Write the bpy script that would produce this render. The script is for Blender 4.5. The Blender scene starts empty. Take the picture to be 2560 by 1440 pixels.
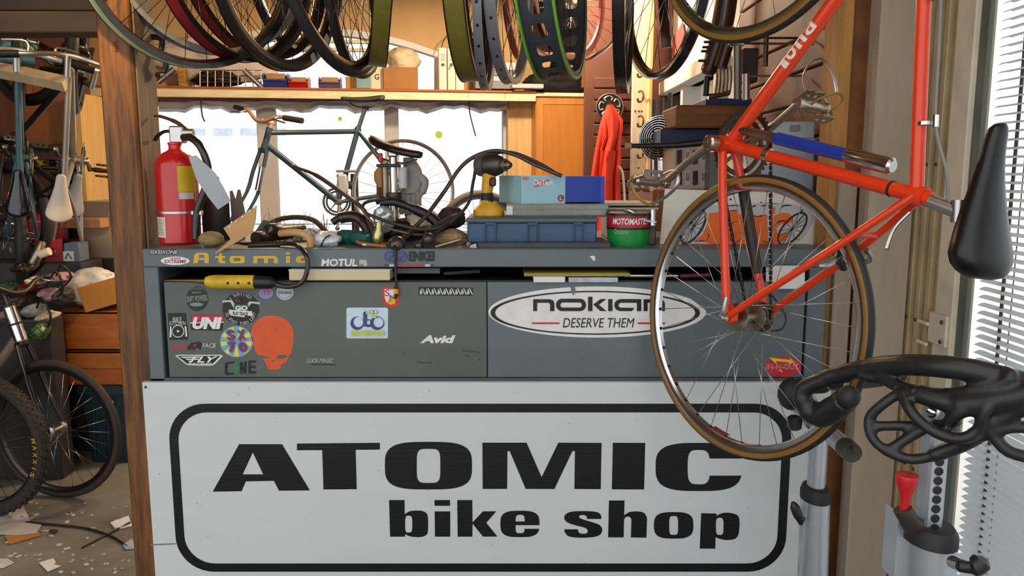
import bpy, math, random
from mathutils import noise as NZ
from mathutils import Vector as V, Matrix
from mathutils.geometry import tessellate_polygon
random.seed(11)
SC = bpy.context.scene
COL = SC.collection
sin, cos, pi, rad = math.sin, math.cos, math.pi, math.radians
TH, FPX, EYE = rad(8.25), 2000.0, V((0, 0, 1.53))
# ---------------------------------------------------------------- camera, sky, lamps, exposure
cam = bpy.data.cameras.new('camera'); camo = bpy.data.objects.new('camera', cam); COL.objects.link(camo)
camo.location = EYE; camo.rotation_euler = (pi/2 - TH, 0, 0)
cam.sensor_width = 36; cam.lens = 36*FPX/2560; cam.clip_start = .05; cam.clip_end = 200
SC.camera = camo
SC.view_settings.view_transform = 'Standard'; SC.view_settings.look = 'None'
SC.view_settings.gamma = 1; SC.view_settings.use_curve_mapping = False
SC.view_settings.exposure = 0.30
w = bpy.data.worlds.new('world'); SC.world = w; w.use_nodes = True
w.node_tree.nodes['Background'].inputs[0].default_value = (.955, .975, 1, 1)
w.node_tree.nodes['Background'].inputs[1].default_value = 1.35
def lamp(kind, loc, energy, col, size=.1, rot=None, sy=None):
    l = bpy.data.lights.new('lamp_light', kind); l.energy = energy; l.color = col
    if kind == 'AREA':
        l.size = size
        if sy: l.shape = 'RECTANGLE'; l.size_y = sy
    else: l.shadow_soft_size = size
    o = bpy.data.objects.new('lamp_light', l); COL.objects.link(o); o.location = loc
    if rot: o.rotation_euler = rot
    return o
_sp = lamp('SPOT', (-.95, 1.15, 2.8), 130, (1, .62, .2), .05, V((-.19, 1.21, -.62)).to_track_quat('-Z', 'Y').to_euler()); _sp.data.spot_size = rad(40); _sp.data.spot_blend = .8
lamp('POINT', (-2.0, 3.0, 2.6), 8, (1, .72, .42), .06)          # warm bulb deep in the aisle
lamp('POINT', (.35, 1.1, 2.62), 5, (1, .78, .5), .08)              # warm point light over the bench
lamp('POINT', (.1, 4.9, 2.78), 100, (1, .84, .62), .08)     # warm bulb in the back of the shop
# ---------------------------------------------------------------- photo helpers
def ray(px, py):
    xc, zc = (px-1280)/FPX, (720-py)/FPX
    return V((xc, cos(TH)+zc*sin(TH), -sin(TH)+zc*cos(TH)))
def P(px, py, Y): d = ray(px, py); return EYE + d*(Y/d.y)
def PZ(px, py, Z): d = ray(px, py); return EYE + d*((Z-EYE.z)/d.z)
def PX(px, py, X): d = ray(px, py); return EYE + d*(X/d.x)
def PL(px, py, p0, n): d = ray(px, py); return EYE + d*((p0-EYE).dot(n)/d.dot(n))
def S(n, Y): return n*Y/FPX
# ---------------------------------------------------------------- materials
def lin(c): return tuple(((x/255/12.92) if x/255 <= .04045 else ((x/255+.055)/1.055)**2.4) for x in c)
MATS = {}
def mat(name, col, rough=.5, metal=0., var=.12, sc=6., bump=.0, bs=80., stretch=(1, 1, 1), col2=None, coat=0., emit=0., spec=.5, trans=0., ramp=(.35, .65), alpha=1):
    if name in MATS: return MATS[name]
    m = bpy.data.materials.new(name); m.use_nodes = True; nt = m.node_tree; N = nt.nodes; L = nt.links
    b = N['Principled BSDF']; c = lin(col)
    b.inputs['Roughness'].default_value = rough; b.inputs['Metallic'].default_value = metal
    b.inputs['Coat Weight'].default_value = coat; b.inputs['Specular IOR Level'].default_value = spec
    b.inputs['Transmission Weight'].default_value = trans; b.inputs['Alpha'].default_value = alpha
    c1 = tuple(max(0, x*(1-var)) for x in c); c2 = lin(col2) if col2 else tuple(min(1, x*(1+var)) for x in c)
    tc = N.new('ShaderNodeTexCoord'); mp = N.new('ShaderNodeMapping'); mp.inputs['Scale'].default_value = stretch
    L.new(tc.outputs['Object'], mp.inputs['Vector'])
    n = N.new('ShaderNodeTexNoise'); n.inputs['Scale'].default_value = sc; n.inputs['Detail'].default_value = 6; n.inputs['Roughness'].default_value = .62
    L.new(mp.outputs[0], n.inputs['Vector'])
    r = N.new('ShaderNodeValToRGB'); r.color_ramp.elements[0].position = ramp[0]; r.color_ramp.elements[1].position = ramp[1]
    r.color_ramp.elements[0].color = (*c1, 1); r.color_ramp.elements[1].color = (*c2, 1)
    L.new(n.outputs['Fac'], r.inputs[0]); L.new(r.outputs[0], b.inputs['Base Color'])
    if emit:
        L.new(r.outputs[0], b.inputs['Emission Color']); b.inputs['Emission Strength'].default_value = emit
    if bump:
        n2 = N.new('ShaderNodeTexNoise'); n2.inputs['Scale'].default_value = bs; n2.inputs['Detail'].default_value = 4
        L.new(mp.outputs[0], n2.inputs['Vector'])
        bp = N.new('ShaderNodeBump'); bp.inputs['Strength'].default_value = bump; bp.inputs['Distance'].default_value = .01
        L.new(n2.outputs['Fac'], bp.inputs['Height']); L.new(bp.outputs[0], b.inputs['Normal'])
    MATS[name] = m; return m
def ink(r, g, b, rough=.45):
    return mat('print_%d_%d_%d' % (r, g, b), (r, g, b), rough, var=.06, sc=30)
# ---------------------------------------------------------------- mesh builder
def basis(a):
    a = V(a).normalized(); t = V((0, 0, 1)) if abs(a.z) < .9 else V((1, 0, 0))
    x = t.cross(a).normalized(); return x, a.cross(x), a
class MB:
    def __init__(s): s.v = []; s.f = []
    def add(s, vs, fs):
        o = len(s.v); s.v += [V(p) for p in vs]; s.f += [tuple(i+o for i in f) for f in fs]; return s
    def box(s, c, d, R=None, b=0.):
        h = [x/2 for x in d]; b = min(b, min(h)*.9)
        if b <= 0:
            vs = [V((sx*h[0], sy*h[1], sz*h[2])) for sx in (-1, 1) for sy in (-1, 1) for sz in (-1, 1)]
            fs = [(0, 1, 3, 2), (4, 6, 7, 5), (0, 4, 5, 1), (2, 3, 7, 6), (0, 2, 6, 4), (1, 5, 7, 3)]
        else:
            vs = []; ix = {}
            for sx in (-1, 1):
                for sy in (-1, 1):
                    for sz in (-1, 1):
                        for ax in range(3):
                            p = [sx*(h[0]-b), sy*(h[1]-b), sz*(h[2]-b)]; p[ax] = (sx, sy, sz)[ax]*h[ax]
                            ix[(sx, sy, sz, ax)] = len(vs); vs.append(V(p))
            q = lambda k, ax: ix[(*k, ax)]
            fs = []
            for ax in range(3):
                o = [i for i in range(3) if i != ax]
                for sg in (-1, 1):
                    ks = []
                    for a_, b_ in ((-1, -1), (1, -1), (1, 1), (-1, 1)):
                        k = [0, 0, 0]; k[ax] = sg; k[o[0]] = a_; k[o[1]] = b_; ks.append(q(tuple(k), ax))
                    fs.append(tuple(ks))
                for a_ in (-1, 1):
                    for b_ in (-1, 1):
                        k0 = [0]*3; k1 = [0]*3; k0[ax] = -1; k1[ax] = 1; k0[o[0]] = k1[o[0]] = a_; k0[o[1]] = k1[o[1]] = b_
                        fs.append((q(tuple(k0), o[0]), q(tuple(k1), o[0]), q(tuple(k1), o[1]), q(tuple(k0), o[1])))
            for sx in (-1, 1):
                for sy in (-1, 1):
                    for sz in (-1, 1): fs.append(tuple(ix[(sx, sy, sz, a_)] for a_ in range(3)))
        c = V(c)
        if R is not None: vs = [R @ p for p in vs]
        return s.add([p+c for p in vs], fs)
    def span(s, a, b_, bev=0.):
        a, b_ = V(a), V(b_); return s.box((a+b_)/2, [abs(x) for x in (b_-a)], None, bev)
    def tube(s, pts, r, n=10, cap=True, closed=False, flat=1., up=None):
        pts = [V(p) for p in pts]; m = len(pts); rs = r if isinstance(r, (list, tuple)) else [r]*m
        T = []
        for i in range(m):
            a = pts[(i-1) % m] if (closed or i) else pts[0]; b = pts[(i+1) % m] if (closed or i < m-1) else pts[-1]
            t = b-a; T.append(t.normalized() if t.length > 1e-9 else V((0, 0, 1)))
        x, y, _ = basis(T[0])
        if up is not None:
            x = (V(up)-T[0]*V(up).dot(T[0])).normalized(); y = T[0].cross(x)
        vs = []
        for i in range(m):
            x = x-T[i]*x.dot(T[i]); x.normalize(); y = T[i].cross(x)
            for k in range(n):
                a = 2*pi*k/n; vs.append(pts[i]+x*(cos(a)*rs[i])+y*(sin(a)*rs[i]*flat))
        fs = []
        for i in range(m if closed else m-1):
            j = (i+1) % m
            for k in range(n): fs.append((i*n+k, i*n+(k+1) % n, j*n+(k+1) % n, j*n+k))
        if cap and not closed: fs += [tuple(range(n))[::-1], tuple((m-1)*n+k for k in range(n))]
        return s.add(vs, fs)
    def lathe(s, prof, O, ax=(0, 0, 1), n=24, closed=False, cap=True, frame=None, sx=1., sy=1.):
        x, y, a = frame if frame else basis(ax); O = V(O); vs = []; m = len(prof)
        for rr, h in prof:
            for k in range(n):
                t = 2*pi*k/n; vs.append(O+a*h+x*(cos(t)*rr*sx)+y*(sin(t)*rr*sy))
        fs = []
        for i in range(m if closed else m-1):
            j = (i+1) % m
            for k in range(n): fs.append((i*n+k, i*n+(k+1) % n, j*n+(k+1) % n, j*n+k))
        if cap and not closed:
            if prof[0][0] > 1e-6: fs.append(tuple(range(n))[::-1])
            if prof[-1][0] > 1e-6: fs.append(tuple((m-1)*n+k for k in range(n)))
        return s.add(vs, fs)
    def ball(s, c, r, n=14, R=None):
        r = V((r, r, r)) if not hasattr(r, '__len__') else V(r); m = n//2; vs = []; c = V(c)
        for i in range(m+1):
            a = pi*i/m
            for k in range(n):
                t = 2*pi*k/n; p = V((r.x*sin(a)*cos(t), r.y*sin(a)*sin(t), r.z*cos(a)))
                vs.append(c+(R @ p if R is not None else p))
        return s.add(vs, [(i*n+k, i*n+(k+1) % n, (i+1)*n+(k+1) % n, (i+1)*n+k) for i in range(m) for k in range(n)])
    def ext(s, outer, holes, O, X, Y_, depth):
        """extruded outline: 2-D points on the frame O, X, Y_; depth goes along X x Y_"""
        O, X, Y_ = V(O), V(X), V(Y_); N = X.cross(Y_).normalized()*depth
        loops = [outer]+list(holes); tri = tessellate_polygon([[V((p[0], p[1], 0)) for p in l] for l in loops])
        flat = [p for l in loops for p in l]; b = [O+X*p[0]+Y_*p[1] for p in flat]; n = len(b)
        if depth == 0: return s.add(b, [tuple(t) for t in tri])
        fs = [tuple(t) for t in tri]+[tuple(i+n for i in t[::-1]) for t in tri]; k = 0
        for l in loops:
            for i in range(len(l)):
                j = (i+1) % len(l); fs.append((k+i, k+j, k+j+n, k+i+n))
            k += len(l)
        return s.add(b+[p+N for p in b], fs)
    def grid(s, rows, th=0.):
        m, n = len(rows), len(rows[0]); rows = [[V(p) for p in r] for r in rows]
        vs = [p for r in rows for p in r]; fs = [(i*n+j, i*n+j+1, (i+1)*n+j+1, (i+1)*n+j) for i in range(m-1) for j in range(n-1)]
        if th:
            nv = []
            for i in range(m):
                for j in range(n):
                    a = rows[min(i+1, m-1)][j]-rows[max(i-1, 0)][j]; b = rows[i][min(j+1, n-1)]-rows[i][max(j-1, 0)]
                    nn = a.cross(b); nv.append(rows[i][j]+(nn.normalized()*th if nn.length > 1e-12 else V()))
            q = m*n; f2 = [tuple(i+q for i in f[::-1]) for f in fs]
            bd = [(0*n+j) for j in range(n)]+[i*n+n-1 for i in range(1, m)]+[(m-1)*n+j for j in range(n-2, -1, -1)]+[i*n for i in range(m-2, 0, -1)]
            fs = fs+f2+[(bd[i], bd[(i+1) % len(bd)], bd[(i+1) % len(bd)]+q, bd[i]+q) for i in range(len(bd))]
            vs += nv
        return s.add(vs, fs)
def loft(mb, rings, cap=True, closed=False):
    n = len(rings[0]); m = len(rings); fs = []
    for i in range(m if closed else m-1):
        j = (i+1) % m
        for k in range(n): fs.append((i*n+k, i*n+(k+1) % n, j*n+(k+1) % n, j*n+k))
    if cap and not closed: fs += [tuple(range(n))[::-1], tuple((m-1)*n+k for k in range(n))]
    return mb.add([p for r in rings for p in r], fs)
def cr(pts, k=6, closed=False):
    pts = [V(p) for p in pts]; n = len(pts); out = []
    g = lambda i: pts[i % n] if closed else pts[min(max(i, 0), n-1)]
    for i in range(n if closed else n-1):
        a, b, c, d = g(i-1), g(i), g(i+1), g(i+2)
        for j in range(k):
            t = j/k; out.append(.5*((2*b)+(c-a)*t+(2*a-5*b+4*c-d)*t*t+(3*b-a-3*c+d)*t*t*t))
    if not closed: out.append(pts[-1])
    return out
def cr2(pts, k=5, closed=True): return [(p.x, p.y) for p in cr([(x, y, 0) for x, y in pts], k, closed)]
def rr(x0, y0, x1, y1, r, n=6):
    out = []
    for cx, cy, a in ((x1-r, y1-r, 0), (x0+r, y1-r, 90), (x0+r, y0+r, 180), (x1-r, y0+r, 270)):
        out += [(cx+r*cos(rad(a+90*i/n)), cy+r*sin(rad(a+90*i/n))) for i in range(n+1)]
    return out
def se(x0, x1, y0, y1, e=2.6, n=48):
    cx, cy, a, b = (x0+x1)/2, (y0+y1)/2, (x1-x0)/2, (y1-y0)/2; o = []
    for i in range(n):
        t = 2*pi*i/n; c_, s_ = cos(t), sin(t)
        o.append((cx+a*math.copysign(abs(c_)**(2/e), c_), cy+b*math.copysign(abs(s_)**(2/e), s_)))
    return o
# ---------------------------------------------------------------- objects
INV = {}
def link(name, mb, m, parent=None, sharp=38, smooth=True, M=None):
    me = bpy.data.meshes.new(name); vs = mb.v
    r = parent
    while r is not None and r.parent is not None: r = r.parent
    if r is not None and r.name in INV: I = INV[r.name]; vs = [I @ p for p in vs]
    off = V()
    if r is None and vs:
        lo = V([min(p[i] for p in vs) for i in range(3)]); hi = V([max(p[i] for p in vs) for i in range(3)])
        off = V(((lo.x+hi.x)/2, (lo.y+hi.y)/2, lo.z)); vs = [p-off for p in vs]
    me.from_pydata([tuple(p) for p in vs], [], mb.f); me.validate()
    if smooth:
        me.shade_smooth(); me.set_sharp_from_angle(angle=rad(sharp))
    if m: me.materials.append(m)
    o = bpy.data.objects.new(name, me); COL.objects.link(o); o.location = off
    if parent is not None: o.parent = parent
    else: INV[o.name] = Matrix.Translation(-off)
    return o
def tag(o, label=None, cat=None, group=None, kind=None):
    for k, v in (('label', label), ('category', cat), ('group', group), ('kind', kind)):
        if v: o[k] = v
    return o
def thing(name, label, cat, loc=(0, 0, 0), group=None, M=None):
    o = bpy.data.objects.new(name, None); COL.objects.link(o); o.empty_display_size = .05
    M = M if M is not None else Matrix.Translation(V(loc)); o.matrix_world = M; INV[o.name] = M.inverted()
    return tag(o, label, cat, group)
def node(name, parent, label=None):
    o = bpy.data.objects.new(name, None); COL.objects.link(o); o.parent = parent; o.empty_display_size = .03
    return tag(o, label)
def part(T, name, mb, m, label=None, kind=None, sharp=38): return tag(link(name, mb, m, T, sharp), label, None, None, kind)
def solo(name, mb, m, label, cat, group=None, kind=None, sharp=38): return tag(link(name, mb, m, None, sharp), label, cat, group, kind)
def struct(name, mb, m, parent=None): return tag(link(name, mb, m, parent, 20), None, None, None, None if parent else 'structure')
# ---------------------------------------------------------------- text
TMP = bpy.data.scenes.new('tmp_text'); TCACHE = {}
def textgeo(s, bold=0., shear=0.):
    k = (s, bold, shear)
    if k not in TCACHE:
        cu = bpy.data.curves.new('t', 'FONT'); cu.body = s; cu.offset = bold; cu.shear = shear; cu.resolution_u = 3
        o = bpy.data.objects.new('t', cu); TMP.collection.objects.link(o); vl = TMP.view_layers[0]; vl.update()
        me = bpy.data.meshes.new_from_object(o.evaluated_get(vl.depsgraph))
        vs = [(v.co.x, v.co.y) for v in me.vertices]; fs = [tuple(p.vertices) for p in me.polygons]
        bpy.data.objects.remove(o); bpy.data.meshes.remove(me); bpy.data.curves.remove(cu)
        x0, x1 = min(v[0] for v in vs), max(v[0] for v in vs); y0, y1 = min(v[1] for v in vs), max(v[1] for v in vs)
        TCACHE[k] = ([((x-x0)/(x1-x0), (y-y0)/(y1-y0)) for x, y in vs], fs)
    return TCACHE[k]
def at_(Y, x, y): return Y(x, y) if callable(Y) else P(x, y, Y)
def ptext(mb, s, x0, y0, x1, y1, Y, bold=0., shear=0., rot=0.):
    """lettering on a vertical plane at depth Y, filling the photo rectangle (top y0, bottom y1)"""
    vs, fs = textgeo(s, bold, shear); cx, cy = (x0+x1)/2, (y0+y1)/2; c_, s_ = cos(rad(rot)), sin(rad(rot)); o = []
    for x, y in vs:
        dx, dy = x0+x*(x1-x0)-cx, y1+y*(y0-y1)-cy; o.append(at_(Y, cx+dx*c_-dy*s_, cy+dx*s_+dy*c_))
    return mb.add(o, fs)
def ftext(mb, s, O, X, Y_, wd, h, bold=0., shear=0.):
    """lettering centred on O in the frame X (reading direction), Y_ (up)"""
    vs, fs = textgeo(s, bold, shear); O, X, Y_ = V(O), V(X), V(Y_)
    return mb.add([O+X*((x-.5)*wd)+Y_*((y-.5)*h) for x, y in vs], fs)
def ppoly(mb, outer, holes, Y):
    loops = [outer]+list(holes); pts = [at_(Y, x, y) for l in loops for x, y in l]
    tri = tessellate_polygon([[V((x, y, 0)) for x, y in l] for l in loops])
    return mb.add(pts, [tuple(t) for t in tri])
def pbox(mb, x0, y0, x1, y1, Y, depth, b=0.):
    """box whose front face fills the photo rectangle at depth Y"""
    a, c = P((x0+x1)/2, y1, Y), P((x0+x1)/2, y0, Y); ym = (y0+y1)/2
    return mb.span((P(x0, ym, Y).x, Y, a.z), (P(x1, ym, Y).x, Y+depth, c.z), b)
# ---------------------------------------------------------------- material palette
concrete = mat('concrete', (108, 105, 97), .75, var=.28, sc=2.2, bump=.15, bs=30, col2=(130, 129, 122))
plaster_tan = mat('plaster_tan', (205, 165, 112), .85, var=.06, sc=3, bump=.05)
white_paint = mat('white_paint', (222, 220, 212), .6, var=.06, sc=5)
cream_paint = mat('cream_paint', (214, 206, 184), .5, var=.08, sc=8)
grey_paint = mat('grey_mullion', (204, 202, 202), .6, var=.05)
wood_post = mat('wood_post', (86, 54, 26), .6, var=.35, sc=9, stretch=(5, 5, .5), col2=(140, 88, 36), bump=.15, bs=30)
wood_grey_brown = mat('wood_grey_brown', (132, 112, 88), .75, var=.25, sc=8, stretch=(5, 5, .5), bump=.15, bs=30)
wood_dark = mat('wood_dark', (84, 56, 36), .65, var=.3, sc=8, stretch=(.6, 5, 5), bump=.1, bs=30)
wood_pale = mat('wood_pale', (250, 230, 186), .6, var=.14, sc=7, stretch=(.5, 5, 5), bump=.05)
wood_pale_v = mat('wood_pale_upright', (226, 188, 128), .6, var=.12, sc=7, stretch=(5, 5, .5), bump=.05)
plywood = mat('plywood_amber', (206, 138, 62), .5, var=.1, sc=5, stretch=(5, 5, .7), coat=.15)
plywood_dark = mat('plywood_brown', (150, 92, 46), .6, var=.2, sc=5, stretch=(.8, 4, 4))
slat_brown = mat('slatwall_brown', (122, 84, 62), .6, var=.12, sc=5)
tan_board = mat('tan_board', (160, 146, 128), .7, var=.16, sc=4, stretch=(3, 3, .7), bump=.05)
beige_board = mat('beige_board', (172, 158, 138), .65, var=.09, sc=4, stretch=(4, 4, .5))
red_board = mat('stained_board', (132, 92, 66), .65, var=.3, sc=5, col2=(178, 114, 68))
gate_metal = mat('gate_metal', (186, 166, 128), .45, var=.12, sc=9, metal=.15)
green_frame = mat('green_frame', (88, 98, 84), .5, var=.06)
black = mat('black_plastic', (26, 25, 26), .42, var=.1)
black_mat = mat('black_rubber', (32, 31, 32), .62, var=.15, bump=.04, bs=200)
black_gloss = mat('black_gloss', (16, 16, 18), .2, var=.1, coat=.5)
charcoal = mat('charcoal', (52, 50, 52), .5, var=.12)
dark_grey = mat('dark_grey', (78, 78, 80), .5, var=.12)
mid_grey = mat('mid_grey', (128, 128, 128), .5, var=.1)
light_grey = mat('light_grey', (190, 194, 198), .5, var=.05)
chrome = mat('chrome', (205, 205, 205), .16, metal=1, var=.04)
alu = mat('aluminium', (190, 188, 184), .34, metal=1, var=.08, sc=14)
alu_old = mat('aluminium_worn', (150, 138, 122), .38, metal=1, var=.2, sc=20)
silver = mat('silver_paint', (196, 200, 206), .32, metal=.7, var=.05)
steel_dark = mat('steel_dark', (84, 78, 72), .42, metal=.8, var=.2, sc=20)
chain_mat = mat('oily_steel', (50, 44, 40), .4, metal=.7, var=.3, sc=60)
paper = mat('paper', (226, 226, 226), .8, var=.03)
paper_grey = mat('paper_grey', (176, 180, 186), .8, var=.04)
card = mat('cardboard', (188, 142, 92), .8, var=.08, sc=8)
card_dark = mat('cardboard_brown', (168, 116, 66), .8, var=.1, sc=8)
cream_plastic = mat('cream_plastic', (222, 210, 182), .5, var=.04)
plastic_clear = mat('clear_bag', (228, 232, 236), .25, var=.06, sc=12, bump=.25, bs=24)
red_paint = mat('red_enamel', (196, 22, 26), .3, var=.05, coat=.4)
red_plastic = mat('red_plastic', (190, 26, 34), .35, var=.08)
blue_plastic = mat('blue_plastic', (48, 62, 132), .4, var=.08)
glass = mat('window_glass', (250, 252, 252), .02, var=0, trans=1., spec=.3)
# ---------------------------------------------------------------- room shell
CEIL = 2.92
struct('floor', MB().span((-6.2, -2.4, -.12), (1.2, 10.8, 0)), concrete)
ceil_mat = mat('ceiling_board', (176, 134, 88), .8, var=.1, sc=4)
struct('ceiling', MB().box((-1.8, 4.4, CEIL+.05), (6.0, 7.6, .1)), ceil_mat)
# back window wall, turned a little away from us on the right
B0 = P(395, 226, 6.3); B1 = P(1340, 226, 6.7); BD = (B1-B0); BD.z = 0; BD.normalize(); BN = V((-BD.y, BD.x, 0))
if BN.y < 0: BN = -BN
def BP(px, py, off=0.): return PL(px, py, B0-BN*off, BN)
BROT = Matrix(((BD.x, BN.x, 0), (BD.y, BN.y, 0), (0, 0, 1)))
def bbox(mb, x0, y0, x1, y1, off, depth, b=0.):
    """box on the back wall: front face off metres proud of it, filling the photo rectangle"""
    ym, xm = (y0+y1)/2, (x0+x1)/2; a, c = BP(x0, ym, off), BP(x1, ym, off); z0, z1 = BP(xm, y1, off).z, BP(xm, y0, off).z
    ctr = (a+c)/2+BN*(depth/2); ctr.z = (z0+z1)/2; d = c-a; d.z = 0
    return mb.box(ctr, (d.length, depth, z1-z0), BROT, b)
def b2(px, py): p = BP(px, py)-B0; return (p.dot(BD), p.z)
Bo = V((B0.x, B0.y, 0))
arch = [(470, 228), (470, 150), (520, 112), (580, 88), (650, 75), (730, 68), (810, 70), (890, 77), (960, 88), (1030, 107), (1097, 131), (1097, 228)]
ah = [b2(*p) for p in arch]; ah = [(x, z+B0.z) for x, z in ah]
lo = [(b2(222, 262)[0], b2(222, 262)[1]+B0.z), (b2(1270, 262)[0], b2(1270, 262)[1]+B0.z), (b2(1270, 700)[0], b2(1270, 700)[1]+B0.z), (b2(222, 700)[0], b2(222, 700)[1]+B0.z)]
xw = [b2(-900, 300)[0], b2(2300, 300)[0]]
struct('wall_back', MB().ext([(xw[0], 0), (xw[1], 0), (xw[1], CEIL), (xw[0], CEIL)], [ah, lo], Bo, BD, (0, 0, 1), -.16), plaster_tan)
wn = struct('window_1', MB(), None) if False else None
mb = MB(); bbox(mb, 222, 262, 1270, 700, -.09, .008)
w1 = struct('window_1', mb, glass)
for i, (a, c, e) in enumerate(((649, 695, 0), (965, 1000, 0), (232, 252, 0), (1258, 1272, 0))):
    mb = MB(); bbox(mb, a, 262, c, 700, -.03, .1, .004); struct('window_mullion', mb, grey_paint, w1)
mb = MB(); bbox(mb, 222, 686, 1270, 704, .04, .2, .004); struct('windowsill', mb, grey_paint, w1)
mb = MB(); bbox(mb, 470, 66, 1097, 228, -.1, .008)
w2 = struct('window_2', mb, glass)
o2 = [(b2(x, y)[0], b2(x, y)[1]+B0.z) for x, y in arch]
cx_ = sum(p[0] for p in o2)/len(o2); cz_ = min(p[1] for p in o2)
i2 = [(cx_+(x-cx_)*.965, cz_+(z-cz_)*.90 if z > cz_+.01 else z) for x, z in o2]
struct('window_frame', MB().ext(o2, [[(x, z+.002 if z < cz_+.01 else z) for x, z in i2]], Bo-BN*.02, BD, (0, 0, 1), -.1), white_paint, w2)
for y0, y1 in ((97, 105), (118, 126)):
    mb = MB(); bbox(mb, 560, y0, 1000, y1, -.05, .05, .003); struct('window_bar', mb, wood_pale, w2)
# outside, blown out by daylight: pale apron and a building across the lot
struct('ground', MB().box((-4, 22, -.08), (60, 26, .1)), mat('pale_paving', (236, 236, 234), .8, var=.03))
bl = thing('building', 'pale low building with a strip of small grey windows across the lot', 'building', (-4, 24, 0))
part(bl, 'wall', MB().span((-16, 24, 0), (9, 32, 6.5)), mat('pale_render', (244, 244, 244), .8, var=.02))
for i in range(4): part(bl, 'window', MB().span((-9.6+i*.8, 23.95, 2.6), (-9.05+i*.8, 24.0, 2.8)), mat('far_window', (196, 204, 218), .4))
part(bl, 'roof', MB().span((-16.2, 23.7, 6.5), (9.2, 32.2, 6.8)), white_paint)
for i, (x, y, r_, nm) in enumerate(((1097, 337, 9, 'larger yellow dot stuck on the glass above the drill'), (850, 297, 5, 'smaller yellow dot stuck on the glass beside the blue frame'))):
    c = BP(x, y, -.085); mb = MB().lathe([(S(r_, 6.5), 0), (S(r_, 6.5), .002)], c, -BN, 20)
    solo('window_sticker', mb, mat('yellow_dot', (206, 226, 40), .6, trans=.85), nm, 'sticker')
struct('ground_side', MB().span((1.2, -6, -.14), (24, 8.9, -.02)), MATS['pale_paving'])
# walls
struct('wall_left', MB().box((-4.7, 4.0, CEIL/2), (.1, 6.5, CEIL)), wood_dark)
# slatwall on the right partition: boards with grooves
XR = 1.0
struct('wall_right', MB().box((XR+.08, 3.0, CEIL/2), (.1, 1.4, CEIL)), slat_brown)
wr = bpy.data.objects['wall_right']
def wpart(name, mb, m, par): return link(name, mb, m, par)
for i in range(17):
    z = .9+i*.115
    link('slat_board', MB().box((XR+.019, 3.0, z), (.022, 1.38, .106), None, .004), slat_brown, wr)
struct('wall_white', MB().ext([(3.7, 0), (6.2, 0), (6.2, CEIL), (3.7, CEIL)], [[(3.95, .9), (3.95, 2.02), (5.5, 2.02), (5.5, .9)]], (XR+.03, 0, 0), (0, 1, 0), (0, 0, 1), .1), white_paint)
w3 = struct('window_3', MB().span((XR+.09, 3.95, .9), (XR+.098, 5.5, 2.02)), glass)
for y in (3.95, 4.72, 5.46): struct('window_frame', MB().span((XR-.02, y, .9), (XR+.1, y+.05, 2.02), .004), white_paint, w3)
struct('window_head', MB().span((XR-.05, 3.9, 2.02), (XR+.08, 5.56, 2.10), .004), white_paint, w3)
for y in (4.15, 4.35, 4.55): struct('window_bar', MB().span((XR+.11, y, .9), (XR+.125, y+.02, 1.9)), steel_dark, w3)
# far wall strip with brown slatwall at the end of the partition
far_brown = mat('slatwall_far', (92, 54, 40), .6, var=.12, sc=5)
Yf = 5.3
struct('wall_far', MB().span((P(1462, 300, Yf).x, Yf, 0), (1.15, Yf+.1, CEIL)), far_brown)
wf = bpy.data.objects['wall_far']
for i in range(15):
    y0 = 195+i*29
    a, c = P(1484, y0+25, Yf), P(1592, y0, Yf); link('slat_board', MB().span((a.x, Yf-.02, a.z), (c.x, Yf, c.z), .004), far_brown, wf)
# timber frame round our view
def beam(name, px0, py0, px1, py1, Y, d, m, lab, cat='beam'):
    mb = MB(); pbox(mb, px0, py0, px1, py1, Y, d, .004); return solo(name, mb, m, lab, cat)
pb = MB().span((-1.185, 2.36, 0), (-1.087, 2.505, CEIL), .006)
po = thing('timber_post', 'tall amber timber post with a knot beside the grey workbench', 'post', (-1.136, 2.43, 0))
part(po, 'post_body', pb, wood_post)
part(po, 'knot', MB().lathe([(.0, .0008), (.009, .0007), (.012, 0)], P(291, 115, 2.36), (0, -1, 0), 16, sx=.9, sy=1.5), mat('knot_wood', (96, 52, 18), .7, var=.6, sc=70, col2=(150, 92, 32)))
part(po, 'side_board', MB().span((-1.0865, 2.375, 0), (-1.082, 2.5, CEIL-.02), .001), wood_grey_brown, 'grey-brown side face')  # thin grey-brown skin on the side face of the post
# right end: studs and boards between the bench and the storefront
struct('trim_1', MB().span((.905, 2.30, 0), (.95, 2.40, CEIL), .004), mat('stud_wood', (176, 126, 66), .65, var=.22, sc=7, stretch=(5, 5, .5), bump=.1, bs=30))
struct('trim_2', MB().span((.951, 2.335, 0), (1.12, 2.375, CEIL), .004), red_board)
struct('trim_3', MB().span((.978, 2.20, 0), (1.10, 2.27, CEIL), .004), beige_board)
struct('trim_4', MB().span((.925, 2.275, P(2100, 1010, 2.28).z), (.976, 2.298, P(2100, 445, 2.28).z), .003), tan_board)
SX = 1.13
struct('trim_5', MB().span((1.10, 2.24, 0), (1.125, 2.285, CEIL), .003), cream_paint)
struct('wall_storefront', MB().ext([(-1.5, 0), (2.2, 0), (2.2, CEIL), (-1.5, CEIL)], [[(.05, .25), (.05, 2.8), (1.95, 2.8), (1.95, .25)]], (SX+.0005, 0, 0), (0, 1, 0), (0, 0, 1), .008), beige_board)
w4 = struct('window_4', MB().span((SX+.032, .05, .25), (SX+.037, 2.05, 2.8)), glass)
struct('window_frame', MB().span((SX-.012, 1.943, .2), (SX+.0, 1.98, CEIL), .002), green_frame, w4)
struct('windowsill', MB().span((SX-.012, .0, .2), (SX, 1.943, .25), .003), green_frame, w4)
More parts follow.
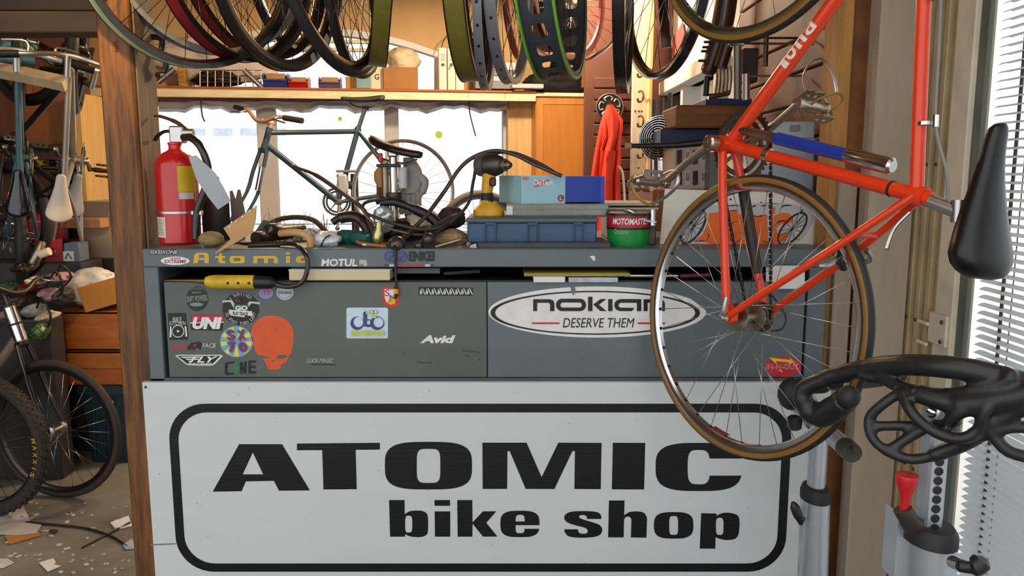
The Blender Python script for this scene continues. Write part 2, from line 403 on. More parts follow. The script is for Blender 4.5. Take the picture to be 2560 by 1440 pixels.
# folding gate
g = thing('folding_gate', 'beige metal folding gate stacked shut beside the blinds', 'gate', (SX, 2.1, 0))
for i in range(7):
    y = 2.075+i*.024
    part(g, 'gate_leaf', MB().span((SX-.012-.012*(i % 2), y, .02), (SX, y+.02, CEIL-.02), .002), gate_metal)
    for z in (.32, .72, 1.13, 1.55, 1.98, 2.4):
        for dz in (0, ): part(g, 'rivet', MB().lathe([(.0055, 0), (.004, .003), (0, .004)], (SX-.0125-.012*(i % 2), y+.01, z), (-1, 0, 0), 8), steel_dark)
part(g, 'jamb_channel', MB().span((SX-.024, 1.98, .02), (SX, 2.065, CEIL-.02), .004), cream_paint)
part(g, 'latch_plate', MB().span((SX-.032, 1.99, P(2380, 868, 2.0).z), (SX-.024, 2.075, P(2380, 790, 2.0).z), .002), cream_paint, 'cream latch plate')
for zz in (808, 858): part(g, 'latch_pin', MB().tube([(SX-.036, 2.07, P(2340, zz-3, 2.1).z), (SX-.036, 2.115, P(2340, zz-3, 2.1).z)], .005, 8), cream_paint)
for zz in (806, 855): part(g, 'screw', MB().lathe([(.006, 0), (.004, .003)], (SX-.038, 2.0, P(2390, zz, 2.0).z), (-1, 0, 0), 10), steel_dark)
# venetian blind
bd = thing('window_blind', 'pale venetian blind with narrow horizontal slats over the storefront window', 'blind', (SX+.03, 1.0, 0))
sm = MB().grid([[(-.013+.013*2*j/3, y, .004*(1-((j-1.5)/1.5)**2)+(-.013+.013*2*j/3)*.14) for j in range(4)] for y in (-.9, .87)], .0007)
slm = mat('blind_slat', (236, 238, 240), .45, var=.02)
_nt = slm.node_tree; _tr = _nt.nodes.new('ShaderNodeBsdfTranslucent'); _tr.inputs[0].default_value = (.96, .97, .98, 1); _mx = _nt.nodes.new('ShaderNodeMixShader'); _mx.inputs[0].default_value = .75
_nt.links.new(_nt.nodes['Principled BSDF'].outputs[0], _mx.inputs[1]); _nt.links.new(_tr.outputs[0], _mx.inputs[2]); _nt.links.new(_mx.outputs[0], _nt.nodes['Material Output'].inputs[0])
first = None
for i in range(124):
    z = .335+i*.0195
    if first is None: o = link('slat', sm, slm, None); first = o; o0 = o.location.copy()-V((.018, -.045, 0))
    else: o = first.copy(); COL.objects.link(o)
    o.parent = bd; o.location = o0+V((0, 0, z))+V((0, .0, 0))
for y in (1.84, 1.805, 1.0, .3):
    part(bd, 'cord', MB().tube([(SX+.012, y, .3), (SX+.012, y, 2.76)], .0015 if y != 1.84 else .004, 6), charcoal if y == 1.84 else mid_grey)
part(bd, 'head_rail', MB().span((SX-.012, .1, 2.76), (SX+.03, 1.93, 2.8), .003), slm)
part(bd, 'bottom_rail', MB().span((SX-.005, .1, .3), (SX+.028, 1.93, .325), .003), slm)
# ceiling joists and the beams over the aisle
for i, (yy, hh) in enumerate(((1.6, .14), (3.1, .14), (4.2, .14), (5.3, .14))):
    struct('beam_%d' % (i+1), MB().span((-4.6, yy, CEIL-hh), (.98, yy+.09, CEIL), .005), wood_dark)
beam('header_beam', -260, 28, 246, 82, 2.62, .1, mat('beam_wood', (50, 36, 26), .7, var=.2, sc=6, stretch=(.5, 5, 5)), 'brown header beam above the hanging bikes, butting on the timber post')
beam('upper_plank', -260, -40, 246, 27, 2.75, .05, mat('plank_dim', (34, 24, 17), .7, var=.2, sc=6, stretch=(.5, 5, 5)), 'dark upper plank above the header beam')
# bulb on a cord
lb = thing('hanging_bulb', 'glowing warm light bulb hanging over the wheels', 'lamp', P(715, 10, 4.4))
c = P(715, -2, 4.4)
part(lb, 'bulb', MB().ball(c, (.036, .036, .046), 16), mat('bulb_glow', (255, 226, 160), .3, emit=14, var=0))
part(lb, 'socket', MB().lathe([(.014, 0), (.018, .02), (.018, .05), (.006, .07)], c+V((0, 0, .04)), (0, 0, 1), 14), black)
part(lb, 'cord', MB().tube([c+V((0, 0, .1)), (c.x, c.y, CEIL)], .004, 6), black)
l_ = lamp('POINT', c+V((0, -.07, -.05)), 30, (1, .68, .32), .04)
# ---------------------------------------------------------------- workbench with stickers
YB = 2.25
paint = mat('bench_paint', (93, 104, 107), .45, var=.1, sc=3, bump=.02, coat=.1)
paint_shaded = mat('bench_paint_shaded', (84, 90, 86), .45, var=.12, sc=3, bump=.02, coat=.1)  # shaded copy for the drawer away from the window, falloff put into colour
wb = thing('workbench', 'grey painted steel workbench with two wide drawers covered in stickers', 'workbench', (0, 2.5, 0))
xl, xr = P(366, 800, YB).x, P(2063, 800, YB).x
zt, zf = P(1280, 622, YB).z, P(1280, 668, YB).z
zs, zd0, zd1, zb = P(1280, 703, YB).z, P(1280, 705, YB).z, P(1280, 944, YB).z, P(1280, 956, YB).z
xd0, xdm, xd1, xri = P(415, 820, YB).x, P(1218, 820, YB).x, P(2010, 820, YB).x, P(2016, 820, YB).x
part(wb, 'top', MB().span((xl, YB, zf), (xr, 2.95, zt), .003), paint)
part(wb, 'side_panel', MB().span((xl, YB, zb), (P(403, 800, YB).x, 2.94, zf), .002), paint)
part(wb, 'side_panel', MB().span((xri, YB, zb), (xr, 2.94, zf), .002), paint)
part(wb, 'back_panel', MB().span((xl+.03, 2.9, zb), (xr-.03, 2.92, zf)), charcoal)
part(wb, 'bottom_rail', MB().span((xl, YB, zb-.0), (xr, 2.94, zd1-.002), .002), paint)
part(wb, 'slot_shelf', MB().span((xl+.04, YB+.022, zs-.012), (xr-.04, 2.9, zs)), black)
part(wb, 'drawer', MB().span((xd0, YB+.002, zd1), (xdm-.001, YB+.02, zd0), .0015), paint_shaded)
part(wb, 'drawer', MB().span((xdm+.001, YB+.002, zd1), (xd1, YB+.02, zd0), .0015), paint)
part(wb, 'plinth', MB().span((xl+.01, YB+.02, 0), (xr-.01, 2.9, zb)), charcoal)
YD, YT = YB+.002, YB
class Stk:
    def __init__(s, label, Y=None): s.Y = (Y or YD); s.k = 0; s.base = None; s.label = label
    def add(s, mb_fn, m, name='print'):
        s.k += 1; mb = MB(); mb_fn(mb, s.Y-.0006*s.k)
        s.base = s.base or None
        if s.base is None: s.base = part(wb, 'sticker', mb, m, s.label)
        else: part(s.base, name, mb, m)
        return s
    def poly(s, outer, m, holes=(), name='print'): return s.add(lambda mb, Y: ppoly(mb, outer, holes, Y), m, name)
    def text(s, t, x0, y0, x1, y1, m, bold=0., shear=0., rot=0.): return s.add(lambda mb, Y: ptext(mb, t, x0, y0, x1, y1, Y, bold, shear, rot), m, 'lettering')
W_, K_, R_ = ink(226, 226, 222), ink(16, 16, 17), ink(206, 24, 40)
def ell(cx, cy, a, b, n=40): return [(cx+a*cos(2*pi*i/n), cy+b*sin(2*pi*i/n)) for i in range(n)]
def ring(cx, cy, a, b, w_): return ell(cx, cy, a, b), [ell(cx, cy, a-w_, b-w_)]
def arc_text(s, t, cx, cy, r, a0, a1, h, m, flip=False):
    def f(mb, Y):
        for i, ch in enumerate(t):
            if ch == ' ': continue
            a = rad(a0+(a1-a0)*(i+.5)/len(t)); x, y = cx+r*cos(a), cy-r*sin(a); rot = 90-math.degrees(a) if not flip else -90-math.degrees(a)
            k_ = .09 if ch == 'I' else .33; ptext(mb, ch, x-h*k_, y-h/2, x+h*k_, y+h/2, Y, .0, 0, rot)
    return s.add(f, m, 'lettering')
# fascia
Stk('small black sticker reading SIXSIXONE', YT).poly([(371, 636), (376, 624), (447, 624), (443, 636)], K_).text('SIXSIXONE', 374, 625.5, 445, 634.5, ink(200, 200, 198), .02, .25)
Stk('white oval sticker with red EXTREME lettering', YT).poly(ell(438, 652, 36, 10.5), W_).text('EXTREME', 411, 649, 466, 658, ink(150, 50, 50), .02, .1).text('HONDA', 426, 643.5, 451, 647.5, R_, .02)
yl = ink(214, 172, 20)
s = Stk('widely spaced yellow vinyl letters spelling Atomic', YT)
def vinyl(mb, Y):
    st = lambda q, h=(): ppoly(mb, q, h, Y)
    st([(483, 658), (486, 636), (494, 632), (516, 632), (522, 637), (522, 658), (511, 658), (511, 650), (496, 650), (495, 658)], [[(497, 645), (511, 645), (510, 637), (498, 637)]])
    st([(548, 634), (555, 633), (555, 640), (563, 640), (563, 645), (555, 645), (556, 652), (563, 653), (563, 658), (552, 658), (546, 654), (546, 645), (538, 645), (538, 640), (547, 640)])
    st(rr(574, 640, 612, 658, 6), [rr(584, 645, 601, 653, 3)])
    st([(633, 658), (634, 640), (688, 640), (694, 645), (695, 658), (685, 658), (684, 646), (670, 646), (670, 658), (660, 658), (660, 646), (644, 646), (643, 658)])
    st([(715, 640), (725, 640), (725, 657), (715, 657)]); st([(715, 631), (725, 631), (725, 636), (715, 636)])
    st([(740, 645), (746, 640), (774, 639), (774, 645), (752, 646), (752, 652), (774, 652), (773, 657), (745, 657), (740, 653)])
s.add(vinyl, yl)
Stk('white block lettering reading MOTUL with a torn corner', YT).text('MOTUL', 803, 647, 893, 666, W_, .028, .1).poly([(898, 649), (916, 650), (919, 664), (910, 666), (905, 658), (899, 665)], ink(188, 180, 164))
Stk('dark ENKEI sticker with blue ovals and a red bar', YT).poly(*[rr(961, 660, 1085, 667, 2), ink(60, 66, 68)]).poly(rr(990, 660.5, 1060, 666.5, 1), ink(176, 48, 66)).poly(rr(973, 660.5, 986, 666.5, 1), ink(190, 190, 192)).poly(rr(1062, 660.5, 1076, 666.5, 1), ink(190, 190, 192)).text('ENKEI', 1022, 628, 1086, 653, K_, .05)\
  .poly(ell(975, 641, 15, 14), ink(52, 72, 150), [ell(975, 641, 11, 10)]).poly(ell(1003, 641, 15, 14), ink(52, 72, 150), [ell(1003, 641, 11, 10)]).poly([(965, 650), (983, 630), (987, 633), (969, 653)], ink(52, 72, 150)).poly([(993, 650), (1011, 630), (1015, 633), (997, 653)], ink(52, 72, 150))
Stk('torn white scrap of paper on the bench edge', YT).poly([(1474, 642), (1480, 639), (1487, 640), (1488, 651), (1483, 652), (1479, 646)], W_)
# drawer, first
s = Stk('dark green round sticker reading DRIFT POWERS').poly(ell(493, 747, 28, 31), ink(24, 30, 28)).poly(*[[(468, 730), (480, 718), (506, 718), (518, 730), (508, 724), (480, 724)], ink(70, 84, 40)]).text('DRIFT POWERS', 464, 739, 519, 754, ink(140, 146, 140), .02, 0, -5).poly(ell(491, 761, 17, 5), ink(120, 136, 140)).text('KINGDOM', 480, 729, 503, 733, ink(150, 150, 140), .02)
s = Stk('round black sticker with a handlebar reading GO FLAT TRACK').poly(ell(602, 772, 46, 41), K_).poly([(556, 751), (580, 750), (587, 761), (618, 761), (624, 753), (650, 756), (650, 761), (628, 758), (620, 770), (584, 770), (576, 755), (556, 756)], ink(190, 196, 190)).poly(rr(585, 761, 621, 778, 2), ink(40, 78, 60)).text('GO', 588, 764, 619, 776, W_, .05)
s.poly([(572, 774), (630, 778), (632, 790), (612, 789), (612, 793), (578, 789), (572, 783)], ink(214, 216, 212)).text('FLAT TRACK', 582, 780, 621, 789, ink(40, 40, 40), .03, 0, 3)
arc_text(s, 'I SURVIVED', 602, 772, 37, 140, 45, 8, ink(200, 200, 198)); arc_text(s, 'GO FAST TURN LEFT', 602, 772, 37, 195, 345, 8, ink(200, 200, 198), True); s.poly(ell(594, 751, 9, 4.5, 16), ink(90, 30, 34))
s = Stk('small blue and pink round sticker half hidden by the cable').poly(ell(665, 733, 18, 14), ink(120, 148, 196)).poly(ell(665, 731, 13, 10), ink(150, 130, 190)).text('T3', 657, 726, 674, 738, ink(196, 70, 110), .03)
s = Stk('pale round sticker beside the black cable').poly(ell(712, 731, 21.5, 19), ink(186, 190, 190)).poly(ell(712, 731, 18, 15.5), ink(110, 116, 118), [ell(712, 731, 17, 14.5)]).text('KONABUB', 697, 728, 727, 735, ink(100, 104, 116), .03)
s = Stk('black BIKE KITCHEN sticker with a plate and cutlery').poly([(419, 783), (465, 782), (470, 849), (424, 850)], K_).text('BIKE', 432, 793, 454, 806, ink(190, 190, 188), .01).text('KITCHEN', 424, 803, 464, 813, ink(190, 190, 188), .01).poly(*[ell(445, 828, 16, 16), ink(200, 200, 198), [ell(445, 828, 13.5, 13.5)]]).poly(ell(445, 828, 3, 3, 12), W_)
s.poly([(425, 815), (428, 815), (429, 843), (424, 843)], W_).poly([(461, 815), (466, 817), (468, 841), (464, 842), (463, 825)], W_)
s = Stk('red and black UNI sticker in white block letters').poly([(478, 787), (559, 788), (558, 800), (556, 827), (477, 825), (477, 800)], K_).poly([(479, 787.5), (559, 788.5), (558, 806), (478, 806)], ink(190, 26, 52)).text('UNI', 481, 793, 555, 823, W_, .06, .2).poly([(475, 806.5), (560, 804.5), (560, 806.5), (475, 809)], W_)
s = Stk('RACE FACE logo sticker in red and white').text('RACE', 427, 861, 468, 874, ink(190, 40, 66), .04, .2).poly([(468, 868), (476, 858), (488, 856), (494, 853), (502, 857), (512, 862), (505, 866), (500, 874), (492, 868), (484, 876), (480, 872), (470, 876)], ink(18, 14, 16)).poly([(482, 862), (493, 858), (490, 865), (484, 868)], ink(160, 30, 50)).text('FACE', 505, 858, 541, 869, ink(178, 180, 178), .03, .2)
s = Stk('black FLY RACING wing sticker edged in white').poly([(438, 889), (445, 887), (552, 887), (557, 890), (535, 912), (526, 914), (472, 913), (464, 910)], W_).poly([(443, 889.5), (551, 889.5), (532, 909), (525, 911), (473, 911), (466, 908)], ink(18, 18, 18)).text('FLY', 474, 891, 545, 906, W_, .03, .4).text('RACING', 470, 907, 530, 911.5, W_, .03, .2).poly([(450, 892), (500, 891), (494, 894), (458, 895)], W_).poly([(462, 897), (490, 896), (484, 899), (468, 900)], W_).poly([(470, 902), (480, 901.5), (476, 904.5), (473, 905)], W_)
s = Stk('round yellow and blue SX 70 sticker').poly(ell(591, 854, 41, 39), ink(112, 164, 206))
def burst(mb, Y):
    for i in range(9):
        a0, a1 = rad(i*40), rad(i*40+20); ppoly(mb, [(591+6*cos(a0), 854+6*sin(a0)), (591+39*cos(a0), 854+37*sin(a0)), (591+39*cos((a0+a1)/2), 854+37*sin((a0+a1)/2)), (591+39*cos(a1), 854+37*sin(a1))], [], Y)
s.add(burst, ink(226, 214, 60))
for t, x, y in (('S', 577, 838), ('X', 604, 838), ('7', 580, 868), ('0', 607, 868)):
    s.text(t, x-8, y-12, x+11, y+14, ink(190, 36, 48), .05, 0, -8)
for t, x, y in (('S', 577, 838), ('X', 604, 838), ('7', 580, 868), ('0', 607, 868)): s.text(t, x-11, y-14, x+7, y+11, ink(70, 80, 140), .03, 0, -8)
s = Stk('orange stencilled skull painted on the drawer').poly(cr2([(628, 838), (634, 812), (655, 793), (682, 789), (710, 796), (730, 818), (734, 846), (729, 880), (722, 890), (716, 905), (704, 912), (701, 921), (690, 924), (672, 923), (665, 912), (660, 900), (648, 892), (637, 872)], 4), ink(214, 84, 24), [cr2([(646, 888), (662, 890), (672, 894), (664, 897), (650, 894)], 3), cr2([(690, 892), (704, 887), (718, 889), (712, 896), (698, 897)], 3), [(676, 905), (683, 899), (688, 905), (682, 904)]])
s = Stk('black and green ONE lettering').poly([(562, 908), (568, 905), (588, 903), (588, 908), (570, 910), (568, 931), (584, 932), (586, 936), (568, 938), (562, 935)], K_).poly(cr2([(591, 913), (585, 910), (588, 904), (593, 904), (596, 910), (594, 914), (599, 918), (596, 925), (594, 938), (590, 938), (589, 926), (584, 919)], 3), ink(24, 128, 62)).poly([(600, 935), (600, 905), (606, 906), (609, 926), (611, 904), (616, 904), (615, 934), (608, 934), (604, 918), (604, 935)], K_).poly([(621, 902), (640, 901), (640, 906), (626, 907), (626, 915), (638, 915), (638, 920), (626, 920), (626, 928), (640, 928), (640, 933), (621, 934)], K_)
s = Stk('small grey LUCKY MAGIC style script near the drawer edge').text('LUCK MAGIC', 767, 896, 834, 907, ink(160, 162, 158), .02, .3).poly([(772, 909), (840, 911), (838, 913), (780, 912)], ink(24, 24, 24))
s = Stk('red and yellow shield sticker reading S M').poly([(954, 718), (960, 719), (968, 717), (977, 720), (986, 717), (994, 719), (998, 718), (999, 756), (994, 764), (984, 768), (970, 767), (958, 758)], ink(208, 40, 38)).poly([(961, 722), (977, 724), (992, 721), (993, 750), (987, 759), (978, 762), (966, 756), (962, 746)], W_).poly([(992, 728), (993, 750), (987, 759), (978, 762), (966, 756)], ink(222, 176, 48)).text('S', 962, 724, 974, 740, ink(160, 40, 40), .0).text('M', 974, 738, 991, 754, ink(180, 40, 36), .0)
s = Stk('pale blue BIKE CLUB sticker with wheel letters').poly(rr(866, 769, 970, 846, 5), ink(196, 218, 230))
nv, yg = ink(58, 66, 118), ink(196, 206, 60)
s.poly(ell(893, 808, 17, 17), nv, [ell(896, 805, 12, 13)]).poly(ell(943, 808, 18, 17), nv, [ell(946, 806, 12.5, 12.5)]).poly(ell(921, 808, 10, 10), nv, [ell(921, 806, 5.5, 5.5)]).poly([(908, 781), (915, 778), (918, 790), (916, 816), (908, 816)], nv).poly([(914, 779), (926, 779), (926, 783), (915, 785)], yg).poly([(927, 784), (932, 784), (934, 790), (941, 791), (939, 796), (931, 795)], yg)
for x in (929, 939): s.poly(ell(x, 780, 4.3, 4.3, 16), ink(110, 112, 108)).poly(ell(x, 780, 3.2, 3.2, 16), W_)
s.text('UBC BIKE CLUB', 878, 826, 960, 840, yg, .05)
s = Stk('black strip sticker with a row of white hands').poly([(1046, 717), (1183, 719), (1182, 740), (1046, 738)], K_)
def hands(mb, Y):
    for i in range(9):
        x = 1049+i*14.8; ppoly(mb, cr2([(x, 734), (x+1, 727), (x+3, 722), (x+5, 727), (x+7, 730), (x+6, 735), (x+3, 736)], 2), [], Y); ppoly(mb, [(x+5, 721), (x+8, 721), (x+15, 736), (x+12, 737)], [], Y)
s.add(hands, ink(190, 190, 186))
Stk('white AVID lettering sticker near the middle seam').text('Avid', 1050, 838, 1139, 858, W_, .05, .25)
# drawer, second
s = Stk('large torn white oval tyre sticker reading nokian DESERVE THEM').poly([p for p in ell(1493, 780, 272, 64, 96) if not (p[0] > 1735 and p[1] < 775)][:96], W_).poly(ell(1488, 782, 262, 55, 96), K_, [ell(1488, 782, 250, 51.5, 96)])
z = lambda x, y: (1200+x/4.2667, 700+y/4.2667)
def nok(mb, Y):
    q = lambda l, h=(): ppoly(mb, [z(*p) for p in l], [[z(*p) for p in k] for k in h], Y)
    def en(x): q([(x, 205), (x+175, 205), (x+210, 215), (x+227, 245), (x+227, 332), (x+180, 332), (x+180, 255), (x+165, 243), (x+43, 243), (x+43, 332), (x, 332)])
    en(567); en(1745)
    q(rr(811, 200, 1131, 332, 64, 8), [rr(858, 240, 1086, 294, 26, 8)])
    q([(1152, 178), (1200, 178), (1200, 332), (1152, 332)]); q([(1208, 262), (1285, 203), (1348, 203), (1268, 264), (1350, 332), (1286, 332)]); q([(1367, 203), (1413, 203), (1413, 332), (1367, 332)])
    q([(1720, 203), (1720, 332), (1673, 332), (1673, 243), (1500, 243), (1480, 258), (1478, 280), (1495, 295), (1650, 298), (1618, 332), (1490, 332), (1450, 315), (1433, 280), (1436, 245), (1460, 215), (1500, 203)])
s.add(nok, K_).text('DESERVE THEM', 1407, 795, 1586, 819, K_, .0, .2).poly([(1330, 806), (1399, 806), (1399, 810), (1330, 810)], R_).poly([(1594, 806), (1663, 806.5), (1663, 810.5), (1594, 810)], R_).poly([(1427, 716), (1436, 715), (1439, 728), (1434, 738), (1428, 731)], paint)
s = Stk('red oval IN-N-OUT sticker with a yellow arrow').poly(ell(1957, 917, 46, 26), ink(206, 34, 52)).poly([(1922, 893), (1975, 900), (1974, 896), (1988, 905), (1972, 911), (1973, 906), (1940, 903), (1943, 912)], ink(226, 200, 40)).text('IN-N-OUT', 1916, 909, 1997, 924, ink(196, 130, 130), .03).poly([(1944, 925), (1954, 925), (1957, 931)], ink(226, 200, 40)).text('URGER', 1960, 926, 1990, 931, ink(160, 70, 80), .03)
# scratches in the paint
mb = MB()
for pts in ([(1040, 904), (1060, 907), (1080, 906)], [(1155, 876), (1178, 878), (1200, 881)], [(1160, 888), (1172, 890)], [(1005, 883), (1012, 884)], [(1195, 900), (1200, 898)], [(368, 720), (380, 722)], [(366, 770), (384, 768)]):
    ppoly(mb, [(x, y-.8) for x, y in pts]+[(x+2, y+1.4) for x, y in pts[::-1]], [], YD-.0008)
part(wb, 'scratch', mb, ink(40, 42, 42), kind='stuff')
# ---------------------------------------------------------------- shop sign under the bench
YS = 2.215
sign_m = mat('sign_board', (206, 209, 209), .5, var=.035, sc=3.5, bump=.02, bs=30, stretch=(.7, 1, 3), ramp=(.3, .7))
sg = thing('shop_sign', 'large white board sign with black ATOMIC bike shop lettering below the workbench', 'sign', (0, YS, .33))
sx0, sx1 = -.4755*YS, .411*YS; sz1, sz0 = P(1280, 956, YS).z, P(1280, 1482, YS).z
part(sg, 'board', MB().span((sx0, YS, sz0), (sx1, YS+.018, sz1), .001), sign_m)
fx0, fx1 = -.4449*YS, .3626*YS; fz1, fz0 = P(1280, 1009, YS).z, P(1280, 1429, YS).z; t_ = S(23, 2.25)
YL = YS-.0008; sk = mat('sign_black', (12, 12, 13), .42, var=.06, bump=.06, bs=60, stretch=(.05, 1, 3), spec=.4)
mb = MB().ext(rr(fx0, fz0, fx1, fz1, .108, 10), [rr(fx0+t_, fz0+t_, fx1-t_, fz1-t_, .086, 10)], (0, YL, 0), (1, 0, 0), (0, 0, 1), 0)
part(sg, 'border', mb, sk, 'black rounded border line')
A6 = lambda l: [(300+x/2.56, 930+y/2.56) for x, y in l]; A1 = lambda l: [(1180+x/3.5556, 1080+y/3.5556) for x, y in l]; A2 = lambda l: [(960+x/5.12, 1230+y/5.12) for x, y in l]
def letter(ch, outer, holes=()):
    mb = MB()
    if isinstance(outer[0][0], (int, float)): outer = [outer]
    for k, o in enumerate(outer): ppoly(mb, o, holes if k == 0 else (), YL)
    part(sg, 'letter', mb, sk)
letter('A', A6([(593, 766), (762, 462), (1037, 462), (1215, 758), (1017, 760), (985, 697), (805, 700), (778, 763)]), [A6([(850, 515), (916, 655), (785, 655)])])
letter('T', A6([(1132, 458), (1663, 453), (1663, 497), (1508, 498), (1515, 750), (1302, 752), (1294, 500), (1132, 501)]))
letter('O', A6(se(1695, 2253, 447, 752, 3.4)), [A6(se(1899, 2050, 492, 710, 4.5))])
letter('M', A1([(92, 95), (485, 95), (616, 395), (622, 395), (767, 95), (1152, 97), (1144, 508), (910, 507), (915, 170), (893, 170), (732, 507), (477, 506), (335, 170), (315, 170), (312, 506), (95, 506)]))
letter('I', A1([(1252, 96), (1540, 97), (1530, 511), (1243, 510)]))
co = [p for p in se(1632, 2398, 97, 525, 3.2, 80)]; ci = [p for p in se(1917, 2114, 160, 465, 3.6, 64)]
up_ = [p for p in co if not (p[0] > 2120 and 235 < p[1] < 388)]; k = max(range(len(up_)), key=lambda i: (math.hypot(up_[i][0]-up_[i-1][0], up_[i][1]-up_[i-1][1]))); up_ = up_[k:]+up_[:k]
ui = [p for p in ci if not (p[0] > 2030 and 235 < p[1] < 388)]; k = max(range(len(ui)), key=lambda i: (math.hypot(ui[i][0]-ui[i-1][0], ui[i][1]-ui[i-1][1]))); ui = ui[k:]+ui[:k]
letter('C', A1([(2398, 388)]+up_+[(2398, 236), (2114, 236)]+ui[::-1]+[(2108, 388)]))
letter('b', A2([(65, 103), (263, 103), (265, 285)]+[(x, y) for x, y in cr2([(265, 285), (320, 250), (400, 238), (490, 243), (545, 275), (562, 330), (562, 500), (540, 550), (480, 575), (410, 578), (330, 567), (272, 540)], 4, False)][1:]+[(268, 572), (77, 573)]), [A2(se(270, 362, 303, 520, 3.6, 32))])
letter('i', [A2([(645, 103), (845, 103), (845, 177), (648, 177)]), A2([(648, 248), (847, 248), (848, 572), (652, 572)])])
letter('k', A2([(937, 103), (1130, 103), (1133, 387), (1267, 247), (1437, 247), (1310, 395), (1452, 571), (1267, 571), (1133, 405), (1131, 572), (943, 572)]))
eo = [p for p in se(1490, 1990, 240, 578, 3.2, 64) if not (p[0] > 1900 and 425 < p[1] < 471)]; k = max(range(len(eo)), key=lambda i: math.hypot(eo[i][0]-eo[i-1][0], eo[i][1]-eo[i-1][1])); eo = eo[k:]+eo[:k]
letter('e', A2([(1989, 471)]+eo+[(1989, 425), (1684, 425), (1686, 500), (1702, 524), (1740, 530), (1780, 524), (1797, 500), (1799, 471)]), [A2([(1684, 377), (1688, 320), (1705, 297), (1740, 289), (1780, 297), (1798, 320), (1801, 377)])])
letter('s', A1(cr2([(1148, 773), (1148, 745), (1125, 718), (1070, 706), (980, 703), (880, 709), (832, 732), (820, 765), (845, 803), (930, 832), (1005, 852), (1028, 876), (1020, 898), (990, 905), (958, 900), (943, 882)], 3, False)+[(942, 865), (820, 865)]+cr2([(822, 885), (850, 922), (900, 936), (980, 940), (1080, 934), (1138, 913), (1157, 875), (1146, 838), (1100, 812), (1010, 785), (962, 766), (951, 752), (968, 739), (1000, 739), (1020, 752)], 3, False)+[(1022, 773)]))
letter('h', A1([(1217, 609), (1356, 609), (1352, 740)]+cr2([(1352, 740), (1400, 712), (1470, 706), (1530, 720), (1556, 765)], 4, False)[1:]+[(1550, 940), (1412, 937), (1417, 775), (1402, 754), (1370, 752), (1352, 775), (1348, 937), (1210, 937)]))
letter('o', A1(se(1617, 1968, 712, 948, 3.1)), [A1(se(1753, 1832, 747, 915, 4, 32))])
letter('p', A1([(2037, 722), (2173, 725), (2172, 745)]+cr2([(2172, 745), (2230, 720), (2300, 720), (2360, 742), (2378, 790), (2372, 895), (2345, 945), (2285, 960), (2220, 955), (2165, 935)], 4, False)[1:]+[(2162, 1038), (2024, 1036)]), [A1(se(2168, 2236, 763, 915, 3.6, 32))])
for x, y in ((364, 968), (1985, 968)): part(sg, 'screw', MB().lathe([(.004, 0), (.003, .002), (0, .0025)], P(x, y, YS), (0, -1, 0), 10), steel_dark)
mb = MB()
for i in range(70):
    x, y, l = random.uniform(380, 1900), random.uniform(965, 1430), random.uniform(1, 5)
    ppoly(mb, [(x, y), (x+l, y+random.uniform(-1.5, 1.5)), (x+l*.8, y+1.2), (x, y+1.5)], [], YS-.0004)
ppoly(mb, [(377, 1360), (440, 1358), (440, 1361), (377, 1364)], [], YS-.0004)
part(sg, 'scuff', mb, ink(120, 122, 120), kind='stuff')
# ---------------------------------------------------------------- things in the slot
bk = thing('book', 'thick closed paperback lying in the bench slot', 'book', P(850, 700, YB))
pz0, pz1 = P(850, 702, YB-.01).z, P(850, 674, YB-.01).z; bx0, bx1 = P(723, 690, YB-.01).x, P(975, 690, YB-.01).x
part(bk, 'pages', MB().span((bx0, YB-.012, pz0+.002), (bx1, YB+.14, pz1-.002), .001), mat('book_pages', (212, 196, 156), .8, var=.12, sc=60, stretch=(.2, 1, 30)))
part(bk, 'cover', MB().span((bx0-.001, YB-.013, pz1-.002), (bx1+.002, YB+.142, pz1)), paper); part(bk, 'cover', MB().span((bx0-.001, YB-.013, pz0), (bx1+.002, YB+.142, pz0+.002)), charcoal)
mb = MB(); pbox(mb, 1310, 683, 1575, 691, YB-.006, .2, .001); solo('yellow_folder', mb, mat('folder_olive', (150, 140, 60), .7), 'thin olive yellow folder in the slot above the oval sticker', 'folder')
mb = MB(); pbox(mb, 1334, 692, 1413, 706, YB-.012, .15, .001); solo('paper_stack', mb, paper, 'small stack of white printed cards in the slot', 'papers')
mb = MB(); pbox(mb, 1422, 694, 1545, 706, YB-.011, .15, .001); mg = solo('magazine', mb, mat('magazine_blue', (182, 188, 204), .5, var=.2, sc=30), 'thin blue and white booklet beside the white cards', 'booklet')
mb = MB(); pbox(mb, 986, 670, 1100, 684, YB+.03, .1, .001); solo('dark_case', mb, dark_grey, 'dark grey slim case under the bench edge', 'case')
mb = MB().tube([P(1110, 684, YB+.05), P(1200, 678, YB+.05)], .006, 8); solo('bright_rod', mb, chrome, 'thin shiny metal rod in the dark slot', 'rod')
mb = MB().tube([P(1560, 690, YB+.03), P(1695, 690, YB+.02)], .005, 8); solo('screwdriver', mb, alu, 'thin metal screwdriver shaft lying in the slot', 'screwdriver')
mb = MB().tube([P(1700, 690, YB+.01), P(1775, 687, YB+.01)], .006, 10); solo('purple_pen', mb, mat('pen_purple', (96, 34, 58), .3), 'dark purple pen in the slot behind the wheel', 'pen')
mb = MB().grid([[P(x, y, YB+dy) for x, dy in ((1915, .02), (1960, -.02), (2012, -.035))] for y in (664, 700, 722)], .0006); solo('torn_sheet', mb, paper, 'crumpled white sheet poking out of the slot behind the rear hub', 'paper')
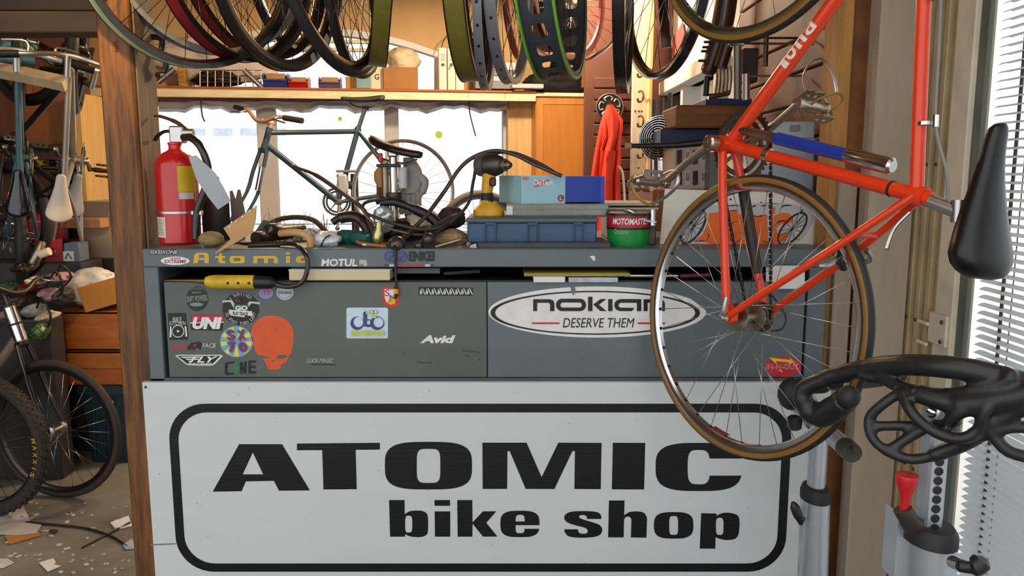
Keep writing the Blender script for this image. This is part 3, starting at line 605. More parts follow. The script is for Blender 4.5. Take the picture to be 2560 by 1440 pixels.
# yellow hot-knife with its cable
hk = thing('hot_knife', 'yellow handled heat tool with black cable hooked over the bench front', 'tool', P(600, 700, YB-.02))
yk = mat('yellow_grip', (214, 172, 30), .45, var=.25, sc=25, col2=(226, 188, 40))
Yk = YB-.03
a, c = P(512, 704, Yk), P(637, 705, Yk); ax = (c-a)
part(hk, 'handle', MB().lathe([(.004, 0), (.013, .003), (.017, .012), (.0195, .03), (.0195, ax.length*.97), (.0185, ax.length)], a, ax, 20), yk)
for x in (569, 595, 622): part(hk, 'hole', MB().lathe([(.0042, 0), (.0038, .001)], P(x, 708, Yk-.0198), (0, -1, 0), 12), ink(60, 20, 12))
part(hk, 'blade', MB().tube([P(514, 704, Yk), P(470, 702, Yk), P(412, 701, Yk)], [.007, .004, .0015], 8), mat('brass_blade', (128, 96, 54), .35, metal=.8))
part(hk, 'strain_relief', MB().tube([P(637, 705, Yk), P(675, 707, Yk), P(690, 710, Yk)], [.0185, .018, .007], 14), black)
part(hk, 'cable', MB().tube(cr([P(684, 710, Yk), P(720, 717, Yk), P(755, 706, Yk-.005), P(769, 670, Yk-.005), P(766, 640, Yk), P(748, 618, Yk+.03), P(725, 609, Yk+.08), P(640, 610, Yk+.12), P(590, 612, Yk+.2)], 6), .0068, 10), mat('cable_brown', (38, 30, 30), .3, coat=.3))
# iron poking down in front of the SM sticker
tl = thing('soldering_iron', 'thin black pointed tool hanging from the bench edge with a yellow band', 'tool', P(990, 660, YB-.012))
part(tl, 'shaft', MB().tube(cr([P(986, 612, YB+.005), P(988, 625, YB-.012), P(989, 680, YB-.014), P(991, 720, YB-.014)], 4), .004, 8), black)
part(tl, 'tip', MB().tube([P(990, 718, YB-.014), P(991, 735, YB-.014), P(988, 747, YB-.014)], [.006, .006, .003], 8), black); part(tl, 'band', MB().tube([P(991, 722, YB-.0145), P(990.5, 734, YB-.0145)], .0066, 8), yk)
# ---------------------------------------------------------------- wheels
def spokemesh(r):
    k = 'spoke%.4f' % r
    if k not in MATS:
        me = bpy.data.meshes.new('spoke'); b = MB().tube([(0, 0, 0), (0, 0, 1)], r, 6); me.from_pydata([tuple(p) for p in b.v], [], b.f); me.shade_smooth(); MATS[k] = me
    return MATS[k].copy()
def rootof(o):
    while o.parent is not None: o = o.parent
    return o
def wheel(par, C, u, v, R, rim=chrome, tyre=None, side=None, tw=.024, rd=.02, rw=.02, n=28, hub=alu, sp=None, spr=.0011, hw=.032, bed=None, holes=0, rimpart='rim', hubr=.02, flange=.021, bead=None, knob=None, cross=.16):
    """wheel in the plane u, v round C; pieces become children of par"""
    C = V(C); w_ = u.cross(v); fr = (u, v, w_); ro = R-(tw*.8 if tyre else 0)
    h = rw/2; t = min(.0035, h*.3)
    if tyre:
        rc, tr = R-tw/2, tw/2
        A = lambda a0, a1, k, g: [(rc+(tr+g)*cos(rad(a0+(a1-a0)*i/k)), (tr+g)*sin(rad(a0+(a1-a0)*i/k))) for i in range(k+1)]
        if side:
            part(par, 'tyre', MB().lathe(A(-62, 62, 8, .0006)+A(62, -62, 6, -.002), C, n=96, closed=True, frame=fr), tyre)
            for sg in (-1, 1): part(par, 'sidewall', MB().lathe([(r_, a*sg) for r_, a in A(58, 165, 7, 0)+A(165, 58, 5, -.0015)], C, n=96, closed=True, frame=fr), side, 'tan sidewall')
        else:
            part(par, 'tyre', MB().lathe(A(-165, 165, 14, 0), C, n=96, closed=True, frame=fr), tyre)
        if knob:
            kb = MB()
            for i in range(110):
                a = 2*pi*i/110
                for ax_ in ((-.6, .6) if i % 2 else (-.95, 0, .95)):
                    b_ = ax_; rr_ = rc+tr*cos(b_)*1.0
                    p = C+u*(cos(a)*rr_)+v*(sin(a)*rr_)+w_*(tr*sin(b_)); er = (u*cos(a)+v*sin(a)); et = (v*cos(a)-u*sin(a))
                    kb.box(p, (.011, .008, .011), Matrix((et, w_, er)).transposed())
            part(par, 'tread_knobs', kb, tyre, kind='stuff')
        part(par, rimpart, MB().lathe([(ro-rd, -h*.55), (ro-rd*.6, -h), (ro+.003, -h), (ro+.003, -h+t), (ro-.006, -h+t), (ro-.006, h-t), (ro+.003, h-t), (ro+.003, h), (ro-rd*.6, h), (ro-rd, h*.55)], C, n=96, closed=True, frame=fr), rim, sharp=50)
    else:
        part(par, rimpart, MB().lathe([(ro-rd, -h*.5), (ro-rd*.6, -h), (ro, -h), (ro, -h+t), (ro-.007, -h+t*1.3), (ro-.010, 0), (ro-.007, h-t*1.3), (ro, h-t), (ro, h), (ro-rd*.6, h), (ro-rd, h*.5)], C, n=96, closed=True, frame=fr), rim, sharp=50)
        if bed: part(par, 'rim_tape', MB().lathe([(ro-.002, -h+t), (ro-.0035, 0), (ro-.002, h-t), (ro-.008, h-t), (ro-.0099, 0), (ro-.008, -h+t)], C, n=96, closed=True, frame=fr), bed)
        if bead:
            for sg in (-1, 1): part(par, 'rim_edge', MB().lathe([(ro+.0006, sg*h-sg*.0), (ro+.0006, sg*(h-t)), (ro-.002, sg*(h-t*.9)), (ro-.006, sg*(h+.0006)), (ro-.0015, sg*(h+.0008))], C, n=96, closed=True, frame=fr), bead)
    part(par, 'hub', MB().lathe([(.004, -hw-.02), (.004, -hw-.004), (hubr*.6, -hw-.004), (flange+.004, -hw), (flange+.004, -hw+.003), (hubr*.62, -hw+.008), (hubr*.5, 0), (hubr*.62, hw-.008), (flange+.004, hw-.003), (flange+.004, hw), (hubr*.6, hw+.004), (.004, hw+.004), (.004, hw+.02)], C, n=20, frame=fr), hub)
    if holes:
        mb = MB()
        for i in range(holes):
            a = 2*pi*i/holes; er = u*cos(a)+v*sin(a); mb.lathe([(.0045, 0), (.0045, .0012)], C+er*((ro-.0036 if bed else ro-.0097) if not tyre else ro-rd-.001), er, 10)
        part(par, 'eyelets', mb, black, kind='stuff')
    if n:
        me = spokemesh(spr); me.materials.append(sp or steel_dark); I = INV[rootof(par).name]; rr0 = ro-rd+.001
        for i in range(n):
            sg = 1 if i % 2 else -1; a = 2*pi*i/n; d = (cross if (i//2) % 2 else -cross)*2*pi
            p0 = C+(u*cos(a+d)+v*sin(a+d))*flange+w_*(sg*hw*.95); p1 = C+(u*cos(a)+v*sin(a))*rr0
            x, y, z_ = basis(p1-p0); L_ = (p1-p0).length
            o = bpy.data.objects.new('spoke', me); COL.objects.link(o); o.parent = par
            o.matrix_local = I @ (Matrix.Translation(p0) @ Matrix((x, y, z_*L_)).transposed().to_4x4())
t_fr = {}
def hung(label, xl, xr, xb, yb, Y, near, R=.316, group='wheels hanging in a row overhead', name='wheel', cat='wheel', ratio=None, **kw):
    r = R*FPX/(Y/1.035); fr = math.sqrt(max(.02, 1-((r-yb)/r)**2)) if yb < r else 1
    q = ratio if ratio is not None else max(.04, min(.985, (xr-xl)/2/fr/r)); k = ((xl+xr)/2-xb)/yb - (xb-1215)/13780*-1*-1
    v = V((k, 0, 1)).normalized(); u = V((q, math.sqrt(1-q*q)*(1 if near == 'L' else -1), 0)); u = (u-v*u.dot(v)).normalized()
    C = P(xb, yb, Y)+v*R
    t = thing(name, label, cat, C, group); wheel(t, C, u, v, R, **kw); t_fr[t.name] = ((u, v, u.cross(v)), C); return t
tape_g = mat('rim_cream', (190, 196, 140), .5, var=.06); tape_o = mat('rim_olive', (112, 104, 36), .45, var=.15, sc=20); tape_r = mat('rim_maroon', (112, 26, 34), .4, var=.15)
rim_bk = mat('rim_black', (22, 20, 21), .28, var=.1, coat=.3); rim_gr = mat('rim_grey', (150, 150, 156), .42, metal=.55, var=.06)
tyre_bk = mat('tyre_black', (34, 31, 31), .6, var=.12, bump=.05, bs=150)
hung('black rim with a pale green inner channel, farthest hanging wheel beside the timber post', 290, 652, 462, 168, 2.42, 'L', rim=rim_bk, bed=tape_g, rw=.056, rd=.026)
hung('bare grey rim with drilled holes hanging beside the pale green one', 357, 690, 520, 135, 2.55, 'L', rim=rim_gr, rw=.05, rd=.02, holes=36, bed=rim_gr)
hung('black rim with a maroon channel hanging beside the grey rim', 498, 700, 604, 155, 2.55, 'L', rim=rim_bk, bed=tape_r, rw=.05, rd=.026)
hung('second maroon channelled rim, the one hanging closer to the light bulb', 548, 752, 660, 150, 2.75, 'L', rim=rim_bk, bed=tape_r, rw=.044, rd=.024)
tE = hung('black deep rim with white decals hanging in front of the light bulb', 618, 782, 703, 178, 2.5, 'L', rim=rim_bk, bed=rim_bk, rw=.03, rd=.036)
hung('wheel with a ribbed black tyre hanging above the blue parts bins', 775, 905, 882, 192, 2.5, 'L', R=.335, rim=rim_bk, tyre=tyre_bk, tw=.034, n=28)
hung('black rim with an olive channel hanging beside the ribbed black tyre', 915, 1000, 944, 168, 2.5, 'R', rim=rim_bk, bed=tape_o, rw=.054, rd=.03)
hung('wide black rim with an olive channel seen edge on above the white shelf cartons', 1136, 1212, 1178, 205, 2.45, 'L', rim=rim_bk, bed=tape_o, rw=.058, rd=.03, ratio=.1)
hung('narrow silver rim with drilled holes seen edge on beside the olive one', 1205, 1226, 1213, 226, 2.45, 'L', rim=rim_gr, rw=.024, rd=.02, holes=32, bed=rim_gr, ratio=.05)
hung('silver rim with drilled holes hanging just before the green edged fat rim', 1228, 1326, 1272, 210, 2.45, 'L', rim=rim_gr, rw=.03, rd=.022, holes=32, bed=rim_gr, sp=alu)
hung('black rim with round spoke eyelets hanging beside the fat rim', 1512, 1612, 1556, 236, 2.4, 'L', rim=rim_bk, rw=.032, rd=.024, holes=28, bed=rim_bk, sp=alu)
hung('black rim with a bright silver brake track, hanging last before the orange bicycle', 1605, 1712, 1650, 197, 2.5, 'R', rim=rim_bk, rw=.032, rd=.024, holes=28, bed=rim_bk, sp=alu, bead=chrome)
hung('dark tyred wheel hanging behind the ribbed black tyre', 868, 925, 898, 196, 2.75, 'L', R=.33, rim=rim_bk, tyre=tyre_bk, tw=.03, n=28)
hung('thin black rim hanging behind the wide olive channel', 1168, 1232, 1196, 150, 2.9, 'L', rim=rim_bk, bed=rim_bk, rw=.024, rd=.02)
hung('dark wheel hanging behind the white decal rim', 690, 800, 742, 128, 2.9, 'L', rim=rim_bk, bed=rim_bk, rw=.03, rd=.026)
def arcpatch(par, fr, C, r0, r1, a0, a1, ax_, m, nm='decal'):
    u, v, w_ = fr; part(par, nm, MB().grid([[C+(u*cos(rad(a0+(a1-a0)*i/5))+v*sin(rad(a0+(a1-a0)*i/5)))*r_+w_*ax_ for i in range(6)] for r_ in (r0, r1)], .0004), m)
for a0, a1 in ((-32, -26), (-43, -36), (-54, -47), (-62, -57)): arcpatch(tE, t_fr[tE.name][0], t_fr[tE.name][1], .284, .312, a0, a1, .0153, ink(176, 176, 178))
# fat rim with cut-outs and green edges
def fatrim():
    Y, R, hw = 2.4, .32, S(84, 2.4)/2; xb, yb = 1393, 200
    q = .24; u = V((q, math.sqrt(1-q*q), 0)); v = V((0, 0, 1)); v = V((-.05, .03, 1)).normalized(); u = (u-v*u.dot(v)).normalized(); w_ = u.cross(v); C = P(xb, yb, Y)+v*R
    t = thing('rim', 'wide grey fat bike rim with oval cutouts and bright green edges', 'wheel', C, 'wheels hanging in a row overhead')
    ns = 28; mb = MB(); seg = 2*pi/ns; R1 = R-.008
    hol = se(-seg*.32, seg*.32, -hw*.42, hw*.42, 3.2, 20)
    def plate(a0, Rx):
        outer = [(a0-seg/2+seg*i/4, -hw) for i in range(5)]+[(a0+seg/2-seg*i/4, hw) for i in range(5)]
        loops = [outer, [(a0+x, y) for x, y in hol]]; tri = tessellate_polygon([[V((x, y, 0)) for x, y in l] for l in loops])
        pts = [p for l in loops for p in l]; f = lambda r_: [C+(u*cos(a)+v*sin(a))*r_+w_*y for a, y in pts]
        b = f(Rx)+f(Rx-.003); m = len(pts); fs = [tuple(x) for x in tri]+[tuple(i+m for i in x[::-1]) for x in tri]; k = 0
        for l in loops:
            for i in range(len(l)): j = (i+1) % len(l); fs.append((k+i, k+j, k+j+m, k+i+m))
            k += len(l)
        mb.add(b, fs)
    for i in range(ns): plate(2*pi*(i+.5)/ns, R1)
    part(t, 'rim_bed', mb, mat('rim_anthracite', (72, 76, 80), .42, metal=.4, var=.08), sharp=50)
    gm = mat('rim_green', (108, 178, 46), .4, var=.06)
    for sg in (-1, 1):
        part(t, 'flange', MB().lathe([(R-.009, sg*(hw-.009)), (R-.001, sg*(hw-.006)), (R-.001, sg*(hw-.002)), (R-.022, sg*hw), (R-.022, sg*(hw-.004))], C, n=96, closed=True, frame=(u, v, w_)), MATS['rim_anthracite'])
        part(t, 'rim_edge', MB().lathe([(R-.003, sg*(hw-.007)), (R+.001, sg*(hw-.004)), (R, sg*(hw+.001)), (R-.009, sg*(hw+.001)), (R-.009, sg*(hw-.001))], C, n=96, closed=True, frame=(u, v, w_)), gm, 'green rim edge')
    part(t, 'hub', MB().lathe([(.01, -.07), (.03, -.05), (.018, 0), (.03, .05), (.01, .07)], C, n=16, frame=(u, v, w_)), black)
    me = spokemesh(.0011); me.materials.append(steel_dark)
    for i in range(28):
        a = 2*pi*(i+.0)/28; sg = 1 if i % 2 else -1; p0 = C+(u*cos(a)+v*sin(a))*.028+w_*(sg*.045); p1 = C+(u*cos(a)+v*sin(a))*(R1-.003)
        x, y, z_ = basis(p1-p0); o = bpy.data.objects.new('spoke', me); COL.objects.link(o); o.parent = t; o.matrix_local = INV[t.name] @ (Matrix.Translation(p0) @ Matrix((x, y, z_*(p1-p0).length)).transposed().to_4x4())
fatrim()
# ---------------------------------------------------------------- bicycles
def saddle_rings(Bf, x0, z0, L, wd, n=14, th=.045, dip=.01):
    """closed loops from nose to tail; Bf(x, y, z) maps bike coordinates"""
    rings = []; TS = [0, .008, .03, .07, .13, .2, .28, .36, .44, .52, .6, .68, .76, .83, .89, .935, .965, .985, 1]
    for t in TS:
        x = x0+L*(.55-t); s_ = t*t*(3-2*t); s_ = s_**1.15
        e = min(1, math.sqrt(max(0, 1-(1-min(t, .07)/.07)**2))+.02)*min(1, math.sqrt(max(0, 1-((max(t, .76)-.76)/.24)**2.6))+.02)
        hw = (.021*(1-s_)+wd/2*s_)*e
        zc = z0+dip*((t-.45)*2)**2+.012*t; tk = (.03+(th-.03)*(.1+.9*s_))*(e**.6)
        r = []
        for k in range(n):
            a = 2*pi*k/n; yy = hw*cos(a); zz = sin(a)
            zz = (zz*.3*tk if zz > 0 else zz*.7*tk*(.55+.45*abs(cos(a))))-abs(yy/max(hw, 1e-6))**3*.012*(hw/.07)
            r.append(Bf(x, yy, zc+zz))
        rings.append(r)
    return rings
def pedal(par, Bf, x, y, z, sg, m=alu_old, clip=True, ang=0.):
    c_, s_ = cos(ang), sin(ang); q = lambda a, b, c: Bf(x+a*c_-c*s_, y+sg*b, z+a*s_+c*c_)
    pd = part(par, 'pedal', MB().tube([q(0, 0, 0), q(0, .02, 0), q(0, .075, 0), q(0, .09, 0)], [.008, .0135, .011, .007], 12).lathe([(.013, 0), (.0135, .006), (.009, .012)], q(0, .082, 0), q(0, 1, 0)-q(0, 0, 0), 12), m)
    for a in (-.032, .032):
        out = [(.022, -.014), (.085, -.014), (.092, .0), (.085, .014), (.06, .016), (.05, .011), (.04, .016), (.022, .014)]
        part(pd, 'cage_plate', MB().ext(out, [rr(.036, -.006, .048, .004, .003, 3), rr(.058, -.006, .072, .004, .003, 3)], q(a, 0, 0), q(a, 1, 0)-q(a, 0, 0), q(a, 0, 1)-q(a, 0, 0), .0025), m)
    part(pd, 'cage_bridge', MB().tube([q(-.032, .088, 0), q(-.015, .1, 0), q(.015, .1, 0), q(.032, .088, 0)], .004, 8), m)
    if clip:
        part(pd, 'toe_clip', MB().tube(cr([q(.034, .035, .0), q(.075, .033, .005), q(.1, .045, .028), q(.092, .05, .055), q(.045, .052, .066), q(-.005, .052, .06)], 5), .0045, 8, flat=.4), alu)
        part(pd, 'strap', MB().tube(cr([q(-.005, .03, -.014), q(-.006, .018, .03), q(-.004, .05, .064), q(-.006, .092, .04), q(-.006, .096, -.01), q(-.005, .06, -.018)], 5, True), .0042, 8, closed=True, flat=.3), mat('strap_leather', (150, 116, 56), .6))
def subdiv(vs, fs, k):
    for _ in range(k):
        vs = list(vs); nf = []; mid = {}
        def m_(a, b):
            e = (min(a, b), max(a, b))
            if e not in mid: mid[e] = len(vs); vs.append(((vs[a][0]+vs[b][0])/2, (vs[a][1]+vs[b][1])/2))
            return mid[e]
        for f in fs:
            for i in range(1, len(f)-1):
                a, b, c = f[0], f[i], f[i+1]; x, y, z = m_(a, b), m_(b, c), m_(a, c); nf += [(a, x, z), (x, b, y), (z, y, c), (x, y, z)]
        fs = nf
    return vs, fs
def bike(name, label, O, f, u, fm, cs=.42, drop=.07, stl=.53, sta=73, ttl=.55, htl=.13, wb=.98, tr=.0145, R=.335, rw=None, fw=None, fork='rigid', forkm=None, sad=None, sadL=.66, bar='flat', crank=(-.085, -.148), cr_m=None, ring_r=.088, steer=0., group=None, clip=False, post=alu, barm=alu, gripm=black_mat, chain=True, stemh=.05, sadw=.145, slope=0., pedals=True, sth=.05, forkz=0., sadtilt=0., sadlen=.275):
    cr_m = cr_m or mat('crank_alloy', (186, 176, 160), .3, metal=1, var=.12, sc=20)
    f = V(f).normalized(); u = V(u); u = (u-f*u.dot(f)).normalized(); l = u.cross(f); O = V(O)
    Bf = lambda x, y, z: O+f*x+l*y+u*z
    t = thing(name, label, 'bicycle', O, group)
    bx = math.sqrt(cs*cs-drop*drop); BBp = (bx, -drop); sd = (-cos(rad(sta)), sin(rad(sta))); at = lambda d: (BBp[0]+sd[0]*d, BBp[1]+sd[1]*d)
    st = at(stl); ht = (st[0]+ttl, st[1]+slope); hd = (-cos(rad(73)), sin(rad(73))); hb = (ht[0]-hd[0]*htl, ht[1]-hd[1]*htl)
    q = lambda p, y=0.: Bf(p[0], y, p[1]); mb = MB()
    mb.tube([q(BBp), q(at(stl+.02))], tr, 14); mb.tube([q((BBp[0], BBp[1])), q((hb[0]+hd[0]*.03, hb[1]+hd[1]*.03))], tr*1.08, 14)
    mb.tube([q(at(stl-.012)), q((ht[0]-hd[0]*.03, ht[1]-hd[1]*.03))], tr*.92, 14)
    mb.tube([q(hb), q(ht)], tr*1.2, 16); mb.tube([Bf(BBp[0], -.034, BBp[1]), Bf(BBp[0], .034, BBp[1])], .0205, 18)
    for sg in (-1, 1):
        mb.tube(cr([Bf(BBp[0]-.01, sg*.02, BBp[1]), Bf(BBp[0]*.72, sg*.036, BBp[1]*.72), Bf(.03, sg*.062, -.004), Bf(.006, sg*.065, 0)], 5), [.0105]*10+[.0095]*4+[.007, .006], 10)
        s0 = at(stl-.008); mb.tube(cr([q(s0, sg*.013), Bf(s0[0]*.6, sg*.042, s0[1]*.62), Bf(.02, sg*.063, .03), Bf(.004, sg*.065, .004)], 5), [.0085]*12+[.0075, .007, .006, .005], 10)
        mb.ext([(-.016, -.012), (.012, -.018), (.036, -.012), (.03, .012), (.012, .03), (-.006, .026), (-.012, .006)], [], Bf(0, sg*.063, 0), f, u, .006)
    # lugs
    for p, d in ((at(stl-.02), sd), ((hb[0]+hd[0]*.0, hb[1]), hd), ((ht[0]-hd[0]*.028, ht[1]-hd[1]*.028), hd)): mb.tube([q(p), q((p[0]+d[0]*.028, p[1]+d[1]*.028))], tr*1.32, 14)
    fp = part(t, 'frame', mb, fm)
    # fork: legs turned about the head axis when the wheel is steered
    h0, hx = q(hb), (q(ht)-q(hb)).normalized(); Rs = Matrix.Rotation(rad(steer), 3, hx); fa = Bf(wb, 0, 0)
    G = lambda x, y, z: h0+Rs @ (Bf(x, y, z)-h0)
    mb = MB()
    if fork == 'rigid':
        for sg in (-1, 1): mb.tube(cr([G(hb[0]-hd[0]*.012, sg*.03, hb[1]-hd[1]*.012), G(hb[0]-hd[0]*.15, sg*.045, hb[1]-hd[1]*.15), G(hb[0]-hd[0]*.28, sg*.05, hb[1]-hd[1]*.28), G(wb-.004-forkz*.3, sg*.052, .02+forkz), G(wb-forkz*.3, sg*.052, -.006+forkz)], 4), [.012]*8+[.0105, .0095, .009, .0085, .008, .0075, .0065, .006, .006], 10)
        mb.tube([G(hb[0]-hd[0]*.012, -.034, hb[1]-hd[1]*.012), G(hb[0]-hd[0]*.012, .034, hb[1]-hd[1]*.012)], .015, 12)
        fk = part(t, 'fork', mb, forkm or fm)
    else:
        dx, dz = (wb-hb[0])/1., -hb[1]
        for sg in (-1, 1): mb.tube([G(hb[0]+dx*.42, sg*.06, hb[1]+dz*.42), G(wb-.01, sg*.062, .02), G(wb, sg*.06, -.01)], [.02, .019, .012], 12)
        mb.tube(cr([G(hb[0]+dx*.42, -.062, hb[1]+dz*.42), G(hb[0]+dx*.36+.04, -.04, hb[1]+dz*.36), G(hb[0]+dx*.36+.04, .04, hb[1]+dz*.36), G(hb[0]+dx*.42, .062, hb[1]+dz*.42)], 4), .014, 10)
        fk = part(t, 'fork', mb, forkm or black_gloss)
        for sg in (-1, 1): part(fk, 'stanchion', MB().tube([G(hb[0]+dx*.02, sg*.06, hb[1]+dz*.02), G(hb[0]+dx*.46, sg*.06, hb[1]+dz*.46)], .015, 12), chrome)
        part(fk, 'fork_crown', MB().tube([G(hb[0]+dx*.03, -.07, hb[1]+dz*.03), G(hb[0]+dx*.03, .07, hb[1]+dz*.03)], .022, 12), forkm or black_gloss)
    u2, f2, l2 = Rs @ u, Rs @ f, Rs @ l
    if rw: wheel(node('rear_wheel', t), O, f, u, R, **rw)
    if fw: wheel(node('front_wheel', t), G(wb, 0, 0), f2, u2, R, **fw)
    # cranks
    if crank:
        cx_, cz_ = crank; ck = node('crankset', t); pl = l*-1
        c0 = Bf(BBp[0], -.046, BBp[1])
        for rr_, k in ((ring_r, 0), (ring_r*.8, .007)):
            part(ck, 'chainring', MB().lathe([(rr_, -.0012), (rr_, .0012), (rr_-.009, .0018), (rr_-.012, .0012), (rr_-.012, -.0012), (rr_-.009, -.0018)], c0+l*k, n=48, closed=True, frame=(f, u, l)), mat('ring_alloy', (132, 118, 104), .36, metal=1, var=.2, sc=20))
        mb = MB()
        for i in range(44):
            a = 2*pi*i/44; mb.box(c0+f*(cos(a)*(ring_r+.002))+u*(sin(a)*(ring_r+.002)), (.006, .005, .002), Matrix((f*cos(a)+u*sin(a), u*cos(a)-f*sin(a), l)).transposed())
        part(ck, 'ring_teeth', mb, steel_dark, kind='stuff')
        mb = MB()
        for i in range(5):
            a = 2*pi*i/5+.4; mb.tube([c0, c0+f*(cos(a)*ring_r*.88)+u*(sin(a)*ring_r*.88)], [.011, .006], 8, flat=.5, up=l)
        part(ck, 'spider', mb, cr_m)
        for sg in (1, -1):
            e = (BBp[0]+sg*cx_, BBp[1]+sg*cz_); y0, y1 = sg*.056, sg*.068
            part(ck, 'crank_arm', MB().tube([Bf(BBp[0]-sg*cx_*.02, y0, BBp[1]-sg*cz_*.02), Bf(BBp[0]+sg*cx_*.1, y0, BBp[1]+sg*cz_*.1), Bf(BBp[0]+sg*cx_*.5, y1, BBp[1]+sg*cz_*.5), Bf(e[0], y1, e[1])], [.017, .015, .011, .0125], 12, flat=.7, up=l).lathe([(.017, -.012), (.0185, -.006), (.0185, .012), (.015, .016), (.011, .0165)], Bf(BBp[0], y0, BBp[1]), l*sg, 18).lathe([(.013, -.009), (.014, -.006), (.014, .007), (.012, .009)], Bf(e[0], y1, e[1]), l*sg, 16), cr_m)
            if pedals: pedal(ck, Bf, e[0], sg*.075, e[1], sg, cr_m if clip else black, clip, 1.2 if sg > 0 else -.4)
    if chain and crank:
        mb = MB(); cy = -.046
        cg = part(t, 'freewheel', MB().lathe([(.036, -.004), (.036, .0), (.032, .003), (.032, .006), (.027, .009), (.027, .014), (.02, .018)], Bf(0, -.05, 0), l, 24), steel_dark)
        for sg in (1, -1):
            a, b = Bf(-.004, cy, sg*.034), Bf(BBp[0], cy, BBp[1]+sg*ring_r); L_ = (b-a).length; d = (b-a)/L_; k = int(L_/.0127); y_ = d.cross(l)
            for i in range(k):
                mb.box(a+d*((i+.5)*L_/k), (L_/k*.92, .0045 if i % 2 else .0068, .0085), Matrix((d, l, y_)).transposed(), .0015)
        part(t, 'chain', mb, chain_mat, kind='stuff')
    if sad:
        s1 = at(sadL); part(t, 'seatpost', MB().tube([q(at(stl-.02)), q((s1[0], s1[1]-.03))], .0132, 14).tube([Bf(s1[0]-.02, 0, s1[1]-.028), Bf(s1[0]+.02, 0, s1[1]-.028)], .014, 10), post)
        sd_ = part(t, 'saddle', loft(MB(), saddle_rings(lambda x, y, z: Bf(x, y, z+sadtilt*(x-s1[0])), s1[0], s1[1]+.02, sadlen, sadw, th=sth)), sad, sharp=60)
        for sg in ((-1, 1) if sth < .07 else ()): part(sd_, 'saddle_rail', MB().tube(cr([Bf(s1[0]+.1, sg*.01, s1[1]+.005), Bf(s1[0]+.05, sg*.022, s1[1]-.02), Bf(s1[0]-.04, sg*.022, s1[1]-.022), Bf(s1[0]-.09, sg*.04, s1[1]+.004)], 4), .0035, 8), steel_dark)
    if bar:
        top = (ht[0]+hd[0]*stemh, ht[1]+hd[1]*stemh); e = (top[0]+.08, top[1]+.015)
        part(t, 'stem', MB().tube([G(*((ht[0]), 0, ht[1])), G(top[0], 0, top[1])], .014, 12).tube([G(top[0]-.012, 0, top[1]), G(e[0], 0, e[1])], .0135, 12), barm if bar != 'drop' else alu)
        hbp = node('handlebar', t)
        if bar == 'drop':
            for sg in (1, -1): part(hbp, 'drop', MB().tube(cr([G(e[0], 0, e[1]), G(e[0], sg*.15, e[1]), G(e[0]+.03, sg*.19, e[1]), G(e[0]+.09, sg*.195, e[1]-.02), G(e[0]+.08, sg*.195, e[1]-.11), G(e[0]+.02, sg*.2, e[1]-.14), G(e[0]-.05, sg*.2, e[1]-.145)], 5), .0125, 10), gripm)
        else:
            rz = .04 if bar == 'riser' else .0
            part(hbp, 'bar', MB().tube(cr([G(e[0]-.05, -.3, e[1]+rz), G(e[0]-.02, -.14, e[1]+rz), G(e[0], -.04, e[1]), G(e[0], .04, e[1]), G(e[0]-.02, .14, e[1]+rz), G(e[0]-.05, .3, e[1]+rz)], 5), .0118, 10), barm)
            for sg in (1, -1):
                part(hbp, 'grip', MB().tube([G(e[0]-.028, sg*.18, e[1]+rz), G(e[0]-.054, sg*.31, e[1]+rz)], .0165, 12), gripm)
                part(hbp, 'brake_lever', MB().tube(cr([G(e[0]-.015, sg*.15, e[1]+rz), G(e[0]+.03, sg*.16, e[1]+rz-.01), G(e[0]+.02, sg*.25, e[1]+rz-.02)], 4), .005, 8), alu)
    return t, Bf, dict(BB=BBp, st=st, at=at, ht=ht, hb=hb, hd=hd, f=f, u=u, l=l, G=G, frame=fp)
orange = mat('orange_enamel', (222, 58, 16), .32, var=.05, coat=.25)
tan_w = mat('tan_sidewall', (134, 94, 34), .5, var=.12, sc=14)
wspec = dict(rim=chrome, tyre=tyre_bk, side=tan_w, tw=.024, rd=.017, rw=.021, n=36, sp=mat('spoke_steel', (186, 184, 180), .35, metal=.8), spr=.0009, hub=alu_old, hw=.03, flange=.03, hubr=.026, holes=36)
OA = V((.5533, 1.8624, 1.1901)); OU = V((.51898, -.85109, .07944)); OF = V((.02024, .10515, .99425))
T1, Bf, I1 = bike('bicycle', 'orange road bicycle hung nose up with tan sidewall tyres and a black saddle', OA, OF, OU, orange, cs=.4186, drop=.0711, stl=.5181, sta=73, ttl=.56, slope=.016, htl=.092, wb=.9825, rw=wspec, fw=dict(wspec, n=32), sad=mat('saddle_black', (17, 16, 17), .33, var=.1, bump=.03, bs=200, spec=.45), sadL=.622, sadtilt=.09, bar='drop', clip=True, gripm=black_mat, tr=.0148, sadw=.16, sth=.095)
at = I1['at']; bb = I1['BB']; hb, hd = I1['hb'], I1['hd']; l1 = I1['l']
# lettering on the down tube
d0 = V((hb[0]+hd[0]*.03-bb[0], 0, hb[1]+hd[1]*.03-bb[1])); L0 = d0.length; dx, dz = d0.x/L0, d0.z/L0
band = node('down_tube_decal', T1, 'white lettering on the down tube')
for i, ch in enumerate('lond'):
    t0 = .228+(0, .019, .051, .083)[i]; vs, fs = subdiv(*textgeo(ch, .03), 3); wd = .016 if ch == 'l' else .03; mb = MB(); pts = []
    for x, y in vs:
        s_ = t0+x*wd*.9; a = (.5-y)*1.5; r_ = .0148*1.08+.0006; nx, nz = -dz, dx   # wrap round the tube
        cx_, cz_ = bb[0]+dx*s_, bb[1]+dz*s_
        pts.append(Bf(cx_+nx*(r_*sin(a)), r_*cos(a), cz_+nz*(r_*sin(a))))
    part(band, 'letter', mb.add(pts, fs), ink(222, 218, 206))
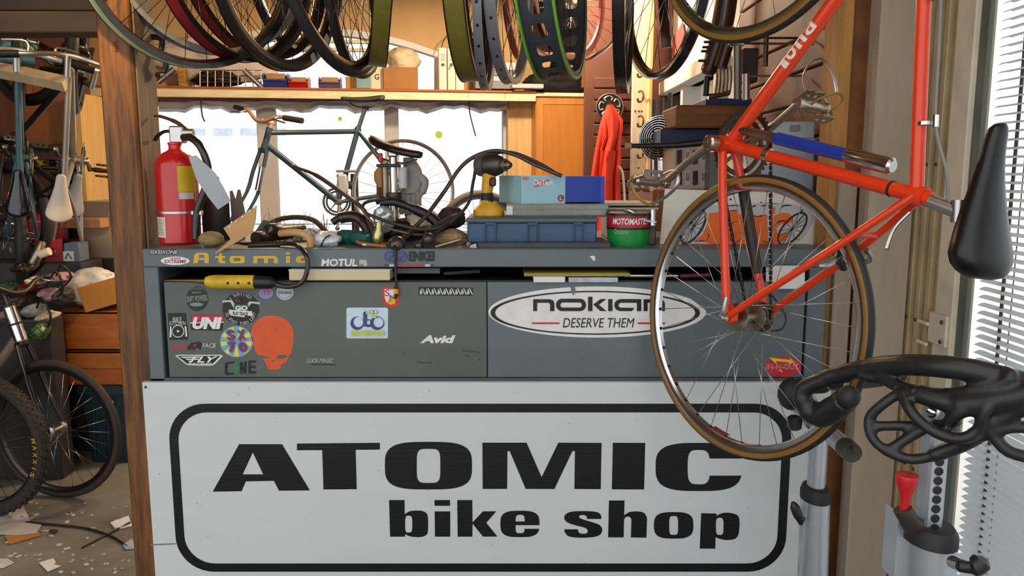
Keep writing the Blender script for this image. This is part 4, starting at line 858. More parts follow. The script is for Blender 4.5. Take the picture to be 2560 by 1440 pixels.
# pump along the seat tube
pn = lambda s_, o_=.042: Bf(at(s_)[0]+I1['at'](1)[1]*0+sin(rad(73))*o_, .006, at(s_)[1]+cos(rad(73))*o_)
pm = node('frame_pump', T1, 'blue and chrome frame pump clipped along the seat tube')
part(pm, 'pump_head', MB().tube([pn(.03), pn(.05), pn(.15)], [.008, .011, .0115], 14), alu_old)
part(pm, 'pump_barrel', MB().tube([pn(.145), pn(.345)], .0142, 16), mat('pump_blue', (26, 54, 150), .3, coat=.3), 'blue barrel')
part(pm, 'pump_handle', MB().tube([pn(.335), pn(.34), pn(.44), pn(.445)], [.014, .017, .017, .012], 16), chrome)
part(pm, 'pump_valve', MB().tube([pn(.03, .042), pn(.03, .06), pn(.045, .062)], .006, 10), alu)
for s_ in (.12, ): part(T1, 'derailleur_band', MB().tube([Bf(*(at(s_)[0], 0, at(s_)[1])), Bf(*(at(s_+.014)[0], 0, at(s_+.014)[1]))], .0172, 14), chrome)
part(T1, 'seat_band', MB().tube([Bf(at(.45)[0], 0, at(.45)[1]), Bf(at(.455)[0], 0, at(.455)[1])], .0162, 14), mat('badge_black', (30, 30, 28), .4))
# brake cable and its clips on the top tube
st, ht = I1['st'], I1['ht']; tt = lambda s_, o_, y: Bf(st[0]+s_*(ht[0]-st[0]), y, st[1]+o_)
part(T1, 'brake_cable', MB().tube(cr([tt(.9, .021, .0), tt(.5, .021, .0), tt(.24, .021, 0), tt(.08, .045, .0), tt(-.03, .05, .0)], 5), .0032, 8), mat('cable_grey', (120, 122, 122), .4))
for s_ in (.24, .66): part(T1, 'cable_clip', MB().tube([tt(s_, 0, 0), tt(s_+.012, 0, 0)], .0148, 14).tube([tt(s_-.01, .021, 0), tt(s_+.03, .021, 0)], .0055, 8), chrome)
# chainstay guard, brake caliper, skewer
part(T1, 'chainstay_guard', MB().tube([Bf(bb[0]*.74, -.0345, bb[1]*.74), Bf(bb[0]*.25, -.0545, bb[1]*.25)], .0135, 12), mat('guard_black', (44, 26, 26), .5), 'dark wrap on the chainstay')
sx = lambda k, y, o_=0.: Bf(st[0]*k-.0, y, st[1]*k+o_)
bc = node('brake_caliper', T1, 'silver rear brake caliper')
part(bc, 'caliper_arm', MB().tube(cr([P(2046, 664, 1.68), P(2060, 664, 1.68), P(2085, 652, 1.69), P(2104, 636, 1.70)], 4), [.007]*4+[.0085]*9, 10), alu)
part(bc, 'brake_pad', MB().box(P(2110, 648, 1.70), (.016, .016, .05), None, .004), black)
part(T1, 'gear_cable', MB().tube(cr([P(1928, 735, 1.95), P(1950, 765, 1.95), P(1965, 795, 1.95), P(1955, 822, 1.95), P(1928, 828, 1.95)], 5), .0024, 8), black)
for sg in (-1,):
    part(bc, 'caliper_arm', MB().tube(cr([Bf(st[0]*.73-.03, 0, st[1]*.73), Bf(st[0]*.73-.05, sg*.03, st[1]*.73-.01), Bf(st[0]*.68-.045, sg*.04, st[1]*.68-.03), Bf(st[0]*.64-.02, sg*.026, st[1]*.64-.05)], 4), .0065, 8, flat=.7), alu)
    part(bc, 'brake_pad', MB().box(Bf(st[0]*.63-.012, sg*.018, st[1]*.63-.03), (.05, .012, .012), Matrix((u_ := V(I1['f']), l1, I1['u'])).transposed(), .003), black)
part(T1, 'seat_stay_bridge', MB().tube([sx(.73, -.03), sx(.73, .03)], .007, 10), orange)
part(T1, 'skewer_lever', MB().tube(cr([Bf(0, .072, 0), Bf(.012, .082, .006), Bf(.05, .084, .016)], 4), [.009, .0085, .008, .0075, .007, .0065, .006, .005, .004], 10, flat=.6), alu)
part(T1, 'axle_nut', MB().lathe([(.011, 0), (.012, .006), (.008, .014), (.005, .02)], Bf(0, .066, 0), l1, 14), alu)
part(T1, 'brake_lever_spare', MB().tube(cr([Bf(st[0]-.03, .02, st[1]-.01), Bf(st[0]-.06, .035, st[1]-.03), Bf(st[0]-.1, .05, st[1]-.035)], 4), .004, 8), alu)
sr = mat('spoke_reflector', (130, 40, 40), .3)
part(T1, 'rim_label', MB().tube(cr([OA+(OF*sin(a)+OU*cos(a))*.2935 for a in (rad(252), rad(255), rad(258), rad(261))], 3), .009, 8, flat=.2, up=l1), sr, 'red label on the rear rim')
# ---------------------------------------------------------------- things on the bench
def h_of(py, Y): return P(1280, py, Y).z
def cyltext(mb, s, C, r, ang, z0, z1, span, bold=.02, shear=0.):
    """lettering wrapped on an upright cylinder; ang is the middle, measured from -Y"""
    vs, fs = textgeo(s, bold, shear); o = []
    for x, y in vs:
        a = ang+(x-.5)*span; o.append(V((C[0]+r*sin(a), C[1]-r*cos(a), z0+(z1-z0)*y)))
    return mb.add(o, fs)
def cylpatch(mb, C, r, a0, a1, z0, z1, k=10):
    return mb.grid([[(C[0]+r*sin(a0+(a1-a0)*i/k), C[1]-r*cos(a0+(a1-a0)*i/k), z) for i in range(k+1)] for z in (z0, z1)])
# fire extinguisher
Ye = 2.42; ex = P(445, 500, Ye).x; er = .0605; ez = h_of(370, Ye)-.012
fe = thing('fire_extinguisher', 'red fire extinguisher with black hose standing by the timber post', 'extinguisher', (ex, Ye, zt))
part(fe, 'cylinder', MB().lathe([(er*.9, zt), (er, zt+.006), (er, ez-.055), (er*.97, ez-.035), (er*.86, ez-.018), (er*.62, ez-.004), (.022, ez+.004), (.0175, ez+.01), (.0175, ez+.02), (.02, ez+.022), (.02, ez+.028)], (ex, Ye, 0), n=36), red_paint)
va = ez+.026
part(fe, 'valve', MB().box((ex+.012, Ye, va+.025), (.042, .034, .05), None, .004).lathe([(.012, 0), (.012, .03)], (ex+.03, Ye-.005, va+.03), (1, 0, 0), 12), alu)
lv = part(fe, 'lever', MB().tube(cr([P(468, 345, Ye), P(466, 325, Ye), P(440, 305, Ye), P(405, 292, Ye+.02), P(388, 290, Ye+.03)], 5), [.012]*6+[.011]*6+[.009]*5+[.007]*4, 10, flat=.55, up=(0, 1, 0)), mat('lever_brown', (66, 46, 42), .3, coat=.4), 'dark squeeze lever')
part(fe, 'lever', MB().tube(cr([P(440, 332, Ye), P(415, 328, Ye), P(396, 338, Ye+.01), P(388, 350, Ye+.02)], 4), .008, 8, flat=.6, up=(0, 1, 0)), black)
part(fe, 'hose', MB().tube(cr([P(458, 344, Ye-.02), P(478, 345, Ye-.035), P(500, 365, Ye-.05), P(517, 405, Ye-.055), P(520, 440, Ye-.055), P(512, 475, Ye-.055), P(498, 510, Ye-.06), P(492, 535, Ye-.06), P(490, 570, Ye-.06), P(490, 596, Ye-.06)], 5), [.011]*36+[.0125]*10, 12), mat('hose_black', (28, 22, 24), .3, coat=.3))
part(fe, 'band', MB().lathe([(er+.0015, h_of(536, Ye-er)), (er+.003, h_of(535, Ye-er)), (er+.003, h_of(529, Ye-er)), (er+.0015, h_of(528, Ye-er))], (ex, Ye, 0), n=36), alu)
part(fe, 'band_clip', MB().box(P(493, 532, Ye-.06), (.034, .012, .014), None, .002), alu)
part(fe, 'label', cylpatch(MB(), (ex, Ye), er+.0006, .42, 1.4, h_of(480, Ye-.05), h_of(415, Ye-.05)), ink(206, 170, 24), 'yellow instruction label')
part(fe, 'label', cylpatch(MB(), (ex, Ye), er+.0008, .45, 1.2, h_of(498, Ye-.05), h_of(481, Ye-.05)), ink(200, 196, 190), 'white strip label')
lb_ = part(fe, 'label', cylpatch(MB(), (ex, Ye), er+.0006, -1.2, -.28, h_of(594, Ye-.05), h_of(543, Ye-.05)), ink(214, 206, 190), 'white inspection label')
mb = MB()
for i in range(9): cylpatch(mb, (ex, Ye), er+.0011, -1.05, -.5+.1*random.random(), h_of(550+i*4.6, Ye-.05), h_of(548.6+i*4.6, Ye-.05))
part(lb_, 'small_print', mb, ink(120, 100, 100), kind='stuff')
tg = MB().grid([[P(472, 393, Ye-.075), P(490, 388, Ye-.072)], [P(492, 450, Ye-.08), P(538, 432, Ye-.07)], [P(522, 495, Ye-.08), P(560, 470, Ye-.065)], [P(545, 524, Ye-.078), P(577, 503, Ye-.06)]], .0012)
solo('paper_tag', tg, paper_grey, 'long white inspection tag tied to the fire extinguisher', 'tag')
# dark cylinder behind
Yc = 2.58; cxx = P(541, 560, Yc).x; r_ = S(33, Yc)
gc = thing('gas_cylinder', 'black steel gas bottle half hidden behind the paper tag', 'cylinder', (cxx, Yc, zt))
part(gc, 'body', MB().lathe([(r_*.9, zt), (r_, zt+.006), (r_, h_of(500, Yc)), (r_*.8, h_of(482, Yc)), (r_*.4, h_of(470, Yc)), (.016, h_of(460, Yc))], (cxx, Yc, 0), n=28), charcoal)
part(gc, 'neck', MB().lathe([(.016, h_of(462, Yc)), (.016, h_of(445, Yc)), (.012, h_of(440, Yc))], (cxx, Yc, 0), n=16), black)
# twine ball, card, wedge
tb = P(527, 606, 2.31)
mb = MB().ball((tb.x, 2.315, zt+.022), (.037, .03, .0235), 20)
solo('twine_ball', mb, mat('twine', (150, 128, 84), .8, var=.4, sc=60, stretch=(1, 1, 5), bump=.5, bs=120), 'squashed ball of olive twine at the foot of the extinguisher', 'ball')
cd = thing('cardboard_sheet', 'tan cardboard sheet with punched holes leaning out over the bench edge', 'cardboard', P(590, 620, 2.3))
part(cd, 'sheet', MB().grid([[P(540, 634, 2.225), P(578, 600, 2.27), P(560, 572, 2.33)], [P(600, 600, 2.24), P(625, 575, 2.28), P(600, 545, 2.34)], [P(632, 580, 2.26), P(640, 548, 2.3), P(642, 515, 2.34)]], .003), mat('card_light', (218, 174, 124), .8, var=.06, sc=8))
for x, y in ((574, 567), (590, 553), (606, 541), (624, 527), (636, 519)): part(cd, 'hole', MB().lathe([(.0028, 0), (.0028, .0006)], P(x, y, 2.318), (0, -1, 0), 10), white_paint)
pts = [(574, 478), (581, 476), (589, 497), (594, 474), (601, 474), (613, 530), (614, 615), (584, 615)]
tri = tessellate_polygon([[V((x, y, 0)) for x, y in pts]]); n_ = len(pts)
mb = MB().add([P(x, y, 2.6) for x, y in pts]+[P(x, y, 2.63) for x, y in pts], [tuple(t) for t in tri]+[tuple(i+n_ for i in t) for t in tri]+[(i, (i+1) % n_, (i+1) % n_+n_, i+n_) for i in range(n_)])
solo('notched_bracket', mb, mat('bracket_grey', (120, 106, 98), .5, metal=.3), 'grey bracket with a V notch standing behind the cardboard', 'bracket')
mb = MB().tube([P(645, 598, 2.5), P(668, 560, 2.55)], [.02, .018], 14); solo('teal_can', mb, mat('can_teal', (92, 118, 122), .4), 'grey teal can lying behind the torches', 'can')
for i, (x, y, rr_, Yq, lab) in enumerate(((672, 580, .026, 2.42, 'larger black torch lying with its round lens facing out'), (638, 602, .02, 2.36, 'smaller black torch in front of the larger one'))):
    tr_ = thing('torch', lab, 'torch', P(x, y, Yq), 'torches on the bench'); c = P(x, y, Yq); c.z = max(c.z, zt+rr_)
    part(tr_, 'barrel', MB().lathe([(rr_*.94, 0), (rr_, .004), (rr_, .03), (rr_*.7, .05), (rr_*.66, .15)], c, (.5, 1, 0), 20), black)
    part(tr_, 'lens', MB().lathe([(rr_*.8, -.001), (0, -.002)], c, (.5, 1, 0), 20), mat('lens_dark', (60, 52, 46), .1, coat=.6))
# bent bar tape hook
mb = MB().tube(cr([P(700, 584, 2.36), P(735, 581, 2.34), P(762, 586, 2.33), P(776, 602, 2.32), P(774, 622, 2.31)], 6), .0105, 12)
hk2 = solo('bar_end', mb, mat('tape_tan', (206, 160, 104), .6, bump=.1), 'tan taped bar end curling down to the bench edge', 'handlebar')
# coil of dark rubber band and the wire tangle
mb = MB().tube(cr([P(662, 572, 2.62), P(690, 551, 2.63), P(740, 543, 2.64), P(785, 551, 2.64), P(815, 580, 2.63)], 6), .016, 10, flat=.5)
solo('rubber_strip', mb, mat('rubber_brown', (70, 60, 46), .7, bump=.1), 'curved dark brown rubber strip behind the wire tangle', 'strip')
mb = MB()
for i in range(60):
    x0, y0 = random.uniform(680, 800), random.uniform(600, 618); x1 = x0+random.uniform(-70, 40); y1 = random.uniform(520, 590)
    mb.tube(cr([P(x0, y0, 2.45), P((x0+x1)/2+random.uniform(-14, 14), (y0+y1)/2-random.uniform(0, 12), 2.48), P(max(668, x1), y1, 2.5)], 4), .0006, 4)
solo('wire_tangle', mb, mat('fine_wire', (110, 96, 74), .4, metal=.6), 'tangle of fine brown wires sticking up off the bench', 'wires', kind='stuff')
def bag(name, label, cx0, cx1, cy0, cy1, Y, m, amp=.012, th=.05, cat='bag', seed=1):
    rnd = random.Random(seed); c = P((cx0+cx1)/2, (cy0+cy1)/2, Y); a, b = S(cx1-cx0, Y)/2, S(cy1-cy0, Y)/2; mb = MB(); n, m_ = 48, 24; vs = []
    o_ = V((seed*3.7, seed*1.3, 0)); sc_ = 1.1/max(.02, min(a, b))
    for i in range(m_+1):
        t = pi*i/m_
        for k in range(n):
            q = 2*pi*k/n; d = V((a*sin(t)*cos(q), th*sin(t)*sin(q), b*cos(t))); e = d*sc_
            f_ = 1+amp/min(a, b)*1.5*(NZ.noise(e+o_)+.8*(.3-abs(NZ.noise(e*2.1+o_)))+.5*(.3-abs(NZ.noise(e*4.5+o_))))
            vs.append(c+V((d.x*f_, d.y*f_, d.z*(.8+.2*f_))))
    mb.add(vs, [(i*n+k, i*n+(k+1) % n, (i+1)*n+(k+1) % n, (i+1)*n+k) for i in range(m_) for k in range(n)])
    return solo(name, mb, m, label, cat, sharp=75)
bag('plastic_bag', 'clear plastic bag of spokes tied with a dark band', 782, 852, 578, 622, 2.36, plastic_clear, .006, .04, seed=3)
solo('bag_tie', MB().tube(cr([P(800, 620, 2.32), P(812, 596, 2.315), P(826, 588, 2.32)], 4), .0025, 8), charcoal, 'dark wire tie round the clear bag', 'tie')
mb = MB()
for x1, y1 in ((808, 535), (812, 560), (780, 590), (772, 572), (818, 548)): mb.tube([P(815, 592, 2.36), P(x1, y1, 2.4)], .0012, 5)
solo('loose_spokes', mb, steel_dark, 'few thin spokes sticking out of the clear bag', 'spokes', kind='stuff')
bag('rag', 'crumpled white paper towel behind the tan bar end', 735, 812, 570, 620, 2.55, paper, .012, .05, cat='paper towel', seed=5)
# green drill lying on its side
gd = thing('power_drill', 'green corded drill lying on the bench beside the clear bag', 'drill', P(885, 600, 2.4))
gm_ = mat('drill_teal', (26, 92, 82), .4, var=.12)
part(gd, 'body', MB().lathe([(.02, 0), (.026, .012), (.027, .06), (.024, .1), (.021, .115)], P(846, 598, 2.42)+V((0, 0, .004)), (1, -.2, -.05), 18), gm_)
part(gd, 'handle', MB().tube(cr([P(880, 596, 2.4), P(905, 598, 2.36), P(925, 602, 2.33)], 4), .018, 12), gm_)
part(gd, 'cord', MB().tube(cr([P(893, 604, 2.33), P(905, 609, 2.3), P(935, 613, 2.29), P(965, 616, 2.29)], 5), .006, 10), mat('cord_amber', (150, 96, 50), .35, coat=.3))
# dark bent saddle-like grip and long leather strap
mb = MB().tube(cr([P(832, 556, 2.45), P(850, 545, 2.45), P(885, 542, 2.45), P(912, 558, 2.44), P(930, 590, 2.42), P(938, 614, 2.4)], 6), [.014]*6+[.022]*12+[.024]*8+[.02]*5, 12, flat=.8)
solo('bar_grip', mb, mat('grip_dark', (44, 30, 28), .4, coat=.2), 'dark brown curved bar grip arching over the green drill', 'grip')
mb = MB().tube(cr([P(720, 411, 2.5), P(745, 420, 2.5), P(790, 438, 2.48), P(850, 478, 2.44), P(905, 520, 2.42), P(925, 560, 2.4), P(940, 600, 2.38)], 7), [.002]*4+[.008]*10+[.0105]*29, 10, flat=.6, up=(0, 1, 0))
solo('fender_strip', mb, mat('leather_brown', (70, 52, 46), .4, var=.25, sc=20), 'long tapered brown strip leaning up over the bench clutter', 'strip')
# saddle on a chrome post
sp_ = thing('saddle_stand', 'black saddle on a chrome post standing among the bench clutter', 'stand', (P(985, 500, 2.55).x, 2.55, zt))
Ys = 2.55; so = P(987, 386, Ys); sf = (P(1040, 398, Ys)-so).normalized(); su = V((-sf.z*-1, 0, 0)); su = V((-sf.z, 0, sf.x)); sl = su.cross(sf)
Bs = lambda x, y, z: so+sf*x+sl*y+su*z
sd2 = part(sp_, 'saddle', loft(MB(), saddle_rings(Bs, -.01, .012, .175, .12, th=.034)), mat('saddle_dark', (40, 26, 26), .35, coat=.3), sharp=60)
part(sd2, 'saddle_rail', MB().tube(cr([Bs(.07, 0, 0), Bs(.03, .02, -.022), Bs(-.04, .02, -.022), Bs(-.07, .03, .0)], 4), .0035, 8), chrome)
xp = P(985, 500, Ys).x
part(sp_, 'post', MB().tube([(xp, Ys, h_of(384, Ys)), (xp, Ys, zt)], .0125, 14), chrome)
part(sp_, 'clamp', MB().box((xp, Ys, h_of(384, Ys)), (.03, .04, .022), None, .004), alu)
part(sp_, 'side_post', MB().tube([(xp-.028, Ys+.01, h_of(405, Ys)), (xp-.028, Ys+.01, zt)], .011, 12), alu_old)
part(sp_, 'side_post', MB().tube([(xp+.03, Ys+.0, h_of(418, Ys)), (xp+.03, Ys, h_of(470, Ys))], .014, 14), light_grey)
part(sp_, 'collar', MB().lathe([(.022, 0), (.024, .004), (.024, .02), (.022, .024)], (xp, Ys, h_of(500, Ys)), n=18), steel_dark)
part(sp_, 'collar', MB().box((xp-.012, Ys-.015, h_of(414, Ys)), (.075, .03, .01), None, .003), charcoal)
part(sp_, 'tool_arm', MB().tube(cr([P(940, 505, Ys-.03), P(960, 500, Ys-.03), P(1000, 512, Ys-.03), P(1035, 522, Ys-.03)], 4), .01, 10), black)
part(sp_, 'red_reflector', MB().box(P(951, 394, Ys-.02), (.014, .012, .028), None, .003), red_plastic, 'small red reflector')
part(sp_, 'foot', MB().lathe([(.06, zt), (.06, zt+.008), (.02, zt+.014)], (xp, Ys, 0), n=24), steel_dark)
# gloves hanging on the stand
lg = mat('glove_grey', (150, 146, 142), .8, var=.2, sc=12, bump=.15, bs=40); lt_ = mat('glove_tan', (170, 124, 74), .8, var=.15)
gl = thing('work_glove', 'grey leather work glove hung fingers down behind the saddle post', 'glove', P(1030, 470, 2.6), 'gloves on the saddle stand')
Yg = 2.6
part(gl, 'palm', loft(MB(), [[P(x+dx*cos(2*pi*k/10), y+2*sin(2*pi*k/10), Yg+.022*sin(2*pi*k/10)) for k in range(10)] for x, y, dx in ((1022, 395, 14), (1030, 420, 22), (1034, 445, 25), (1030, 468, 25), (1024, 485, 23))]), lg)
for x0, x1, y1 in ((1008, 1004, 535), (1020, 1018, 545), (1033, 1032, 548), (1044, 1046, 520)): part(gl, 'finger', MB().tube(cr([P(x0, 475, Yg), P((x0+x1)/2+1, 505, Yg-.006), P(x1, y1, Yg)], 4), [.0105]*4+[.01]*4+[.006], 10), lg)
part(gl, 'thumb', MB().tube(cr([P(1046, 440, Yg), P(1062, 455, Yg-.01), P(1058, 476, Yg-.012), P(1050, 490, Yg-.01)], 4), [.014]*5+[.012]*5+[.007]*3, 10), lg)
g2 = thing('work_glove', 'tan and brown work glove hung on the other side of the saddle post', 'glove', P(950, 440, 2.6), 'gloves on the saddle stand')
part(g2, 'palm', loft(MB(), [[P(x+dx*cos(2*pi*k/10), y+2*sin(2*pi*k/10), Yg+.02*sin(2*pi*k/10)) for k in range(10)] for x, y, dx in ((958, 415, 10), (950, 430, 15), (951, 450, 16), (956, 470, 11))]), lt_)
for x0, x1, y1 in ((948, 946, 500), (956, 957, 512), (964, 966, 505)): part(g2, 'finger', MB().tube([P(x0, 462, Yg), P(x1, y1, Yg)], [.009, .006], 8), mat('glove_brown', (104, 62, 40), .7))
# clutter round the stand
bag('foil_packet', 'shiny silver foil packet standing in front of the saddle post', 934, 984, 514, 582, 2.42, mat('foil', (206, 212, 212), .22, metal=.6, var=.15, sc=18, bump=.4, bs=40), .008, .02, cat='packet', seed=8)
bag('cloth_rag', 'cream rag bundled between the saddle stand and the purple cap', 1026, 1102, 526, 574, 2.5, mat('rag_cream', (220, 204, 176), .8, var=.08), .008, .05, cat='rag', seed=9)
cp = bag('knit_cap', 'dark purple knitted cap with a red patch beside the blue organizer', 1098, 1162, 516, 572, 2.48, mat('cap_plum', (52, 34, 44), .85, var=.2, bump=.2, bs=60), .006, .05, cat='cap', seed=11)
bag('straw_bundle', 'bundle of frayed tan straw below the purple cap', 1084, 1166, 570, 622, 2.42, mat('straw', (176, 146, 104), .8, var=.35, sc=40, stretch=(1, 1, 4), bump=.3, bs=80), .006, .05, cat='bundle', seed=12)
bag('dark_bag', 'black crumpled bag heaped in the middle of the bench', 950, 1100, 546, 622, 2.55, mat('bag_black', (30, 26, 28), .35, bump=.2, bs=30), .012, .06, seed=13)
for i, (x, y, rr_, lab) in enumerate(((992, 612, .026, 'largest black ball knob at the bench edge'), (1047, 614, .014, 'small black ball knob beside the largest one'), (1071, 598, .018, 'black ball knob set higher behind the small one'))):
    kn = thing('lever_knob', lab, 'knob', P(x, y, 2.27), 'ball knobs at the bench edge'); c = P(x, y, 2.27)
    part(kn, 'knob', MB().ball(c, rr_, 18), mat('knob_dark', (48, 40, 38), .3, coat=.4)); part(kn, 'shaft', MB().tube([c+V((0, .005, .0)), c+V((.05, .09, .04))], .005, 8), steel_dark)
mb = MB().lathe([(.012, 0), (.016, .006), (.016, .03), (.01, .04), (.01, .06)], P(944, 607, 2.32), (0.1, 0, 1), 16); solo('brass_fitting', mb, mat('brass_fit', (196, 186, 130), .25, metal=.8), 'small shiny brass fitting beside the drill cord', 'fitting')
solo('grip_tube', MB().tube(cr([P(950, 508, 2.44), P(985, 505, 2.44), P(1030, 520, 2.43), P(1080, 545, 2.42), P(1112, 580, 2.4)], 5), [.012]*11+[.016]*10, 12), black, 'black bar end slanting down across the cream rag', 'grip')
solo('black_pouch', MB().tube(cr([P(1048, 612, 2.34), P(1075, 585, 2.36), P(1110, 560, 2.4), P(1140, 545, 2.44)], 5), [.01]*4+[.02]*8+[.024]*4, 12, flat=.7), charcoal, 'charcoal padded pouch leaning against the purple cap', 'pouch')
for i, (x, y, x2, y2, m_, lab) in enumerate(((905, 612, 965, 619, alu, 'thin silver spoke wrench lying at the bench edge'), (1088, 618, 1150, 600, alu_old, 'worn silver spanner lying on the tan straw'), (620, 616, 700, 612, black, 'black rod lying before the torches'))): solo('hand_tool', MB().tube([P(x, y, 2.29), P(x2, y2, 2.31)], .006, 8), m_, lab, 'tool')
# long cables looping over the bench
cbm = mat('cable_dark', (64, 50, 44), .35, coat=.3)
solo('air_hose', MB().tube(cr([P(968, 616, 2.33), P(1010, 590, 2.36), P(1060, 545, 2.4), P(1110, 480, 2.45), P(1150, 420, 2.48), P(1190, 390, 2.48), P(1240, 377, 2.46), P(1290, 388, 2.44), P(1330, 408, 2.42), P(1380, 430, 2.4), P(1404, 440, 2.4)], 7), .0062, 10), cbm, 'dark hose arching over the yellow impact driver', 'hose')
solo('power_cable', MB().tube(cr([P(1402, 440, 2.47), P(1340, 404, 2.5), P(1270, 380, 2.5), P(1200, 400, 2.5), P(1184, 450, 2.47), P(1170, 510, 2.42), P(1120, 560, 2.36), P(1060, 574, 2.34), P(990, 560, 2.34), P(930, 540, 2.36), P(908, 525, 2.4), P(912, 508, 2.44), P(945, 500, 2.46), P(985, 508, 2.48)], 7), .0048, 10), charcoal, 'black power cable looping low across the bench clutter', 'cable')
solo('thin_cable', MB().tube(cr([P(905, 522, 2.38), P(920, 545, 2.37), P(950, 565, 2.36), P(1030, 585, 2.36), P(1075, 586, 2.38)], 6), .004, 8), mat('cable_amber', (120, 84, 52), .35), 'thin amber cable lying across the foil packet', 'cable')
# organizer, tray, case, box, driver
Yo = 2.36
mb = MB(); pbox(mb, 1192, 607, 1528, 621.5, 2.31, .26, .004); tr = solo('flat_tray', mb, mat('tray_grey', (74, 82, 86), .5), 'flat grey tray under the blue organizer', 'tray')
og = thing('organizer_case', 'dusty blue compartment case under the grey case and the yellow driver', 'case', P(1330, 607, Yo))
om = mat('organizer_blue', (62, 88, 122), .5, var=.12)
mb = MB(); pbox(mb, 1168, 556, 1492, 607, Yo, .24, .004); part(og, 'body', mb, om)
mb = MB(); pbox(mb, 1164, 545, 1496, 557, Yo-.012, .26, .004); part(og, 'lid', mb, mat('organizer_lid', (86, 98, 108), .5, var=.1), 'grey blue lid')
for a, b in ((1212, 1240), (1318, 1345), (1434, 1458)):
    mb = MB(); pbox(mb, a, 558, a+3, 607, Yo-.01, .02, .001); part(og, 'rib', mb, om); mb = MB(); pbox(mb, b-3, 558, b, 607, Yo-.01, .02, .001); part(og, 'rib', mb, om); mb = MB(); pbox(mb, a, 557, b, 562, Yo-.011, .02, .001); part(og, 'latch', mb, om)
zo = h_of(545, Yo-.012)
gcs = thing('grey_case', 'dusty grey plastic case with two latches under the glove box', 'case', P(1390, 545, 2.4))
gm2 = mat('case_grey', (138, 140, 136), .55, var=.14, sc=14)
a, c = P(1268, 530, 2.4), P(1520, 530, 2.4); zc1 = h_of(510, 2.4)
part(gcs, 'body', MB().span((a.x, 2.4, zo), (c.x, 2.62, zc1-.003), .006), gm2); part(gcs, 'lid', MB().span((a.x-.002, 2.398, zc1-.018), (c.x+.002, 2.622, zc1), .003), gm2)
for x in (1350, 1452): mb = MB(); pbox(mb, x-8, 516, x+10, 524, 2.396, .01, .001); part(gcs, 'latch', mb, gm2)
part(gcs, 'end_label', MB().span((P(1266, 530, 2.399).x, 2.396, zo+.006), (P(1282, 530, 2.4).x, 2.4, zc1-.006), .001), white_paint)
gb = thing('glove_box', 'pale blue and deep blue DISTECH glove carton on top of the grey case', 'box', P(1400, 508, 2.42))
A_, B_, D_ = P(1303, 470, 2.41), P(1502, 470, 2.44), P(1248, 480, 2.56); C_ = B_+(D_-A_); M_ = A_+(B_-A_)*.55; N_ = D_+(B_-A_)*.55
zb1 = h_of(439, 2.41); E2 = lambda l: [(p.x, p.y) for p in l]
pbm = mat('box_pale_blue', (150, 196, 208), .45, var=.05); dbm = mat('box_deep_blue', (26, 62, 160), .35, var=.05)
part(gb, 'sleeve', MB().ext(E2([A_, M_, N_, D_]), [], (0, 0, zc1), (1, 0, 0), (0, 1, 0), zb1-zc1), pbm, 'pale blue sleeve')
part(gb, 'inner_box', MB().ext(E2([M_, B_, C_, N_]), [], (0, 0, zc1+.004), (1, 0, 0), (0, 1, 0), zb1-zc1-.006), dbm, 'deep blue inner box')
part(gb, 'end_flap', MB().ext(E2([B_, B_+(C_-B_)*.9, B_+(C_-B_)*.9+V((.012, 0, 0)), B_+V((.012, 0, 0))]), [], (0, 0, zc1-.012), (1, 0, 0), (0, 1, 0), zb1-zc1+.01), dbm)
fx = (M_-A_); fx.z = 0; fl = fx.length; fx.normalize(); fn = V((fx.y, -fx.x, 0)); fc = (A_+M_)/2+fn*.0008; hh = zb1-zc1
q_ = lambda s_, t_, o_=0: V((A_.x, A_.y, zc1))+fx*(fl*s_)+V((0, 0, hh*t_))+fn*(.0008+o_)
mk = MB(); mk.add([q_(.03, .95), q_(.17, .95), q_(.17, .85), q_(.03, .85)], [(0, 1, 2, 3)]).add([q_(.28, .84), q_(.68, .86), q_(.5, .66), q_(.3, .58)], [(0, 1, 2, 3)])
part(gb, 'logo_patch', mk, ink(206, 96, 98))
part(gb, 'lettering', ftext(MB(), 'DisTech', q_(.5, .76, .0006), fx, V((0, 0, 1)), fl*.42, hh*.19, .03), W_)
part(gb, 'small_print', ftext(ftext(MB(), 'powder free examination gloves', q_(.52, .5, .0003), fx, V((0, 0, 1)), fl*.7, hh*.04), 'non sterile', q_(.52, .4, .0003), fx, V((0, 0, 1)), fl*.38, hh*.04), ink(196, 216, 222), kind='stuff')
c_ = q_(.9, .2, .0); bx_ = MB().lathe([(hh*.12, 0), (hh*.12, .0006)], c_, fn, 20); part(gb, 'size_dot', bx_, ink(150, 50, 66)); part(gb, 'lettering', ftext(MB(), 'L', c_+fn*.001, fx, V((0, 0, 1)), hh*.08, hh*.13, .03), W_)
# impact driver
Yi = 2.45
dr = thing('impact_driver', 'yellow and black cordless impact driver standing on its battery on the blue case', 'drill', (P(1222, 548, Yi).x, Yi, zo))
dy = mat('driver_yellow', (214, 160, 34), .45, var=.15, sc=20)
dkm = mat('driver_grey', (84, 74, 68), .5, var=.25, sc=30)
hx0 = P(1194, 413, Yi)
part(dr, 'motor_housing', MB().lathe([(.02, 0), (.033, .008), (.036, .025), (.034, .045)], hx0+V((.0, .03, 0)), (1, -.75, 0), 20), dkm)
part(dr, 'gear_case', MB().lathe([(.036, .04), (.036, .06), (.028, .085), (.02, .095)], hx0+V((0, .03, 0)), (1, -.75, 0), 20), steel_dark)
cdir = V((1, -.75, 0)).normalized(); cs_ = hx0+V((0, .03, 0))+cdir*.092
part(dr, 'chuck', MB().lathe([(.017, 0), (.019, .004), (.019, .014), (.013, .016), (.013, .026), (.009, .028), (.008, .034)], cs_, cdir, 18), alu_old)
